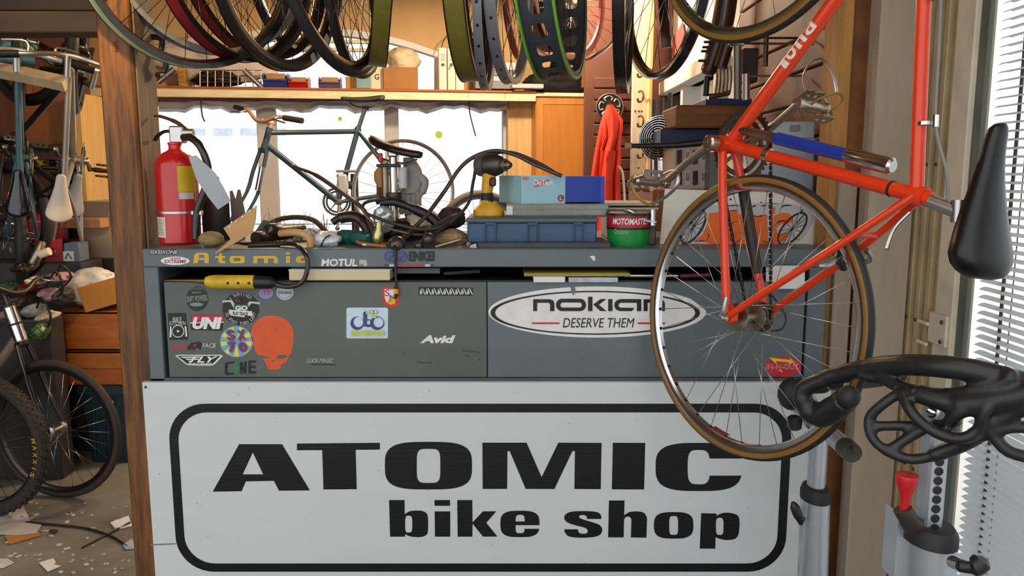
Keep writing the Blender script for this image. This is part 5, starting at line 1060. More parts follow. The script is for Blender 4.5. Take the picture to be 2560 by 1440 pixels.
z_g = [h_of(y, Yi) for y in (430, 448, 480, 500, 512)]; xg = [P(x, 470, Yi).x for x in (1224, 1222, 1217, 1216, 1218)]
part(dr, 'handle', loft(MB(), [[V((x+a*cos(2*pi*k/14), Yi+b*sin(2*pi*k/14), z_)) for k in range(14)] for x, z_, a, b in zip(xg, z_g, (.022, .02, .017, .018, .024), (.026, .022, .02, .022, .03))]), dy)
part(dr, 'grip', loft(MB(), [[V((P(1217, 490, Yi).x+a*cos(2*pi*k/14), Yi+a*1.15*sin(2*pi*k/14), h_of(y, Yi))) for k in range(14)] for y, a in ((482, .0185), (500, .0195), (518, .022))]), black_mat)
part(dr, 'trigger', MB().box(P(1232, 455, Yi-.02), (.02, .02, .026), None, .004), mat('trigger_maroon', (60, 22, 28), .4))
part(dr, 'battery', loft(MB(), [[V((P(1222, 530, Yi).x+.0+a*math.copysign(abs(cos(2*pi*k/20))**.7, cos(2*pi*k/20)), Yi+b*math.copysign(abs(sin(2*pi*k/20))**.7, sin(2*pi*k/20)), z_)) for k in range(20)] for z_, a, b in ((zo, .046, .045), (zo+.004, .048, .048), (zo+.02, .047, .047), (zo+.03, .036, .04), (zo+.042, .024, .03))]), dy)
# grease bucket
Yk2 = 2.38; kx = P(1571, 590, Yk2).x; kr = S(54, Yk2)
bu = thing('grease_bucket', 'green grease bucket with a red MOTOMASTER label and black rim', 'bucket', (kx, Yk2, zt))
part(bu, 'body', MB().lathe([(kr*.94, zt), (kr*.96, zt+.004), (kr, h_of(570, Yk2-kr))], (kx, Yk2, 0), n=36), mat('bucket_green', (24, 140, 62), .4, var=.08))
part(bu, 'label_band', MB().lathe([(kr+.001, h_of(570, Yk2-kr)), (kr+.0015, h_of(540, Yk2-kr)), (kr*.98, h_of(539, Yk2-kr))], (kx, Yk2, 0), n=36, cap=False), mat('bucket_red', (176, 24, 44), .4))
part(bu, 'rim', MB().lathe([(kr, h_of(540, Yk2-kr)), (kr+.004, h_of(540, Yk2-kr)), (kr+.004, h_of(534, Yk2-kr)), (kr-.002, h_of(533, Yk2-kr)), (0, h_of(534, Yk2-kr))], (kx, Yk2, 0), n=36), black)
part(bu, 'lower_band', MB().lathe([(kr+.0006, h_of(575, Yk2-kr)), (kr+.0012, h_of(570, Yk2-kr))], (kx, Yk2, 0), n=36, cap=False), black)
part(bu, 'lettering', cyltext(MB(), 'MOTOMASTER', (kx, Yk2), kr+.003, -.05, h_of(562, Yk2-kr), h_of(546, Yk2-kr), 1.7, .03, .2), W_)
part(bu, 'lettering', cyltext(MB(), 'Graisse', (kx, Yk2), kr+.001, -.5, h_of(586, Yk2-kr), h_of(573, Yk2-kr), .7, .02), ink(120, 170, 130))
mb = MB(); pbox(mb, 1514, 508, 1648, 546, 2.56, .2, .006); cw = thing('white_crate', 'chipped white plastic crate with grooved rim behind the grease bucket', 'crate', P(1580, 545, 2.56))
cz0 = zt
part(cw, 'body', MB().span((P(1520, 530, 2.56).x, 2.56, zt), (P(1642, 530, 2.56).x, 2.76, h_of(525, 2.56)), .004), mat('crate_white', (206, 200, 184), .5, var=.15, sc=20))
for y0, y1 in ((507, 515), (519, 526)): mb = MB(); pbox(mb, 1514, y0, 1648, y1, 2.548, .22, .004); part(cw, 'rim', mb, MATS['crate_white'])
bs_ = thing('metal_bracket', 'bent silver bracket clamp standing in front of the white crate', 'bracket', (P(1625, 610, 2.33).x, 2.33, zt))
part(bs_, 'upright', MB().span((P(1614, 600, 2.36).x, 2.36, zt), (P(1640, 600, 2.36).x, 2.38, h_of(530, 2.36)), .003), steel_dark)
part(bs_, 'arm', MB().tube(cr([P(1562, 525, 2.34), P(1580, 530, 2.33), P(1610, 550, 2.33), P(1640, 556, 2.33)], 4), .006, 8), alu); part(bs_, 'screw_post', MB().tube([P(1632, 565, 2.33), P(1632, 525, 2.34)], .009, 12), chrome)
# small shard of paper by the tray
mb = MB().grid([[P(1172, 622, 2.28), P(1192, 621, 2.28)], [P(1178, 612, 2.30), P(1190, 608, 2.31)]], .0008); solo('paper_scrap', mb, paper, 'small white paper scrap beside the flat tray', 'paper')
# painted board with the shop's orange lettering
qa, qb, qc, qd = P(1648, 622, 2.40), P(2068, 622, 2.40), P(2092, 487, 2.47), P(1663, 472, 2.47)
pbd = thing('painted_board', 'white board painted with orange graffiti letters and two wheels behind the rear wheel', 'sign', (qa+qb)/2)
part(pbd, 'panel', MB().grid([[qa, qb], [qd, qc]], .006), white_paint)
pn_ = (qb-qa).cross(qd-qa).normalized(); pn_ = pn_ if pn_.y < 0 else -pn_
def plane(off): return lambda x, y: PL(1680+x/6.095, 480+y/6.095, qa+pn_*off, pn_)
go, gk, gg = ink(232, 104, 24), ink(24, 26, 32), ink(186, 190, 196)
mb = MB(); ppoly(mb, cr2([(250, 300), (480, 215), (900, 190), (1500, 170), (1800, 190), (2010, 240), (2130, 300), (2110, 480), (1990, 700), (1800, 800), (1500, 850), (900, 850), (300, 850), (80, 790), (60, 700), (140, 520)], 4), [], plane(.0005)); part(pbd, 'grey_halo', mb, gg)
def wheel2(cx, cy, a, b, ang, w_):
    o = [(cx+a*cos(t)*cos(ang)-b*sin(t)*sin(ang), cy+a*cos(t)*sin(ang)+b*sin(t)*cos(ang)) for t in [2*pi*i/40 for i in range(40)]]
    i_ = [(cx+(a-w_)*cos(t)*cos(ang)-(b-w_)*sin(t)*sin(ang), cy+(a-w_)*cos(t)*sin(ang)+(b-w_)*sin(t)*cos(ang)) for t in [2*pi*i/40 for i in range(40)]]
    mb = MB(); ppoly(mb, o, [i_], plane(.0022))
    for i in range(0, 40, 3):
        x, y = i_[i]; dx, dy = x-cx, y-cy; L_ = math.hypot(dx, dy); nx, ny = -dy/L_*4, dx/L_*4; ppoly(mb, [(cx+nx, cy+ny), (x+nx, y+ny), (x-nx, y-ny), (cx-nx, cy-ny)], [], plane(.0018))
    part(pbd, 'painted_wheel', mb, gk)
mb = MB()
ppoly(mb, [(560, 322), (720, 305), (735, 780), (640, 797), (545, 775), (520, 758), (330, 755), (470, 640), (540, 500)], [], plane(.001))
ppoly(mb, [(720, 302), (995, 282), (1003, 375), (1050, 330), (1180, 332), (1240, 347), (1300, 372), (1350, 345), (1450, 342), (1470, 790), (1380, 797), (1290, 792), (1020, 797), (960, 802), (900, 785), (725, 782)], [], plane(.001))
ppoly(mb, [(1488, 243), (1585, 236), (1560, 335), (1500, 372)], [], plane(.001))
ppoly(mb, cr2([(1545, 395), (1600, 342), (1690, 316), (1790, 332), (1832, 390), (1825, 455), (1785, 480), (1700, 487), (1640, 507), (1600, 548), (1598, 600), (1640, 632), (1700, 622), (1750, 612), (1760, 662), (1710, 740), (1640, 772), (1560, 778), (1500, 770), (1495, 560)], 3), [], plane(.0012))
part(pbd, 'painted_letters', mb, go)
wheel2(325, 535, 300, 140, -.98, 34); wheel2(1835, 560, 310, 150, -.86, 28)
def stroke(mb, pts, w_, off=.002):
    pts = cr2(pts, 4, False); l, r2 = [], []
    for i, (x, y) in enumerate(pts):
        a, b = pts[max(i-1, 0)], pts[min(i+1, len(pts)-1)]; dx, dy = b[0]-a[0], b[1]-a[1]; L_ = math.hypot(dx, dy) or 1; t = w_*(.25+.75*sin(pi*i/(len(pts)-1))); l.append((x-dy/L_*t, y+dx/L_*t)); r2.append((x+dy/L_*t, y-dx/L_*t))
    ppoly(mb, l+r2[::-1], [], plane(off))
mb = MB()
for pts, w_ in (([(870, 650), (900, 730), (970, 770), (1060, 700)], 9), ([(1010, 450), (900, 480), (870, 620)], 5), ([(1560, 560), (1590, 480), (1680, 440), (1780, 450)], 11), ([(1380, 740), (1450, 770), (1560, 780)], 9), ([(540, 620), (560, 650), (540, 740)], 7), ([(700, 300), (850, 296), (995, 280), (1003, 378)], 6), ([(1180, 332), (1300, 372), (1440, 345)], 7), ([(855, 212), (930, 205), (1030, 206)], 8), ([(1650, 250), (1720, 205), (1830, 205)], 10), ([(1360, 215), (1440, 200)], 12), ([(1430, 165), (1520, 172), (1620, 180)], 5), ([(1220, 225), (1280, 205)], 14), ([(500, 210), (530, 235)], 16), ([(880, 100), (905, 125)], 14), ([(1355, 145), (1365, 170)], 10), ([(1985, 265), (1975, 300), (1930, 320)], 14), ([(330, 755), (420, 745), (520, 742)], 6), ([(1880, 720), (1940, 715)], 8), ([(1855, 800), (1875, 815)], 10), ([(80, 760), (100, 800)], 12)): stroke(mb, pts, w_)
part(pbd, 'brush_strokes', mb, gk, kind='stuff')
# ---------------------------------------------------------------- shelf along the back windows
sh = thing('back_shelf', 'long pale wooden shelf across the back windows holding bins and cartons', 'shelf', BP(860, 240))
mb = MB(); bbox(mb, 150, 222, 1340, 246, .34, .03, .002); part(sh, 'fascia', mb, wood_pale)
mb = MB(); bbox(mb, 150, 219, 1340, 224, .36, .40, .002); part(sh, 'shelf_board', mb, mat('shelf_edge', (176, 96, 46), .5, var=.15, sc=6, stretch=(.5, 5, 5)))
for x in (1262, 1170): 
    mb = MB(); bbox(mb, x, 222, x+.8, 246, .3415, .001); part(sh, 'board_joint', mb, wood_dark)
zsh = BP(860, 219, .36).z
def onshelf(px, off=.2): p = BP(px, 225, off); return V((p.x, p.y, zsh))
def sbox(name, label, x0, y0, x1, y1, m, off=.3, d=.2, cat='box', group=None, b=.004):
    mb = MB(); ym = (y0+y1)/2; a, c = BP(x0, ym, off), BP(x1, ym, off); zt_ = BP((x0+x1)/2, y0, off).z; w_ = (c-a); w_.z = 0
    ctr = (a+c)/2+BN*(d/2); ctr.z = (zsh+zt_)/2; mb.box(ctr, (w_.length, d, zt_-zsh), BROT, b); return solo(name, mb, m, label, cat, group)
def bin_(label, x0, y0, x1, y1, m, off=.3, tag_m=card):
    a, c = BP(x0, y1, off), BP(x1, y1, off); z1 = BP(x0, y0, off).z; w_ = (c-a); w_.z = 0; W = w_.length; H = z1-zsh; D = .22
    t = thing('parts_bin', label, 'bin', onshelf((x0+x1)/2), 'parts bins on the back shelf'); O = V((a.x, a.y, zsh))
    q = lambda x, y, z: O+BD*x+BN*y+V((0, 0, z))
    mb = MB()
    mb.add([q(0, .03, 0), q(W, .03, 0), q(W, 0, H*.5), q(0, 0, H*.5), q(0, .036, .004), q(W, .036, .004), q(W, .006, H*.5), q(0, .006, H*.5)], [(0, 1, 2, 3), (4, 7, 6, 5), (3, 2, 6, 7)])
    for x in (0, W-.004): mb.add([q(x, .03, 0), q(x, D, 0), q(x, D, H), q(x, .06, H), q(x, 0, H*.5), q(x+.004, .03, 0), q(x+.004, D, 0), q(x+.004, D, H), q(x+.004, .06, H), q(x+.004, 0, H*.5)], [(0, 1, 2, 3, 4), (9, 8, 7, 6, 5), (4, 3, 8, 9), (3, 2, 7, 8)])
    mb.add([q(0, D, 0), q(W, D, 0), q(W, D, H), q(0, D, H), q(0, .03, .002), q(W, .03, .002)], [(0, 1, 2, 3), (4, 5, 1, 0)])
    part(t, 'bin_body', mb, m); lip = MB(); ctr = q(W/2, -.004, H*.5); lip.box(ctr, (W, .016, H*.12), BROT, .002); part(t, 'lip', lip, m)
    b = MB(); ctr = q(W/2, D*.5, H*.62); b.box(ctr, (W*.8, D*.6, H*.7), BROT, .006); part(t, 'contents', b, tag_m, 'tan cartons inside')
    return t
bin_('large blue parts bin filled with tan cartons on the back shelf', 657, 180, 718, 219, blue_plastic)
bin_('red parts bin beside the large blue bin on the back shelf', 721, 190, 770, 220, red_plastic)
bin_('greyish blue parts bin standing alone on the back shelf', 796, 190, 851, 221, mat('bin_lilac', (92, 92, 138), .4))
# toothed white chainguard boxes, wooden box, cartons
wbx = sbox('wooden_crate', 'weathered wooden crate under white helmet shapes on the back shelf', 958, 168, 1045, 221, card_dark, .3, .25, 'crate')
bag('folded_bag', 'cream folded bag lying in the wooden crate on the back shelf', 968, 1040, 120, 182, BP(1000, 150, .18).y, mat('cream_cloth', (214, 196, 160), .8, var=.08), .02, .1, seed=21)
sbox('cream_carton', 'cream carton printed with dark letters beside the wooden crate', 912, 152, 958, 221, cream_plastic, .26, .2, 'carton')
mb = MB(); pf = lambda x, y: BP(x, y, .262); ptext(mb, 'G', 931, 170, 939, 181, pf, .02); ptext(mb, 'G', 936, 185, 948, 199, pf, .02); o_ = link('lettering', mb, ink(50, 42, 40), bpy.data.objects['cream_carton'])
sbox('mint_carton', 'small grey green carton with a yellow label standing below the ribbed tyre', 890, 178, 926, 221, mat('carton_mint', (124, 160, 160), .6), .32, .1, 'carton')
sbox('tan_carton', 'rounded tan carton tucked behind the mint carton on the shelf', 864, 192, 892, 220, card, .25, .1, 'carton')
for i, (a, b, y, lab) in enumerate(((1097, 1117, 119, 'tall white component carton, the one with a curved cable above'), (1119, 1138, 121, 'tall white component carton with a green chevron'), (1139, 1160, 126, 'tall white component carton beside the wide olive rim'))):
    ob = sbox('component_carton', lab, a, y, b, 222, mat('carton_white', (224, 216, 198), .5, var=.03), .28, .1, 'carton', 'tall white cartons on the back shelf')
    pf = lambda x, y_: BP(x, y_, .2812); mb = MB(); ppoly(mb, ell((a+b)/2, 162, 4.5, 4, 16), [], pf); link('logo', mb, ink(40, 38, 40), ob)
    if i: mb = MB(); ppoly(mb, [(a+2, 168), (b-2, 150), (b-2, 158), (a+2, 178)], [], pf); link('chevron', mb, ink(96, 160, 60), ob)
    mb = MB(); ptext(mb, 'COLO', a+5, 134, b-5, 152, pf, .01, 0, 0); link('lettering', mb, ink(120, 116, 108), ob)
solo('cable_hoop', MB().tube(cr([BP(1104, 118, .22), BP(1110, 100, .22), BP(1122, 84, .22), BP(1137, 76, .22)], 5), .004, 6), steel_dark, 'thin bent cable arching above the tall white carton', 'cable')
for i, (y0, y1, m_) in enumerate(((203, 222, mid_grey), (190, 203, light_grey), (175, 190, steel_dark), (155, 175, light_grey))):
    z0, z1 = BP(1240, y1, .28).z, BP(1240, y0, .28).z; a, c = BP(1188, 200, .28), BP(1290, 200, .28); ctr = (a+c)/2+BN*.1; ctr.z = (z0+z1)/2
    solo('flat_carton', MB().box(ctr, ((c-a).length, .2, z1-z0-.001), BROT, .003), m_, ('lowest grey flat carton of the stack behind the silver rims', 'pale flat carton second from the bottom behind the silver rims', 'dark flat carton second from the top behind the silver rims', 'topmost pale flat carton behind the silver rims')[i], 'carton', 'flat cartons behind the silver rims')
a, c = BP(1278, 218, .36), BP(1356, 218, .36); ctr = (a+c)/2; ctr.z = (zsh+BP(1310, 208, .36).z)/2
solo('keyboard_tray', MB().box(ctr, ((c-a).length, .12, .032), BROT, .003), light_grey, 'thin pale ribbed strip box on the end of the shelf', 'box')
# odds and ends at the shelf end beside the post
rk = thing('wire_rack', 'silver wire basket holding black straps near the post end of the shelf', 'basket', onshelf(560))
for k in range(9):
    x = 500+k*19; part(rk, 'wire', MB().tube([BP(x, 219, .28), BP(x, 176, .28)], .004, 6), alu)
for y in (176, 190, 205, 218): part(rk, 'wire', MB().tube([BP(498, y, .28), BP(655, y, .28)], .004, 6), alu)
bag('black_straps', 'black straps heaped inside the wire basket', 492, 600, 178, 219, BP(540, 200, .15).y, black, .02, .1, cat='straps', seed=31)
bag('clear_sheet', 'clear plastic film crumpled over the wire basket', 395, 660, 92, 215, BP(540, 160, .12).y, mat('film', (224, 208, 196), .3, var=.1, bump=.3, bs=14), .06, .06, cat='film', seed=33)
solo('silver_tube', MB().tube([BP(610, 175, .3), BP(655, 218, .3)], .02, 10), alu, 'silver tube slanting down beside the large blue bin', 'tube'); solo('silver_tube', MB().tube([BP(395, 206, .32), BP(436, 172, .32)], .02, 10), alu, 'silver tube slanting up beside the timber post', 'tube')
sbox('tall_tin', 'tall yellow and black tin beside the timber post on the shelf', 444, 168, 462, 216, mat('tin_yellow', (176, 128, 40), .4, var=.5, sc=14, stretch=(1, 1, 3)), .3, .1, 'tin')
solo('black_hook', MB().tube(cr([PX(380, 92, -1.082), P(405, 98, 2.5), P(404, 130, 2.5), P(416, 160, 2.5), P(408, 183, 2.5), P(394, 188, 2.47)], 5), .009, 8), black, 'black iron hook screwed into the side of the timber post', 'hook')
# awning film rolled under the shelf
rows = []
for i in range(40):
    x = 396+i*(1268-396)/39; a_ = 6*sin(i*.9)+4*sin(i*2.3+1); rows.append([BP(x, 247, .1), BP(x, 254+a_*.3, .17+.02*sin(i*1.7)), BP(x, 262+a_*.6, .12+.03*sin(i*2.1)), BP(x, 268+a_*.8, .18), BP(x, 276+a_, .1), BP(x, 272+a_*.5, .05)])
solo('rolled_film', MB().grid(rows, .004), mat('film_grey', (214, 210, 214), .3, var=.2, sc=5, bump=.2, bs=14), 'crumpled grey plastic sheet gathered under the back shelf', 'sheet')
for x, l_ in ((502, 304), (1172, 340)): solo('hanging_strap', MB().tube(cr([BP(x, 246, .2), BP(x+1, 266, .2), BP(x+4, 290, .2), BP(x+(10 if l_ < 330 else 17), l_, .2)], 4), .006, 6), dark_grey, 'dark strap hanging under the shelf near the %s' % ('timber post' if x < 900 else 'plywood cabinet'), 'strap')
# plywood cabinet right of the window
cb = thing('plywood_cabinet', 'amber plywood cabinet with a framed door beside the bright window', 'cabinet', BP(1400, 600, .2))
mb = MB(); bbox(mb, 1270, 238, 1338, 700, .1, .12, .003); part(cb, 'side_jamb', mb, wood_pale_v)
mb = MB(); bbox(mb, 1333, 240, 1338, 700, .13, .1, .002); part(cb, 'edge_strip', mb, wood_pale_v)
mb = MB(); bbox(mb, 1338, 240, 1492, 700, .3, .4, .003); part(cb, 'carcass', mb, plywood)
d = part(cb, 'door', MB().add([], []), plywood) if False else None
mb = MB(); bbox(mb, 1358, 262, 1462, 700, .306, .01, .001); dd = part(cb, 'door', mb, mat('plywood_panel', (198, 128, 54), .45, var=.08, sc=5, stretch=(5, 5, .7), coat=.2))
mb = MB(); bbox(mb, 1354, 240, 1462, 261, .312, .012, .001); part(cb, 'door_rail', mb, plywood)
mb = MB(); bbox(mb, 1340, 240, 1357, 700, .312, .012, .001); part(cb, 'door_stile', mb, plywood)
mb = MB(); bbox(mb, 1463, 238, 1492, 700, .34, .2, .003); part(cb, 'end_stile', mb, plywood)
mb = MB(); bbox(mb, 1336, 232, 1494, 241, .34, .44, .003); part(cb, 'top_board', mb, wood_pale)
bag('black_bag', 'black cloth bag slumped on top of the plywood cabinet', 1318, 1486, 168, 236, BP(1400, 200, .2).y, mat('cloth_black', (18, 16, 18), .8), .02, .12, seed=41)
ctr = BP(1482, 190, .3); ctr.z = (BP(1482, 219, .3).z+BP(1482, 158, .3).z)/2
solo('brown_carton', MB().box(ctr, (S(56, 6.4), .2, S(60, 6.4)), BROT @ Matrix.Rotation(.35, 3, 'Z'), .004), card_dark, 'brown cardboard carton on the cabinet beside the red tube', 'carton')
solo('red_tube', MB().tube([BP(1515, 222, .3), BP(1512, 155, .3)], S(14, 6.4), 18), red_paint, 'red cylinder standing behind the black eyelet rim', 'tube')
mb = MB(); bbox(mb, 1300, 0, 1760, 132, .02, .02); solo('dark_backdrop', mb, mat('dark_backing', (34, 28, 28), .9), 'added dark backdrop board behind the stored wheels high on the back wall', 'board')  # dark panel added to stand in for the dark background
# stored rims glimpsed behind the fat rim
hung('red decal rim stored behind the fat rim', 1330, 1520, 1425, 150, 4.4, 'L', R=.31, group='rims stored at the back', name='rim', rim=mat('rim_red', (150, 26, 30), .35), bed=rim_bk, rw=.03, rd=.03)
hung('chrome rim stored low behind the fat rim', 1290, 1560, 1470, 152, 4.6, 'R', R=.31, group='rims stored at the back', name='rim', rim=chrome, rw=.026, rd=.02)
hung('red rim stored just before the white hook rail', 1625, 1700, 1668, 120, 3.6, 'L', R=.31, group='rims stored at the back', name='rim', rim=mat('rim_red', (150, 26, 30), .35), bed=rim_bk, rw=.04, rd=.03)
hung('copper coloured rim stored behind the silver rims', 1262, 1330, 1300, 150, 4.0, 'L', R=.31, group='rims stored at the back', name='rim', rim=mat('rim_copper', (176, 92, 60), .3, metal=.6), rw=.03, rd=.025)  # one even copper tone on this rim
# chainring on the far slatwall, orange jacket under it
cg = thing('wall_chainring', 'large black chainring hung on the brown slatwall above the orange jacket', 'chainring', P(1524, 268, 5.26))
c = P(1524, 268, 5.25); r_ = S(34, 5.25)
part(cg, 'outer_ring', MB().lathe([(r_, 0), (r_, .006), (r_*.93, .008), (r_*.93, 0)], c, (0, -1, 0), 48, closed=True), alu_old)
part(cg, 'plate', MB().lathe([(r_*.93, .002), (r_*.3, .002), (r_*.3, -.002), (r_*.93, -.002)], c, (0, -1, 0), 40, closed=True), black)
for k in range(5):
    a0 = 2*pi*k/5+.5
    part(cg, 'slot_edge', MB().tube(cr([c+V((cos(a)*q*r_, -.006, sin(a)*q*r_)) for a, q in ((a0-.42, .5), (a0-.4, .72), (a0, .78), (a0+.4, .72), (a0+.42, .5))], 4), .0045, 6), alu)
jm = mat('jacket_orange', (222, 62, 40), .8, var=.06)
def cloth(cx, w0, cols, folds, Y):
    rows = []
    for y, l, r in cols:
        row = []
        for i in range(25):
            t = i/24; x = l+(r-l)*t; f_ = (y-cols[0][0])/(cols[-1][0]-cols[0][0]); row.append(P(x, y+3*sin(t*pi)*f_, Y-.03*sin(pi*t)-folds*f_*sin(t*13+f_*2)-.5*folds*f_*sin(t*29)))
        rows.append(row)
    return rows
js = [(262, 1521, 1529), (290, 1508, 1548), (320, 1500, 1556), (350, 1494, 1550), (395, 1486, 1552), (440, 1480, 1548), (500, 1474, 1550), (560, 1472, 1550), (600, 1472, 1545)]
jk = thing('orange_jacket', 'orange cloth jacket hanging from a hook on the slatwall', 'jacket', P(1520, 300, 5.2))
js2 = cr([(a, b, c_) for a, b, c_ in js], 4); part(jk, 'body', MB().grid(cloth(0, 0, [(p.x, p.y, p.z) for p in js2], .035, 5.17), .006), jm, sharp=80)
part(jk, 'sleeve', MB().grid(cloth(0, 0, [(268, 1524, 1532), (300, 1508, 1556), (340, 1512, 1552), (375, 1500, 1548), (372, 1500, 1548)], .02, 5.1), .006), jm, sharp=80)
part(jk, 'hanging_loop', MB().tube([P(1525, 266, 5.16), P(1525, 262, 5.3)], .006, 6), steel_dark); part(jk, 'draw_cord', MB().tube(cr([P(1546, 415, 5.12), P(1556, 430, 5.12), P(1560, 470, 5.12), P(1562, 505, 5.12)], 4), .008, 6), white_paint, 'white draw cord')
# white rail with hooks
hr = thing('hook_rail', 'tall chipped white board with bent metal hooks', 'rail', P(1604, 600, 5.15))
wp = mat('white_chipped', (216, 206, 184), .6, var=.14, sc=8, stretch=(3, 3, .6))
part(hr, 'board', MB().span((P(1580, 300, 5.15).x, 5.15, 0), (P(1620, 300, 5.15).x, 5.2, CEIL-.02), .004), wp)
part(hr, 'edge_board', MB().span((P(1621, 300, 5.1).x, 5.1, 0), (P(1629, 300, 5.1).x, 5.2, CEIL-.02), .003), wood_pale_v)
for y in (178, 240, 302, 380): part(hr, 'hook', MB().tube(cr([P(1597, y-10, 5.14), P(1604, y-12, 5.1), P(1609, y-2, 5.06), P(1605, y+12, 5.06), P(1596, y+14, 5.06), P(1594, y+6, 5.06)], 5), .007, 6), mat('brass_hook', (120, 88, 50), .35, metal=.8))
for x, y in ((1588, 278), (1597, 278), (1604, 278), (1600, 163), (1598, 354), (1596, 420)): part(hr, 'peg_hole', MB().lathe([(.006, 0), (.006, .001)], P(x, y, 5.149), (0, -1, 0), 8), charcoal)
# chrome fan on the bench shelf
fn_ = thing('desk_fan', 'round chrome desk fan on a bright metal stand', 'fan', P(1645, 470, 3.3))
Yf2 = 3.3; fc = P(1650, 345, Yf2); fd = V((-.55, -1, .05)).normalized(); fr_ = S(54, Yf2); fm_ = mat('fan_grey', (120, 138, 146), .35, metal=.5)
part(fn_, 'drum', MB().lathe([(fr_, -.0), (fr_, -.07), (fr_*.8, -.1), (fr_*.4, -.12)], fc, fd, 32, cap=False), fm_)
for k in range(9): part(fn_, 'grille_ring', MB().tube([fc+sum((b_*s_ for b_, s_ in zip(basis(fd)[:2], (cos(2*pi*i/28)*fr_*(k+1)/9, sin(2*pi*i/28)*fr_*(k+1)/9))), V())+fd*(.03*math.sqrt(max(0, 1-((k+1)/9)**2))) for i in range(28)], .0022, 6, closed=True), chrome)
for k in range(12):
    a = 2*pi*k/12; bx, by, _ = basis(fd); e = bx*cos(a)+by*sin(a); part(fn_, 'grille_rib', MB().tube([fc+fd*.031, fc+e*fr_*.5+fd*.027, fc+e*fr_], .002, 6), chrome)
part(fn_, 'badge', MB().lathe([(.018, .03), (.016, .036), (0, .037)], fc, fd, 16), light_grey)
for k in range(5):
    a = 2*pi*k/5; bx, by, _ = basis(fd); e = bx*cos(a)+by*sin(a); g_ = bx*cos(a+.6)+by*sin(a+.6)
    part(fn_, 'fan_blade', MB().grid([[fc-fd*.04+e*.012, fc-fd*.02+g_*.012], [fc-fd*.05+e*fr_*.85, fc-fd*.02+g_*fr_*.85]], .002), charcoal)
part(fn_, 'stand', MB().tube([P(1655, 395, Yf2+.03), P(1655, 470, Yf2+.03)], S(24, Yf2), 20), chrome)
part(fn_, 'tilt_wing', MB().tube([P(1638, 310, Yf2+.05), P(1628, 298, Yf2+.05)], .02, 8, flat=.3), fm_)
zbx = h_of(470, Yf2)
# bench and stacked boxes behind the orange bicycle
mb = MB().span((P(1632, 480, 2.98).x, 2.975, 0), (.99, 3.6, zbx), .004); rb = solo('rear_bench', mb, plywood_dark, 'brown plywood bench behind the painted board carrying the fan and grey boxes', 'bench')
def rbox(name, label, x0, y0, x1, y1, Y, d, m, cat='box', z0=None, b=.003):
    mb = MB(); xm = (x0+x1)/2; a, c = P(x0, (y0+y1)/2, Y), P(x1, (y0+y1)/2, Y); mb.span((a.x, Y, z0 if z0 is not None else P(xm, y1, Y).z), (min(c.x, .985), Y+d, P(xm, y0, Y).z), b); return solo(name, mb, m, label, cat)
pb2 = rbox('picture_carton', 'pink and grey carton printed with tool pictures beside the fan', 1686, 364, 1772, 470, 3.05, .25, mat('carton_pink', (196, 176, 170), .6, var=.05), 'carton', zbx)
for r0 in (370, 422):
    for k in range(4):
        mb = MB(); x = 1692+k*20; ppoly(mb, [(x, r0+6), (x+13, r0+4), (x+13, r0+40), (x, r0+42)], [], 3.049); link('printed_picture', mb, ink(*((70, 44, 40), (206, 200, 196), (60, 50, 52), (200, 190, 186))[k]), pb2)
        mb = MB(); ppoly(mb, [(x+4, r0+10), (x+6, r0+10), (x+6, r0+26), (x+9, r0+26), (x+9, r0+10), (x+10.5, r0+10), (x+10.5, r0+28), (x+4, r0+28)], [], 3.048); link('printed_tool', mb, ink(40, 36, 38), pb2)
rbox('grey_drawer_unit', 'dark grey tall drawer unit behind the bicycle chain', 1774, 380, 1800, 470, 2.98, .3, mid_grey, 'drawers', zbx)
lgx = rbox('grey_tub', 'large pale grey plastic tub under the clip lid box', 1890, 346, 2036, 476, 2.54, .2, mat('tub_grey', (150, 168, 176), .5, var=.06), 'tub', zt)
cl = rbox('clip_box', 'pale grey lidded box with a small catch on the large tub', 1932, 304, 2038, 346, 2.55, .18, mat('box_grey_pale', (170, 180, 184), .5, var=.05), 'box', P(1960, 346, 2.54).z)
mb = MB(); pbox(mb, 1975, 312, 2000, 328, 2.545, .01, .001); link('catch', mb, mid_grey, cl)
zlg = P(1960, 346, 2.95).z
bb_ = rbox('blue_crate', 'deep blue crate under the wooden block', 1652, 322, 1800, 362, 3.1, .3, mat('crate_navy', (26, 34, 84), .45), 'crate', h_of(364, 3.05)+.001)
rbox('wood_block', 'thick rough brown timber block lying on the blue crate', 1690, 262, 1880, 322, 3.05, .3, mat('block_wood', (128, 82, 40), .7, var=.35, sc=6, stretch=(.6, 5, 5), bump=.2, bs=20), 'timber', h_of(322, 3.1)+.001, .008)
zwb = h_of(262, 3.05)
rbox('blue_tray', 'flat blue tray on the timber block', 1765, 246, 1880, 262, 3.08, .2, mat('tray_blue', (40, 48, 120), .4), 'tray', zwb+.001)
solo('chrome_pedal', MB().tube([P(1770, 242, 3.02), P(1800, 238, 3.02), P(1822, 232, 3.03)], [.012, .009, .01], 10), chrome, 'small chrome part lying on the blue tray', 'pedal')
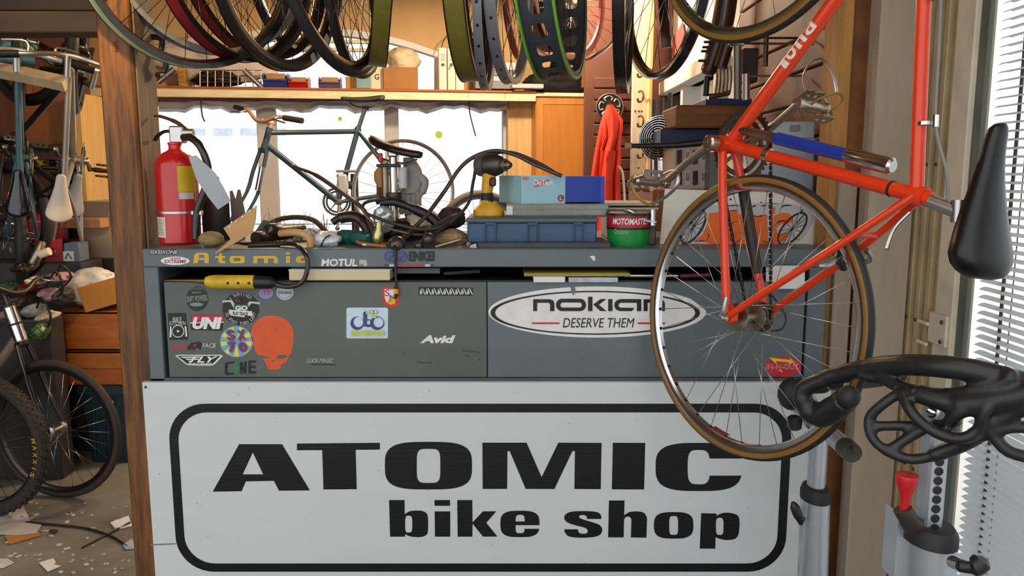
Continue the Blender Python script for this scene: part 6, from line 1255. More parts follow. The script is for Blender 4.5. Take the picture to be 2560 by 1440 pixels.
# tools and forks hung on the slatwall
solo('chrome_seatpost', MB().tube([P(1843, 110, 2.7), P(1843, 246, 2.75)], .0135, 14).box(P(1841, 106, 2.7), (.05, .03, .025), None, .005).tube([P(1845, 108, 2.7), V((.992, 2.72, P(1845, 108, 2.7).z))], .004, 6), chrome, 'long chrome seat post hanging below the front wheel', 'seatpost')
solo('notched_seatpost', MB().tube([P(1865, 185, 2.8), P(1865, 250, 2.8)], .0125, 14).tube([P(1865, 190, 2.8), V((.992, 2.8, P(1865, 190, 2.8).z))], .004, 6), alu, 'shorter marked seat post beside the long chrome one', 'seatpost')
fk = thing('brown_fork', 'dark brown suspension leg with comb teeth hanging behind the front wheel', 'fork', P(1790, 100, 3.0))
part(fk, 'leg', MB().tube(cr([P(1822, -60, 3.0), P(1810, 40, 3.0), P(1790, 120, 3.0), P(1768, 185, 3.0)], 5), [S(26, 3)]*8+[S(22, 3)]*4+[S(19, 3)]*3+[S(14, 3)], 14), mat('brown_leg', (62, 34, 30), .35, coat=.2))
for y in (105, 118, 128, 152): part(fk, 'comb_tooth', MB().box(P(1770-(y-105)*.3, y, 2.99), (.03, .015, .008), None, .002), black)
part(fk, 'leg', MB().tube([P(1830, 70, 2.95), P(1800, 170, 2.95)], S(16, 3), 12), MATS['brown_leg'])
part(fk, 'foot', MB().tube([P(1768, 190, 3.0), P(1764, 240, 3.0)], S(7, 3), 10), black)
rbox('dark_parts_box', 'dark open box of tools hung on the slatwall', 1858, 120, 1896, 205, 2.85, .1, mat('dark_box', (40, 32, 34), .5), 'box')
tlb = thing('tool_roll', 'bunch of silver spanners hanging beside the chrome seat post', 'tools', P(1805, 200, 3.05))
for k in range(5): x = 1790+k*9; part(tlb, 'spanner', MB().tube(cr([P(x, 165, 3.05), P(x+2, 195, 3.04), P(x-2, 232, 3.05)], 4), [.006]*5+[.009]*4, 8, flat=.5), alu_old)
solo('hanging_rod', MB().tube([P(1915, 90, 2.8), P(1913, 166, 2.8)], .009, 10).tube([P(1915, 95, 2.8), V((.992, 2.8, P(1915, 95, 2.8).z))], .004, 6), steel_dark, 'dark steel rod hanging on the slatwall', 'rod')
for x, y, x2, y2 in ((1750, 150, 1762, 300), ): pass
solo('wall_pennant', MB().ext([(0, 0), (.28, .05), (.34, -.02), (.1, -.16), (-.02, -.1)], [], PX(1684, 96, XR+.02), (0, -1, 0), (0, 0, 1), .004), mat('pennant_red', (176, 90, 88), .6), 'faded red sign shape on the white partition', 'sign')
mb = MB().tube([P(1566, 365, 2.9), P(1690, 363, 2.85), P(1800, 352, 2.8), V((.992, 2.9, P(1900, 348, 2.9).z))], [.008, .011, .014, .014], 10); mb2 = solo('black_pole', mb, black, 'black pole lying level past the fan toward the crank', 'pole')
link('wooden_tip', MB().tube([P(1563, 365, 2.902), P(1580, 365, 2.896)], .012, 10), card, mb2)
# small clutter seen through the white window
for i, (x, h0) in enumerate(((1636, 250), (1655, 244), (1676, 232))): solo('window_rod', MB().tube([(P(x, 300, 4.3).x, 4.3, 0), P(x, h0, 4.3)], .012, 8), steel_dark, ('first', 'second', 'tallest')[i]+' dark steel bar standing behind the fan', 'bar', 'bars behind the fan')
# ---------------------------------------------------------------- teal bicycle in the back on its stand
teal = mat('teal_frame', (52, 74, 88), .35, var=.05, coat=.2)
Yb = 5.05; fwd = V((-.93, -.36, 0)).normalized(); lc = Yb/FPX
bbk = P(845, 505, Yb); uu = V((0, 0, 1)); bx0 = math.sqrt(.43**2-.06**2)
O2 = bbk-fwd*bx0+uu*.06
T2, B2, I2 = bike('bicycle', 'dark teal bicycle without a front wheel on a stand at the back window', O2, fwd, uu, teal, cs=.43, drop=.06, stl=.47, ttl=.53, htl=.13, wb=1.0, tr=.0165, fork='rigid', forkm=teal, forkz=-.19, rw=dict(rim=alu, tyre=None, rw=.022, rd=.022, n=28, sp=mid_grey, spr=.0012), sad=black_mat, sadL=.64, bar='riser', crank=(.02, -.16), steer=35, barm=mat('bar_pink', (196, 156, 138), .4, metal=.4), post=teal, stemh=.03, pedals=False, chain=False)
for k, (q, rr_) in enumerate(((.25, .02),)): part(T2, 'fork_guard', MB().tube([I2['G'](I2['hb'][0]+.05, .05, I2['hb'][1]-.1), I2['G'](I2['hb'][0]+.08, .052, I2['hb'][1]-.24)], .018, 10), chrome)
stp = B2(I2['BB'][0]-.03, .0, I2['BB'][1]+.14)
rs = thing('repair_stand', 'white clamp repair stand holding the teal bicycle by its seat tube', 'stand', (stp.x, stp.y, 0))
part(rs, 'clamp', MB().box(B2(I2['at'](.12)[0], 0, I2['at'](.12)[1]), (.06, .06, .12), None, .012), light_grey); part(rs, 'clamp_top', MB().box(B2(I2['at'](.2)[0], 0, I2['at'](.2)[1]), (.12, .06, .016), None, .004), mid_grey)
cpt = B2(I2['at'](.12)[0], 0, I2['at'](.12)[1]); part(rs, 'arm', MB().tube([cpt, cpt+V((.04, .16, -.02))], .025, 12), steel_dark)
part(rs, 'pole', MB().tube([cpt+V((.04, .16, .06)), V((cpt.x+.04, cpt.y+.16, .03))], .025, 12), steel_dark); part(rs, 'foot', MB().lathe([(.28, 0), (.28, .012), (.04, .03)], (cpt.x+.04, cpt.y+.16, 0), n=28), steel_dark)
hung('grey tyred wheel standing low behind the impact driver', 1096, 1290, 1195, 700, 5.2, 'L', R=.34, group='wheels at the back', name='spare_wheel', rim=rim_gr, tyre=mat('tyre_grey', (92, 86, 86), .7), tw=.04, n=28, ratio=.93) if False else None
sw = thing('wheel', 'grey tyred wheel standing low behind the impact driver', 'wheel', P(1200, 592, 5.0))
wheel(sw, P(1200, 592, 5.0), V((.93, .36, 0)), V((0, 0, 1)), .29, rim=rim_gr, tyre=mat('tyre_grey', (92, 86, 86), .7), tw=.045, n=28)
st2 = thing('wheel_stand', 'dark stand post under the spare wheel by the window', 'stand', (P(1200, 592, 5.0).x, 5.08, 0))
c = P(1200, 592, 5.0); part(st2, 'post', MB().tube([(c.x, c.y+.08, c.z), (c.x, c.y+.08, .02)], .02, 10), steel_dark); part(st2, 'foot', MB().lathe([(.2, 0), (.2, .012), (.03, .02)], (c.x, c.y+.08, 0), n=24), steel_dark); part(st2, 'axle_bolt', MB().tube([(c.x, c.y+.09, c.z), (c.x, c.y, c.z)], .006, 8), steel_dark)
# ---------------------------------------------------------------- aisle beside the timber post
pw = struct('wall_aisle', MB().span((-4.6, 5.6, 0), (-2.905, 5.65, CEIL)), mat('aisle_ply', (112, 66, 34), .65, var=.2, sc=4, stretch=(4, 4, .8)))
struct('aisle_panel', MB().span((P(60, 300, 5.57).x, 5.57, h_of(362, 5.57)), (-2.91, 5.6, h_of(200, 5.57)), .003), mat('aisle_panel_wood', (156, 92, 42), .55, var=.15, sc=5, stretch=(4, 4, .8)), pw)
solo('sunlit_board', MB().span((-2.9, 5.4, 0), (-2.85, 5.8, h_of(232, 5.4)), .004), mat('board_yellow', (236, 186, 106), .6, var=.08, sc=6, stretch=(5, 5, .5)), 'upright pale yellow board just behind the timber post', 'board')
ash = thing('aisle_shelf', 'dark brown shelf unit at the back of the aisle', 'shelf', P(120, 400, 5.2))
xa = -2.92
for nm_, y0, y1 in (('shelf_board', 362, 372), ('shelf_board', 421, 430), ('shelf_board', 502, 512)): part(ash, nm_, MB().span((-4.5, 5.42, h_of(y1, 5.42)), (xa, 5.58, h_of(y0, 5.42)), .004), wood_dark)
part(ash, 'fascia', MB().span((-4.5, 5.405, h_of(400, 5.405)), (xa, 5.42, h_of(362, 5.405)), .003), mat('shelf_fascia', (74, 42, 26), .6, var=.25, sc=6, stretch=(.6, 5, 5)))
part(ash, 'upright', MB().span((xa-.03, 5.42, 0), (xa, 5.58, h_of(362, 5.42)), .003), wood_dark)
def cyl(name, label, px, py0, py1, Y, rpx, m, cat):
    c = P(px, py1, Y); t = thing(name, label, cat, c); r_ = S(rpx, Y); z1 = h_of(py0, Y); z0 = c.z
    part(t, 'body', MB().lathe([(r_*.96, z0), (r_, z0+.004), (r_, z1-.006), (r_*.95, z1)], (c.x, c.y, 0), n=28), m)
    part(t, 'rim', MB().lathe([(r_+.001, z1-.006), (r_+.003, z1-.003), (r_, z1), (r_*.9, z1+.001)], (c.x, c.y, 0), n=28), alu_old); return t, c, r_, z0, z1
t, c, r_, z0, z1 = cyl('yellow_tin', 'yellow tin with black print on the dark middle shelf', 98, 379, 420.5, 5.50, 24, mat('tin_bright', (206, 176, 20), .4), 'tin')
part(t, 'lettering', cyltext(MB(), 'OIL', (c.x, c.y), r_+.001, -.2, z0+(z1-z0)*.65, z0+(z1-z0)*.85, .6, .03), K_)
cyl('label_bottle', 'small bottle with a grey label beside the yellow tin', 150, 388, 420.5, 5.47, 8, mid_grey, 'bottle')
cyl('spray_can', 'spray can with a lime green top on the lowest dark shelf', 190, 458, 501, 5.48, 17, mat('can_lime', (120, 150, 80), .4, var=.3), 'can')
solo('black_box', MB().span((P(130, 490, 5.44).x, 5.44, h_of(501, 5.44)), (P(168, 490, 5.44).x, 5.57, h_of(440, 5.44)), .005), black, 'black box beside the lime topped spray can', 'box')
def lbin(label, x0, y0, x1, y1, Y, d, m):
    c = P((x0+x1)/2, y1, Y); t = thing('red_bin', label, 'bin', c, 'red parts bins in the aisle'); W, H = S(x1-x0, Y), S(y1-y0, Y); R_z = Matrix.Rotation(.5, 3, 'Z'); q = lambda x, y, z: c+R_z @ V((x, y, z))
    mb = MB()
    for a, e in (((-W/2, 0, 0), (W/2, .004, H)), ((-W/2, d-.004, 0), (W/2, d, H)), ((-W/2, 0, 0), (W/2, d, .004)), ((-W/2, 0, 0), (-W/2+.004, d, H)), ((W/2-.004, 0, 0), (W/2, d, H))):
        a, e = V(a), V(e); mb.box(q(*((a+e)/2)), [abs(v_) for v_ in (e-a)], R_z, .001)
    part(t, 'bin_body', mb, m)
    part(t, 'label_slot', MB().box(q(0, -.004, H*.72), (W*.6, .006, H*.22), R_z, .002), m); part(t, 'pull', MB().tube([q(-W*.2, -.003, H*.5), q(-W*.2, -.02, H*.3), q(W*.2, -.02, H*.3), q(W*.2, -.003, H*.5)], .005, 8), m)
    part(t, 'contents', MB().box(q(0, d/2, H*.8), (W*.85, d*.85, H*.1), R_z, .004), steel_dark); return t
lbin('red parts bin lowest in front with a raised pull loop', 96, 598, 156, 656, 4.3, .2, red_plastic)
lbin('red parts bin behind and above the one with the spring', 80, 540, 166, 600, 4.5, .22, mat('red_bin_deep', (170, 18, 30), .4))
lbin('red parts bin highest, beside the grey saddle', 166, 508, 216, 545, 4.72, .2, mat('red_bin_dull', (150, 24, 34), .4))
gbx = thing('grey_bin', 'small blue grey bin with a white label beside the red bins', 'bin', P(176, 656, 4.27)); c = P(176, 656, 4.27)
R_z = Matrix.Rotation(.15, 3, 'Z'); part(gbx, 'bin_body', MB().box(c+V((0, .07, S(24, 4.27))), (S(36, 4.27), .14, S(48, 4.27)), R_z, .004), mat('bin_slate', (104, 116, 140), .45)); part(gbx, 'label', MB().box(c+V((-.006, -.003, S(16, 4.27))), (S(24, 4.27), .003, S(24, 4.27)), R_z), paper)
part(gbx, 'logo', MB().tube([c+V((-.02, -.008, .02)), c+V((-.006, -.008, .05)), c+V((.012, -.008, .02))], .003, 6), K_)
solo('bin_spring', MB().tube([P(113+5*cos(i*.9), 598-i*.35, 4.28+.012*sin(i*.9)) for i in range(60)], .0028, 5), chrome, 'small coil spring standing on the red bin', 'spring')
sb = thing('staging_box', 'dark stepped crate carrying the red bins in the aisle', 'crate', P(110, 760, 4.4))
for y0, Y0, Y1 in ((657, 4.25, 4.48), (601, 4.48, 4.70), (546, 4.70, 4.95)): part(sb, 'step', MB().span((-4.3, Y0, 0), (P(206, 700, Y0).x, Y1, h_of(y0, Y0)), .006), charcoal)
solo('grey_carton', MB().span((P(205, 580, 4.5).x, 4.5, h_of(646, 4.5)), (P(285, 580, 4.5).x, 4.9, h_of(503, 4.5)), .004), mat('carton_greyed', (168, 152, 132), .8, var=.08), 'pale greyish carton tucked against the timber post', 'carton')
solo('ledge_plank', MB().box(P(212, 557, 4.44), (S(100, 4.44), .1, S(24, 4.44)), None, .003), mat('plank_tan', (176, 128, 88), .65, var=.12, sc=6, stretch=(.5, 5, 5)), 'short tan plank laid across the pale carton', 'plank')
solo('carton_base', MB().span((P(208, 660, 4.49).x, 4.49, 0), (P(300, 660, 4.49).x, 4.92, h_of(647, 4.49)), .004), charcoal, 'dark plinth under the pale carton behind the plastic sack', 'plinth')
YA = 4.05
bag('plastic_sack', 'white plastic sack slumped on the tilted cardboard box', 180, 305, 668, 768, 4.18, mat('sack_white', (214, 218, 222), .3, var=.08, bump=.25, bs=20), .03, .1, cat='sack', seed=51)
tcx = thing('tilted_carton', 'tan cardboard box tipped over on the wooden boxes', 'carton', P(230, 770, YA)); c = P(238, 741, YA)
RT = Matrix.Rotation(rad(-16), 3, 'Y') @ Matrix.Rotation(.35, 3, 'Z')
part(tcx, 'body', MB().box(c+V((0, .12, 0)), (S(108, YA), .22, S(66, YA)), RT, .003), mat('card_amber', (176, 122, 56), .8, var=.08, sc=8)); part(tcx, 'tape', MB().box(c+V((0, .12, 0)), (S(109, YA), .05, S(66.6, YA)), RT, .003), card_dark)
wbm = mat('woodbox', (172, 94, 36), .55, var=.22, sc=6, stretch=(.8, 5, 5))
for i, (y0, y1, x0, lab) in enumerate(((780, 873, 134, 'upper brown wooden box under the tipped cardboard'), (878, 962, 148, 'lower brown wooden box resting on the teal tub'))):
    t = thing('wooden_box', lab, 'box', P(220, y1, YA), 'brown wooden boxes by the post'); a, e = P(x0, y1, YA), P(335, y0, YA); Y2 = YA+.4
    part(t, 'front_board', MB().span((a.x, YA, a.z), (e.x, YA+.015, e.z), .002), wbm); part(t, 'side_board', MB().span((a.x, YA+.015, a.z), (a.x+.014, Y2, e.z), .002), wbm); part(t, 'side_board', MB().span((e.x-.014, YA+.015, a.z), (e.x, Y2, e.z), .002), wbm)
    part(t, 'top_board', MB().span((a.x, YA, e.z-.012), (e.x, Y2, e.z), .002), wbm)
    if i: part(t, 'front_rail', MB().span((a.x, YA-.01, a.z+.5*(e.z-a.z)), (e.x, YA, e.z-.01), .002), mat('woodbox_lit', (176, 104, 44), .55, var=.15, sc=6, stretch=(.8, 5, 5)))  # lighter copy of the box wood, light put into its colour
    part(t, 'back_board', MB().span((a.x, Y2-.01, a.z), (e.x, Y2, e.z)), wbm)
tt_ = thing('teal_tub', 'dark teal plastic tub on the floor under the wooden boxes', 'tub', P(255, 1155, YA)); tm_ = mat('tub_teal', (26, 52, 62), .45, var=.1)
a, e = P(192, 1000, YA), P(335, 1000, YA); ztt = h_of(963, YA)-.001
part(tt_, 'body', loft(MB(), [[V((x, y, z_)) for x, y in rr(a.x+k, YA+k, e.x-k, YA+.4-k, .03, 3)] for z_, k in ((.002, .03), (ztt-.04, .0))]), tm_); part(tt_, 'rim', loft(MB(), [[V((x, y, z_)) for x, y in rr(a.x-.01, YA-.01, e.x+.01, YA+.41, .03, 3)] for z_ in (ztt-.045, ztt)]), tm_)
for x in (232, 258, 284): part(tt_, 'rib', MB().tube([P(x+6, 1140, YA+.02), P(x, 985, YA)], .006, 6), tm_)
part(tt_, 'label', MB().box(P(277, 1008, YA-.002), (.03, .006, .026), None), paper)
# hanging rail with bicycles nose up
solo('hanging_rail', MB().tube([P(-200, 140, 3.75), P(60, 187, 3.75), P(166, 210, 3.75)], .036, 4), mat('rail_pale', (196, 174, 138), .6, var=.15, sc=8), 'pale squared rail that the aisle bicycles hang from', 'rail')
def hbike(label, px, py, Y, yaw, fm, sad, lean=0., sl=.56, rear=True, **k):
    Of = P(px, py, Y); u = V((cos(rad(yaw)), -sin(rad(yaw)), 0)); f = V((sin(rad(lean)), 0, cos(rad(lean)))); b_ = mat('grip_black', (22, 20, 22), .5)
    return bike('bicycle', label, Of, f, u, fm, rw=dict(rim=rim_bk, tyre=tyre_bk, tw=.05, rd=.022, rw=.026, n=24, sp=alu) if rear else None, fw=dict(rim=rim_bk, tyre=tyre_bk, tw=.05, rd=.022, rw=.026, n=24), sad=sad, sadL=sl, sadw=.12, sadlen=.22, stl=.44, slope=.1, pedals=True, crank=(.05, .163), chain=False, group='bicycles hung nose up in the aisle', gripm=b_, **k)
hbike('hung bicycle with a slate blue frame and black saddle, held close to the picture edge', 56, 596, 4.15, 60, mat('frame_slate', (70, 104, 116), .35), black_gloss, 4, fork='susp', bar='riser', barm=silver, forkm=mat('fork_teal', (84, 140, 150), .4))
hbike('hung bicycle with a bare silver frame and white saddle', 168, 600, 4.15, 66, mat('frame_silver', (166, 160, 150), .35, metal=.5), mat('saddle_white', (216, 206, 190), .4), 8, rear=False, fork='susp', bar='riser')
hbike('hung black bicycle with a grey saddle, nearest the timber post', 20, 560, 4.35, 24, mat('frame_black', (36, 34, 36), .3), mat('saddle_grey', (140, 146, 154), .4), 12, fork='susp', bar='riser')
# taupe mountain bike on the floor
ax = P(140, 1068, 3.62); ax.z = .335
mtf = V((.985, -.17, 0)).normalized()
bm = mat('frame_taupe', (156, 136, 120), .35, metal=.3, var=.1)
T3, B3, I3 = bike('bicycle', 'taupe mountain bike with a chrome head tube standing on the concrete floor', ax-mtf*1.02, mtf, (0, 0, 1), bm, stl=.5, ttl=.56, htl=.17, wb=1.02, tr=.021, R=.335, slope=.17, rw=dict(rim=rim_bk, tyre=tyre_bk, tw=.045, n=28), fw=dict(rim=rim_bk, tyre=mat('tyre_brownish', (58, 46, 40), .65, var=.12), tw=.034, rd=.024, rw=.026, n=28, sp=alu, hw=.045), fork='rigid', forkm=black_gloss, sad=black, bar='riser', barm=steel_dark, pedals=True, crank=(.15, .05), stemh=.06)
hb3, hd3, ht3 = I3['hb'], I3['hd'], I3['ht']
part(T3, 'head_sleeve', MB().tube([B3(hb3[0]+hd3[0]*.006, 0, hb3[1]+hd3[1]*.006), B3(hb3[0]+hd3[0]*.165, 0, hb3[1]+hd3[1]*.165)], .0295, 18), chrome, 'chrome head tube sleeve')
for k in (-.012, .08, .17): part(T3, 'head_ring', MB().tube([B3(hb3[0]+hd3[0]*k, 0, hb3[1]+hd3[1]*k), B3(hb3[0]+hd3[0]*(k+.01), 0, hb3[1]+hd3[1]*(k+.01))], .031, 18), black)
aw = I3['G'](1.02, 0, 0)
part(node('rim_decal', T3, 'red decal on the front rim'), 'decal', MB().tube([aw+(mtf*cos(a)+V((0, 0, 1))*sin(a))*.288+I3['l']*-.0145 for a in [rad(-30-i*3) for i in range(8)]], .008, 6, flat=.15, up=I3['l']), mat('decal_red', (196, 60, 44), .4))
# knobbly tyre bike in front
k0 = P(-48, 1098, 3.42); k0.z = .33
T4, B4, I4 = bike('bicycle', 'black mountain bike with a knobbly yellow lettered front tyre at the picture edge', k0-V((1.05, -.12, 0)), V((1, -.12, 0)), (0, 0, 1), black, stl=.42, ttl=.56, htl=.15, wb=1.05, tr=.02, R=.33, slope=.1, rw=dict(rim=rim_bk, tyre=tyre_bk, tw=.058, n=24), fw=dict(rim=rim_bk, tyre=mat('tyre_muddy', (52, 44, 38), .75, var=.25, sc=40), tw=.058, n=28, knob=True), fork='susp', sad=black, bar='flat', pedals=True)
c4 = I4['G'](1.05, 0, 0); tl_ = node('tyre_lettering', T4, 'yellow lettering on the tyre')
l4 = -I4['l']
for i, ch in enumerate('MAXXIS'):
    a = rad(8-i*6.2); er = I4['f']*cos(a)+V((0, 0, 1))*sin(a); et = -I4['f']*sin(a)+V((0, 0, 1))*cos(a)
    vs, fs = textgeo(ch, .03); part(tl_, 'letter', MB().add([c4+er*(.292+(y-.5)*.02)-et*((x-.5)*(.006 if ch == 'I' else .022))+l4*.0305 for x, y in vs], fs), ink(196, 152, 24))
# floor litter
def sheet(label, pts, m, dz=.003, cat='paper', name='floor_paper', curl=0.):
    q = [PZ(x, y, .003) for x, y in pts]; mb = MB(); n_ = len(q); c = sum(q, V())/n_
    mb.add([p for p in q]+[p+V((0, 0, dz+curl*(i % 2))) for i, p in enumerate(q)], [tuple(range(n_))[::-1], tuple(range(n_, 2*n_))]+[(i, (i+1) % n_, (i+1) % n_+n_, i+n_) for i in range(n_)])
    return solo(name, mb, m, label, cat, 'papers on the aisle floor' if cat == 'paper' else None)
sheet('large greyish sheet of paper under the knobbly tyre', [(-60, 1260), (46, 1240), (76, 1302), (-40, 1325)], mat('paper_mauve', (196, 184, 184), .8), .002)
sheet('crumpled clear film on the floor over the brown card', [(-20, 1316), (30, 1308), (104, 1315), (92, 1335), (40, 1340), (-20, 1334)], mat('film_floor', (186, 180, 178), .3, var=.1), .006, 'film', 'floor_film', .006)
sheet('brown card scrap on the floor', [(12, 1340), (92, 1326), (102, 1340), (24, 1362)], card_dark, .004, 'card', 'floor_card')
sheet('white folded sheet lying against the timber post', [(276, 1308), (322, 1296), (330, 1316), (290, 1326)], paper, .004, curl=.01)
sheet('square white sheet with a torn edge on the open floor', [(98, 1408), (134, 1397), (140, 1408), (133, 1412), (153, 1416), (120, 1430)], paper, .003)
sheet('greenish white sheet at the bottom of the aisle', [(-20, 1398), (20, 1398), (36, 1408), (10, 1420), (-20, 1424)], mat('paper_green', (196, 206, 196), .8), .003)
sheet('grey scrap of paper at the foot of the post', [(308, 1366), (330, 1355), (340, 1372), (316, 1374)], paper_grey, .006, curl=.01)
solo('floor_cable', MB().tube([PZ(x, y, .006) for x, y in [(p.x, p.y) for p in cr([(65, 1306, 0), (140, 1312, 0), (220, 1322, 0), (280, 1342, 0), (318, 1366, 0)], 6)]], .005, 8), black, 'thin black cable trailing across the floor', 'cable')
solo('floor_spoke', MB().tube([PZ(205, 1369, .005), PZ(260, 1340, .005), PZ(325, 1306, .012)], .0045, 8), steel_dark, 'dark straight rod leaning onto the folded sheet', 'rod')
mb = MB()
for i in range(60):
    x, y = random.uniform(0, 325), random.uniform(1255, 1438); p = PZ(x, y, .003); s_ = random.uniform(.004, .016); mb.box(p, (s_*1.5, s_, .004), Matrix.Rotation(random.uniform(0, 3), 3, 'Z'))
solo('floor_crumbs', mb, mat('crumbs', (186, 180, 160), .8, var=.4, sc=20), 'scattered pale crumbs of paper and dirt on the concrete', 'litter', kind='stuff')
solo('dried_leaf', MB().ball(PZ(133, 1328, .012), (.02, .014, .008), 10), mat('leaf_dark', (50, 40, 34), .8), 'small dark lump on the floor', 'lump')
# heap of parts behind the mountain bike
hb_ = thing('parts_heap_crate', 'dark crate piled with small parts behind the mountain bike', 'crate', P(60, 860, 4.0)); part(hb_, 'body', MB().span((-4.0, 3.84, 0), (P(128, 850, 3.84).x, 3.96, h_of(800, 3.84)), .006), charcoal); part(hb_, 'lip', MB().span((-4.01, 3.83, h_of(806, 3.84)), (P(129, 850, 3.84).x, 3.845, h_of(800, 3.84)+.004), .003), dark_grey)
for i, (x, y, w_, h_, m_, lab) in enumerate(((60, 668, 40, 26, steel_dark, 'dark metal derailleur lump topping the parts heap'), (96, 700, 34, 20, cream_plastic, 'cream plastic elbow in the parts heap'), (126, 735, 40, 32, mat('heap_pink', (176, 140, 146), .5), 'pinkish crumpled packet in the parts heap'), (88, 775, 44, 36, paper_grey, 'grey crumpled paper in the parts heap'), (152, 692, 38, 24, mat('heap_pink2', (168, 128, 140), .5), 'small mauve packet below the grey bin'), (30, 715, 56, 30, mat('heap_green', (44, 84, 50), .4), 'dark green bottle end in the parts heap'), (60, 750, 50, 36, steel_dark, 'dark steel gear lump low in the parts heap'), (120, 790, 36, 26, cream_plastic, 'cream cap at the foot of the parts heap'), (100, 828, 30, 44, mat('heap_green2', (60, 100, 54), .3, coat=.4), 'glossy green bottle in front of the heap crate'), (160, 740, 34, 44, charcoal, 'black padded lump beside the tipped cardboard'), (20, 760, 50, 40, charcoal, 'black padded lump at the low end of the heap'), (75, 720, 44, 26, mat('heap_red', (120, 30, 34), .4), 'dull red pouch in the middle of the heap'))):
    bag('heap_part', lab, x-w_/2, x+w_/2, y-h_/2, y+h_/2, 3.87+.03*(i % 3) if i != 8 else 3.78, m_, .008, .07, cat='parts', seed=60+i)
lp = random.Random(4)
for lab, x0, y0 in (('black cable loop arching over the grey bin foot', 140, 690), ('black cable loop beside the mauve packet', 112, 720), ('black cable loop low by the chrome head tube', 92, 770)):
    solo('cable_loop', MB().tube(cr([P(x0, y0, 3.8), P(x0+lp.uniform(10, 30), y0-lp.uniform(25, 45), 3.79), P(x0+lp.uniform(30, 50), y0+lp.uniform(0, 20), 3.8), P(x0+lp.uniform(5, 30), y0+lp.uniform(20, 60), 3.8)], 5), .005, 6), black, lab, 'cable', 'cable loops in the parts heap')
bt = thing('socket_tube', 'brushed metal tube poking from the parts heap', 'tube', P(100, 640, 3.9)); part(bt, 'tube_body', MB().tube([P(80, 662, 3.9), P(98, 628, 3.9), P(104, 606, 3.92)], [.026, .026, .02], 12), alu_old); part(bt, 'tip', MB().tube([P(100, 636, 3.88), P(124, 628, 3.88)], .02, 12), cream_plastic)
# ---------------------------------------------------------------- exercise bike at the storefront
sbk = thing('exercise_bike', 'silver exercise bike with black lattice handlebars beside the blinds', 'exercise bike', (.76, 1.65, 0))
px_ = .776; Yp = 1.95
def oval(x, y, z, a, b, n=20): return [V((x+a*cos(2*pi*k/n), y+b*sin(2*pi*k/n), z)) for k in range(n)]
zc = h_of(1235, Yp)
part(sbk, 'seat_post', loft(MB(), [oval(px_, Yp, z_, .021, .03) for z_ in (zc-.1, h_of(1060, Yp))]), silver)
part(sbk, 'seat_tube', loft(MB(), [oval(px_+k, Yp, z_, .034+k*.3, .05) for z_, k in ((.2, .012), (zc-.008, 0))]), silver)
part(sbk, 'collar', loft(MB(), [oval(px_, Yp, z_, a_, a_+.016) for z_, a_ in ((zc-.012, .0355), (zc+.006, .0355), (zc+.02, .03), (zc+.024, .022))]), black_mat)
part(sbk, 'lever_knob', MB().tube(cr([P(2008, 1300, Yp-.03), P(1996, 1290, Yp-.03), P(1985, 1262, Yp-.03)], 4)+[P(1982, 1256, Yp-.03)], [.008]*4+[.012]*4+[.009, .005], 10), black); part(sbk, 'lever_knob', MB().tube([P(1993, 1285, Yp-.03), P(2003, 1310, Yp-.03)], [.011, .006], 10), black)
s0, s1_ = P(1984, 1008, 2.06), P(2118, 1122, 1.66)
part(sbk, 'slider_rail', MB().tube([s0, s1_], .02, 16), silver); d_ = (s1_-s0).normalized()
part(sbk, 'slider_clamp', MB().tube([s1_-d_*.01, s1_+d_*.03], [.0225, .021], 16).tube([s1_+d_*.02+V((.0, 0, .015)), s1_+d_*.05+V((.0, 0, .012))], .007, 8), steel_dark)
part(sbk, 'slider_block', MB().box(P(2040, 1050, 1.92), (.05, .09, .05), None, .008), alu); part(sbk, 'slider_knob', MB().lathe([(.012, 0), (.018, .005), (.018, .03), (.012, .035)], P(1987, 1040, 1.93), (0, 0, -1), 16), black)
bar = mat('bar_soft_black', (30, 29, 31), .42, var=.08, bump=.03, bs=160)
hbn = node('handlebar', sbk, 'black rubber coated lattice handlebars')
HB = MB()
def hb_tube(pts, r, n=14, k=7, sc=.86):
    HB.tube(cr([P(*p) for p in pts], k), [x*sc for x in r] if isinstance(r, list) else r*sc, n)
hb_tube([(2020, 968, 1.56), (2060, 945, 1.53), (2110, 932, 1.5), (2180, 918, 1.45), (2260, 912, 1.38), (2350, 916, 1.32), (2450, 930, 1.28), (2580, 965, 1.24)], [.017]*7+[.018]*7+[.02]*7+[.022]*7+[.023]*7+[.023]*14+[.023], 16)
hb_tube([(2150, 938, 1.46), (2210, 950, 1.42), (2270, 972, 1.37), (2350, 985, 1.32), (2430, 976, 1.28), (2500, 960, 1.25), (2528, 940, 1.24), (2505, 930, 1.26), (2470, 942, 1.27)], .0125)
hb_tube([(2200, 940, 1.42), (2300, 985, 1.34), (2400, 1010, 1.29), (2500, 1000, 1.25), (2590, 980, 1.22)], [.012]*7+[.02]*7+[.024]*15)
hb_tube([(2254, 978, 1.36), (2272, 1020, 1.33), (2305, 1058, 1.31), (2355, 1088, 1.29), (2405, 1096, 1.27), (2445, 1075, 1.26), (2462, 1030, 1.25), (2484, 995, 1.25)], .012)
hb_tube([(2252, 980, 1.36), (2205, 1012, 1.37), (2174, 1046, 1.38), (2180, 1092, 1.37), (2222, 1130, 1.35), (2285, 1148, 1.33), (2355, 1130, 1.31), (2430, 1098, 1.28), (2500, 1050, 1.25), (2590, 1000, 1.22)], [.0115]*40+[.016]*20+[.02]*4)
hb_tube([(2188, 1066, 1.375), (2250, 1064, 1.36), (2330, 1064, 1.33), (2400, 1050, 1.29)], .011)
hb_tube([(2222, 1126, 1.35), (2270, 1095, 1.345), (2322, 1066, 1.33)], .0115)
hb_tube([(2370, 1060, 1.3), (2400, 1030, 1.28), (2470, 1010, 1.26)], .014)
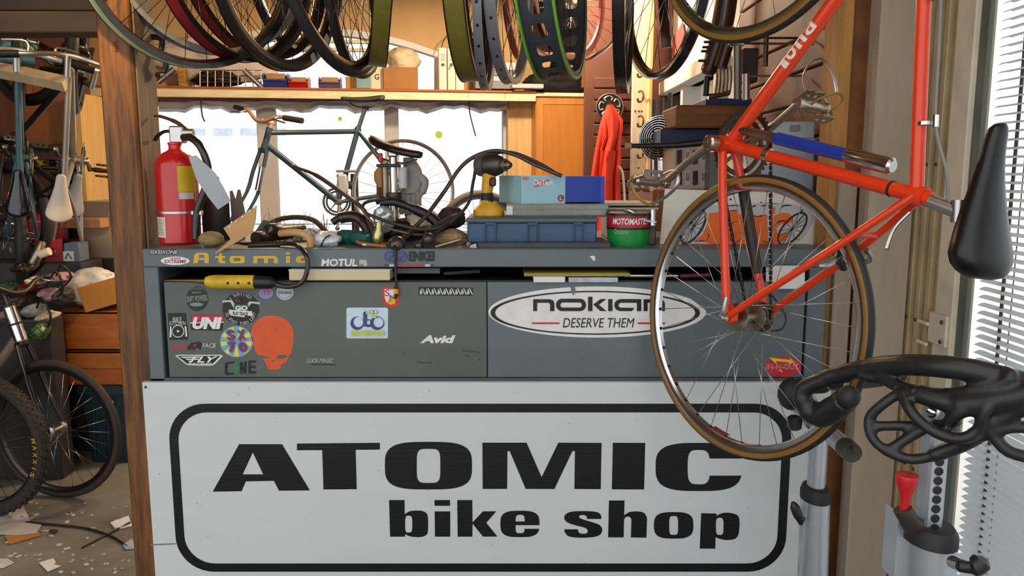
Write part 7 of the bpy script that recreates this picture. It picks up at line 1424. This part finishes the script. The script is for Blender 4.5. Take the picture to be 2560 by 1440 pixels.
hb_tube([(2470, 1062, 1.26), (2492, 1100, 1.25), (2525, 1130, 1.24), (2580, 1145, 1.23)], .0125); hb_tube([(2490, 1078, 1.25), (2530, 1068, 1.24), (2590, 1070, 1.23)], .012)
# broad body between the bars
loft(HB, [[P(x+w_*cos(2*pi*k/12), y+h_*sin(2*pi*k/12), Y) for k in range(12)] for x, y, w_, h_, Y in ((2225, 960, 20, 10, 1.4), (2290, 985, 26, 18, 1.35), (2360, 1003, 30, 24, 1.31), (2440, 1010, 30, 28, 1.275), (2520, 1000, 30, 30, 1.25), (2600, 985, 30, 30, 1.22))])
# hooked grip end with a rounded cap
hb_tube([(2130, 938, 1.49), (2060, 950, 1.53), (2015, 968, 1.555), (2005, 990, 1.56), (2020, 1020, 1.555), (2050, 1038, 1.54), (2090, 1018, 1.5), (2115, 1000, 1.47)], [.014]*7+[.017]*7+[.018]*7+[.02]*7+[.024]*7+[.026]*7+[.025]*8, sc=.98)
part(hbn, 'end_cap', MB().ball(P(2122, 992, 1.46), .0215, 18), black_mat, 'rounded rubber end cap')
hb_tube([(2250, 935, 1.5), (2205, 948, 1.68), (2130, 958, 1.86), (2060, 962, 1.96), (1990, 968, 2.0)], [.016]*21+[.022]*8, sc=1); part(hbn, 'end_cap', MB().ball(P(1978, 985, 2.0), (.034, .034, .042), 18), black_mat)
_hb = part(hbn, 'lattice_bar', HB, bar); _md = _hb.modifiers.new('remesh', 'REMESH'); _md.mode = 'VOXEL'; _md.voxel_size = .0035; _md.use_smooth_shade = True
_md = _hb.modifiers.new('smooth', 'SMOOTH'); _md.iterations = 10; _md.factor = .5
Yh = 1.34; hx = P(2345, 1200, Yh).x
part(sbk, 'handlebar_post', MB().span((hx-.0165, Yh, h_of(1350, Yh)-.05), (hx+.0165, Yh+.04, h_of(1010, Yh)), .004), silver)
for i in range(8): part(sbk, 'post_hole', MB().lathe([(.0078, 0), (.0078, .0012), (.0065, .0014), (0, .0008)], (hx, Yh-.0002, h_of(1155+i*23.5, Yh)), (0, -1, 0), 16), black)
part(sbk, 'post_bolt', MB().lathe([(.011, 0), (.012, .004), (.007, .01), (0, .012)], P(2331, 1028, Yh-.002), (0, -1, 0), 14), chrome)
zh = h_of(1345, Yh)
part(sbk, 'head_tube', loft(MB(), [oval(hx+k, Yh+.02, z_, .042, .055) for z_, k in ((.3, .03), (zh-.006, .004))]), silver)
part(sbk, 'collar', loft(MB(), [oval(hx+.004, Yh+.02, z_, a_, a_+.014) for z_, a_ in ((zh-.012, .0435), (zh+.008, .0425), (zh+.018, .036), (zh+.02, .02))]), black_mat)
nk = [(2300, 1338, 1.36), (2285, 1318, 1.35), (2265, 1288, 1.34), (2256, 1272, 1.34)]
part(sbk, 'brake_arm', MB().tube(cr([P(*p) for p in nk], 5), [.02]*8+[.018]*8, 14, flat=.8), mat('arm_brown', (52, 44, 42), .5))
part(sbk, 'arm_cover', MB().ext([(0, 0), (S(45, 1.35), -S(70, 1.35)), (S(70, 1.35), -S(190, 1.35)), (0, -S(190, 1.35))], [], P(2247, 1285, 1.37), (1, 0, 0), (0, 0, 1), -.05), silver)
kb_ = P(2262, 1265, 1.34)
part(sbk, 'brake_knob', MB().lathe([(.0075, -.012), (.0085, .0), (.009, .02), (.013, .03), (.0185, .046), (.0195, .056), (.019, .058), (.0, .056)], kb_, (0, 0, 1), 20), red_plastic, 'red brake knob')
part(sbk, 'lever_knob', MB().tube([P(2382, 1405, 1.28), P(2405, 1415, 1.25)], .011, 12), chrome); part(sbk, 'lever_knob', MB().tube(cr([P(2400, 1415, 1.25), P(2435, 1418, 1.24), P(2458, 1400, 1.24)], 4)+[P(2462, 1394, 1.24)], [.01]*4+[.016]*4+[.012, .006], 12), black)
part(sbk, 'main_beam', MB().span((.74, 1.3, .1), (.82, 2.0, .2), .01), silver); part(sbk, 'base_foot', MB().span((.5, 2.0, .0), (1.06, 2.08, .1), .01), silver); part(sbk, 'base_foot', MB().span((.5, 1.1, 0), (1.06, 1.18, .1), .01), silver); part(sbk, 'head_strut', MB().tube([(hx+.03, Yh+.02, .32), (.78, 1.2, .08)], .035, 14), silver); part(sbk, 'seat_strut', MB().tube([(px_, Yp, .25), (px_, Yp, .1)], .04, 14), silver)
bpy.data.scenes.remove(TMP)
for _m in [m for m in bpy.data.meshes if m.users == 0]: bpy.data.meshes.remove(_m)
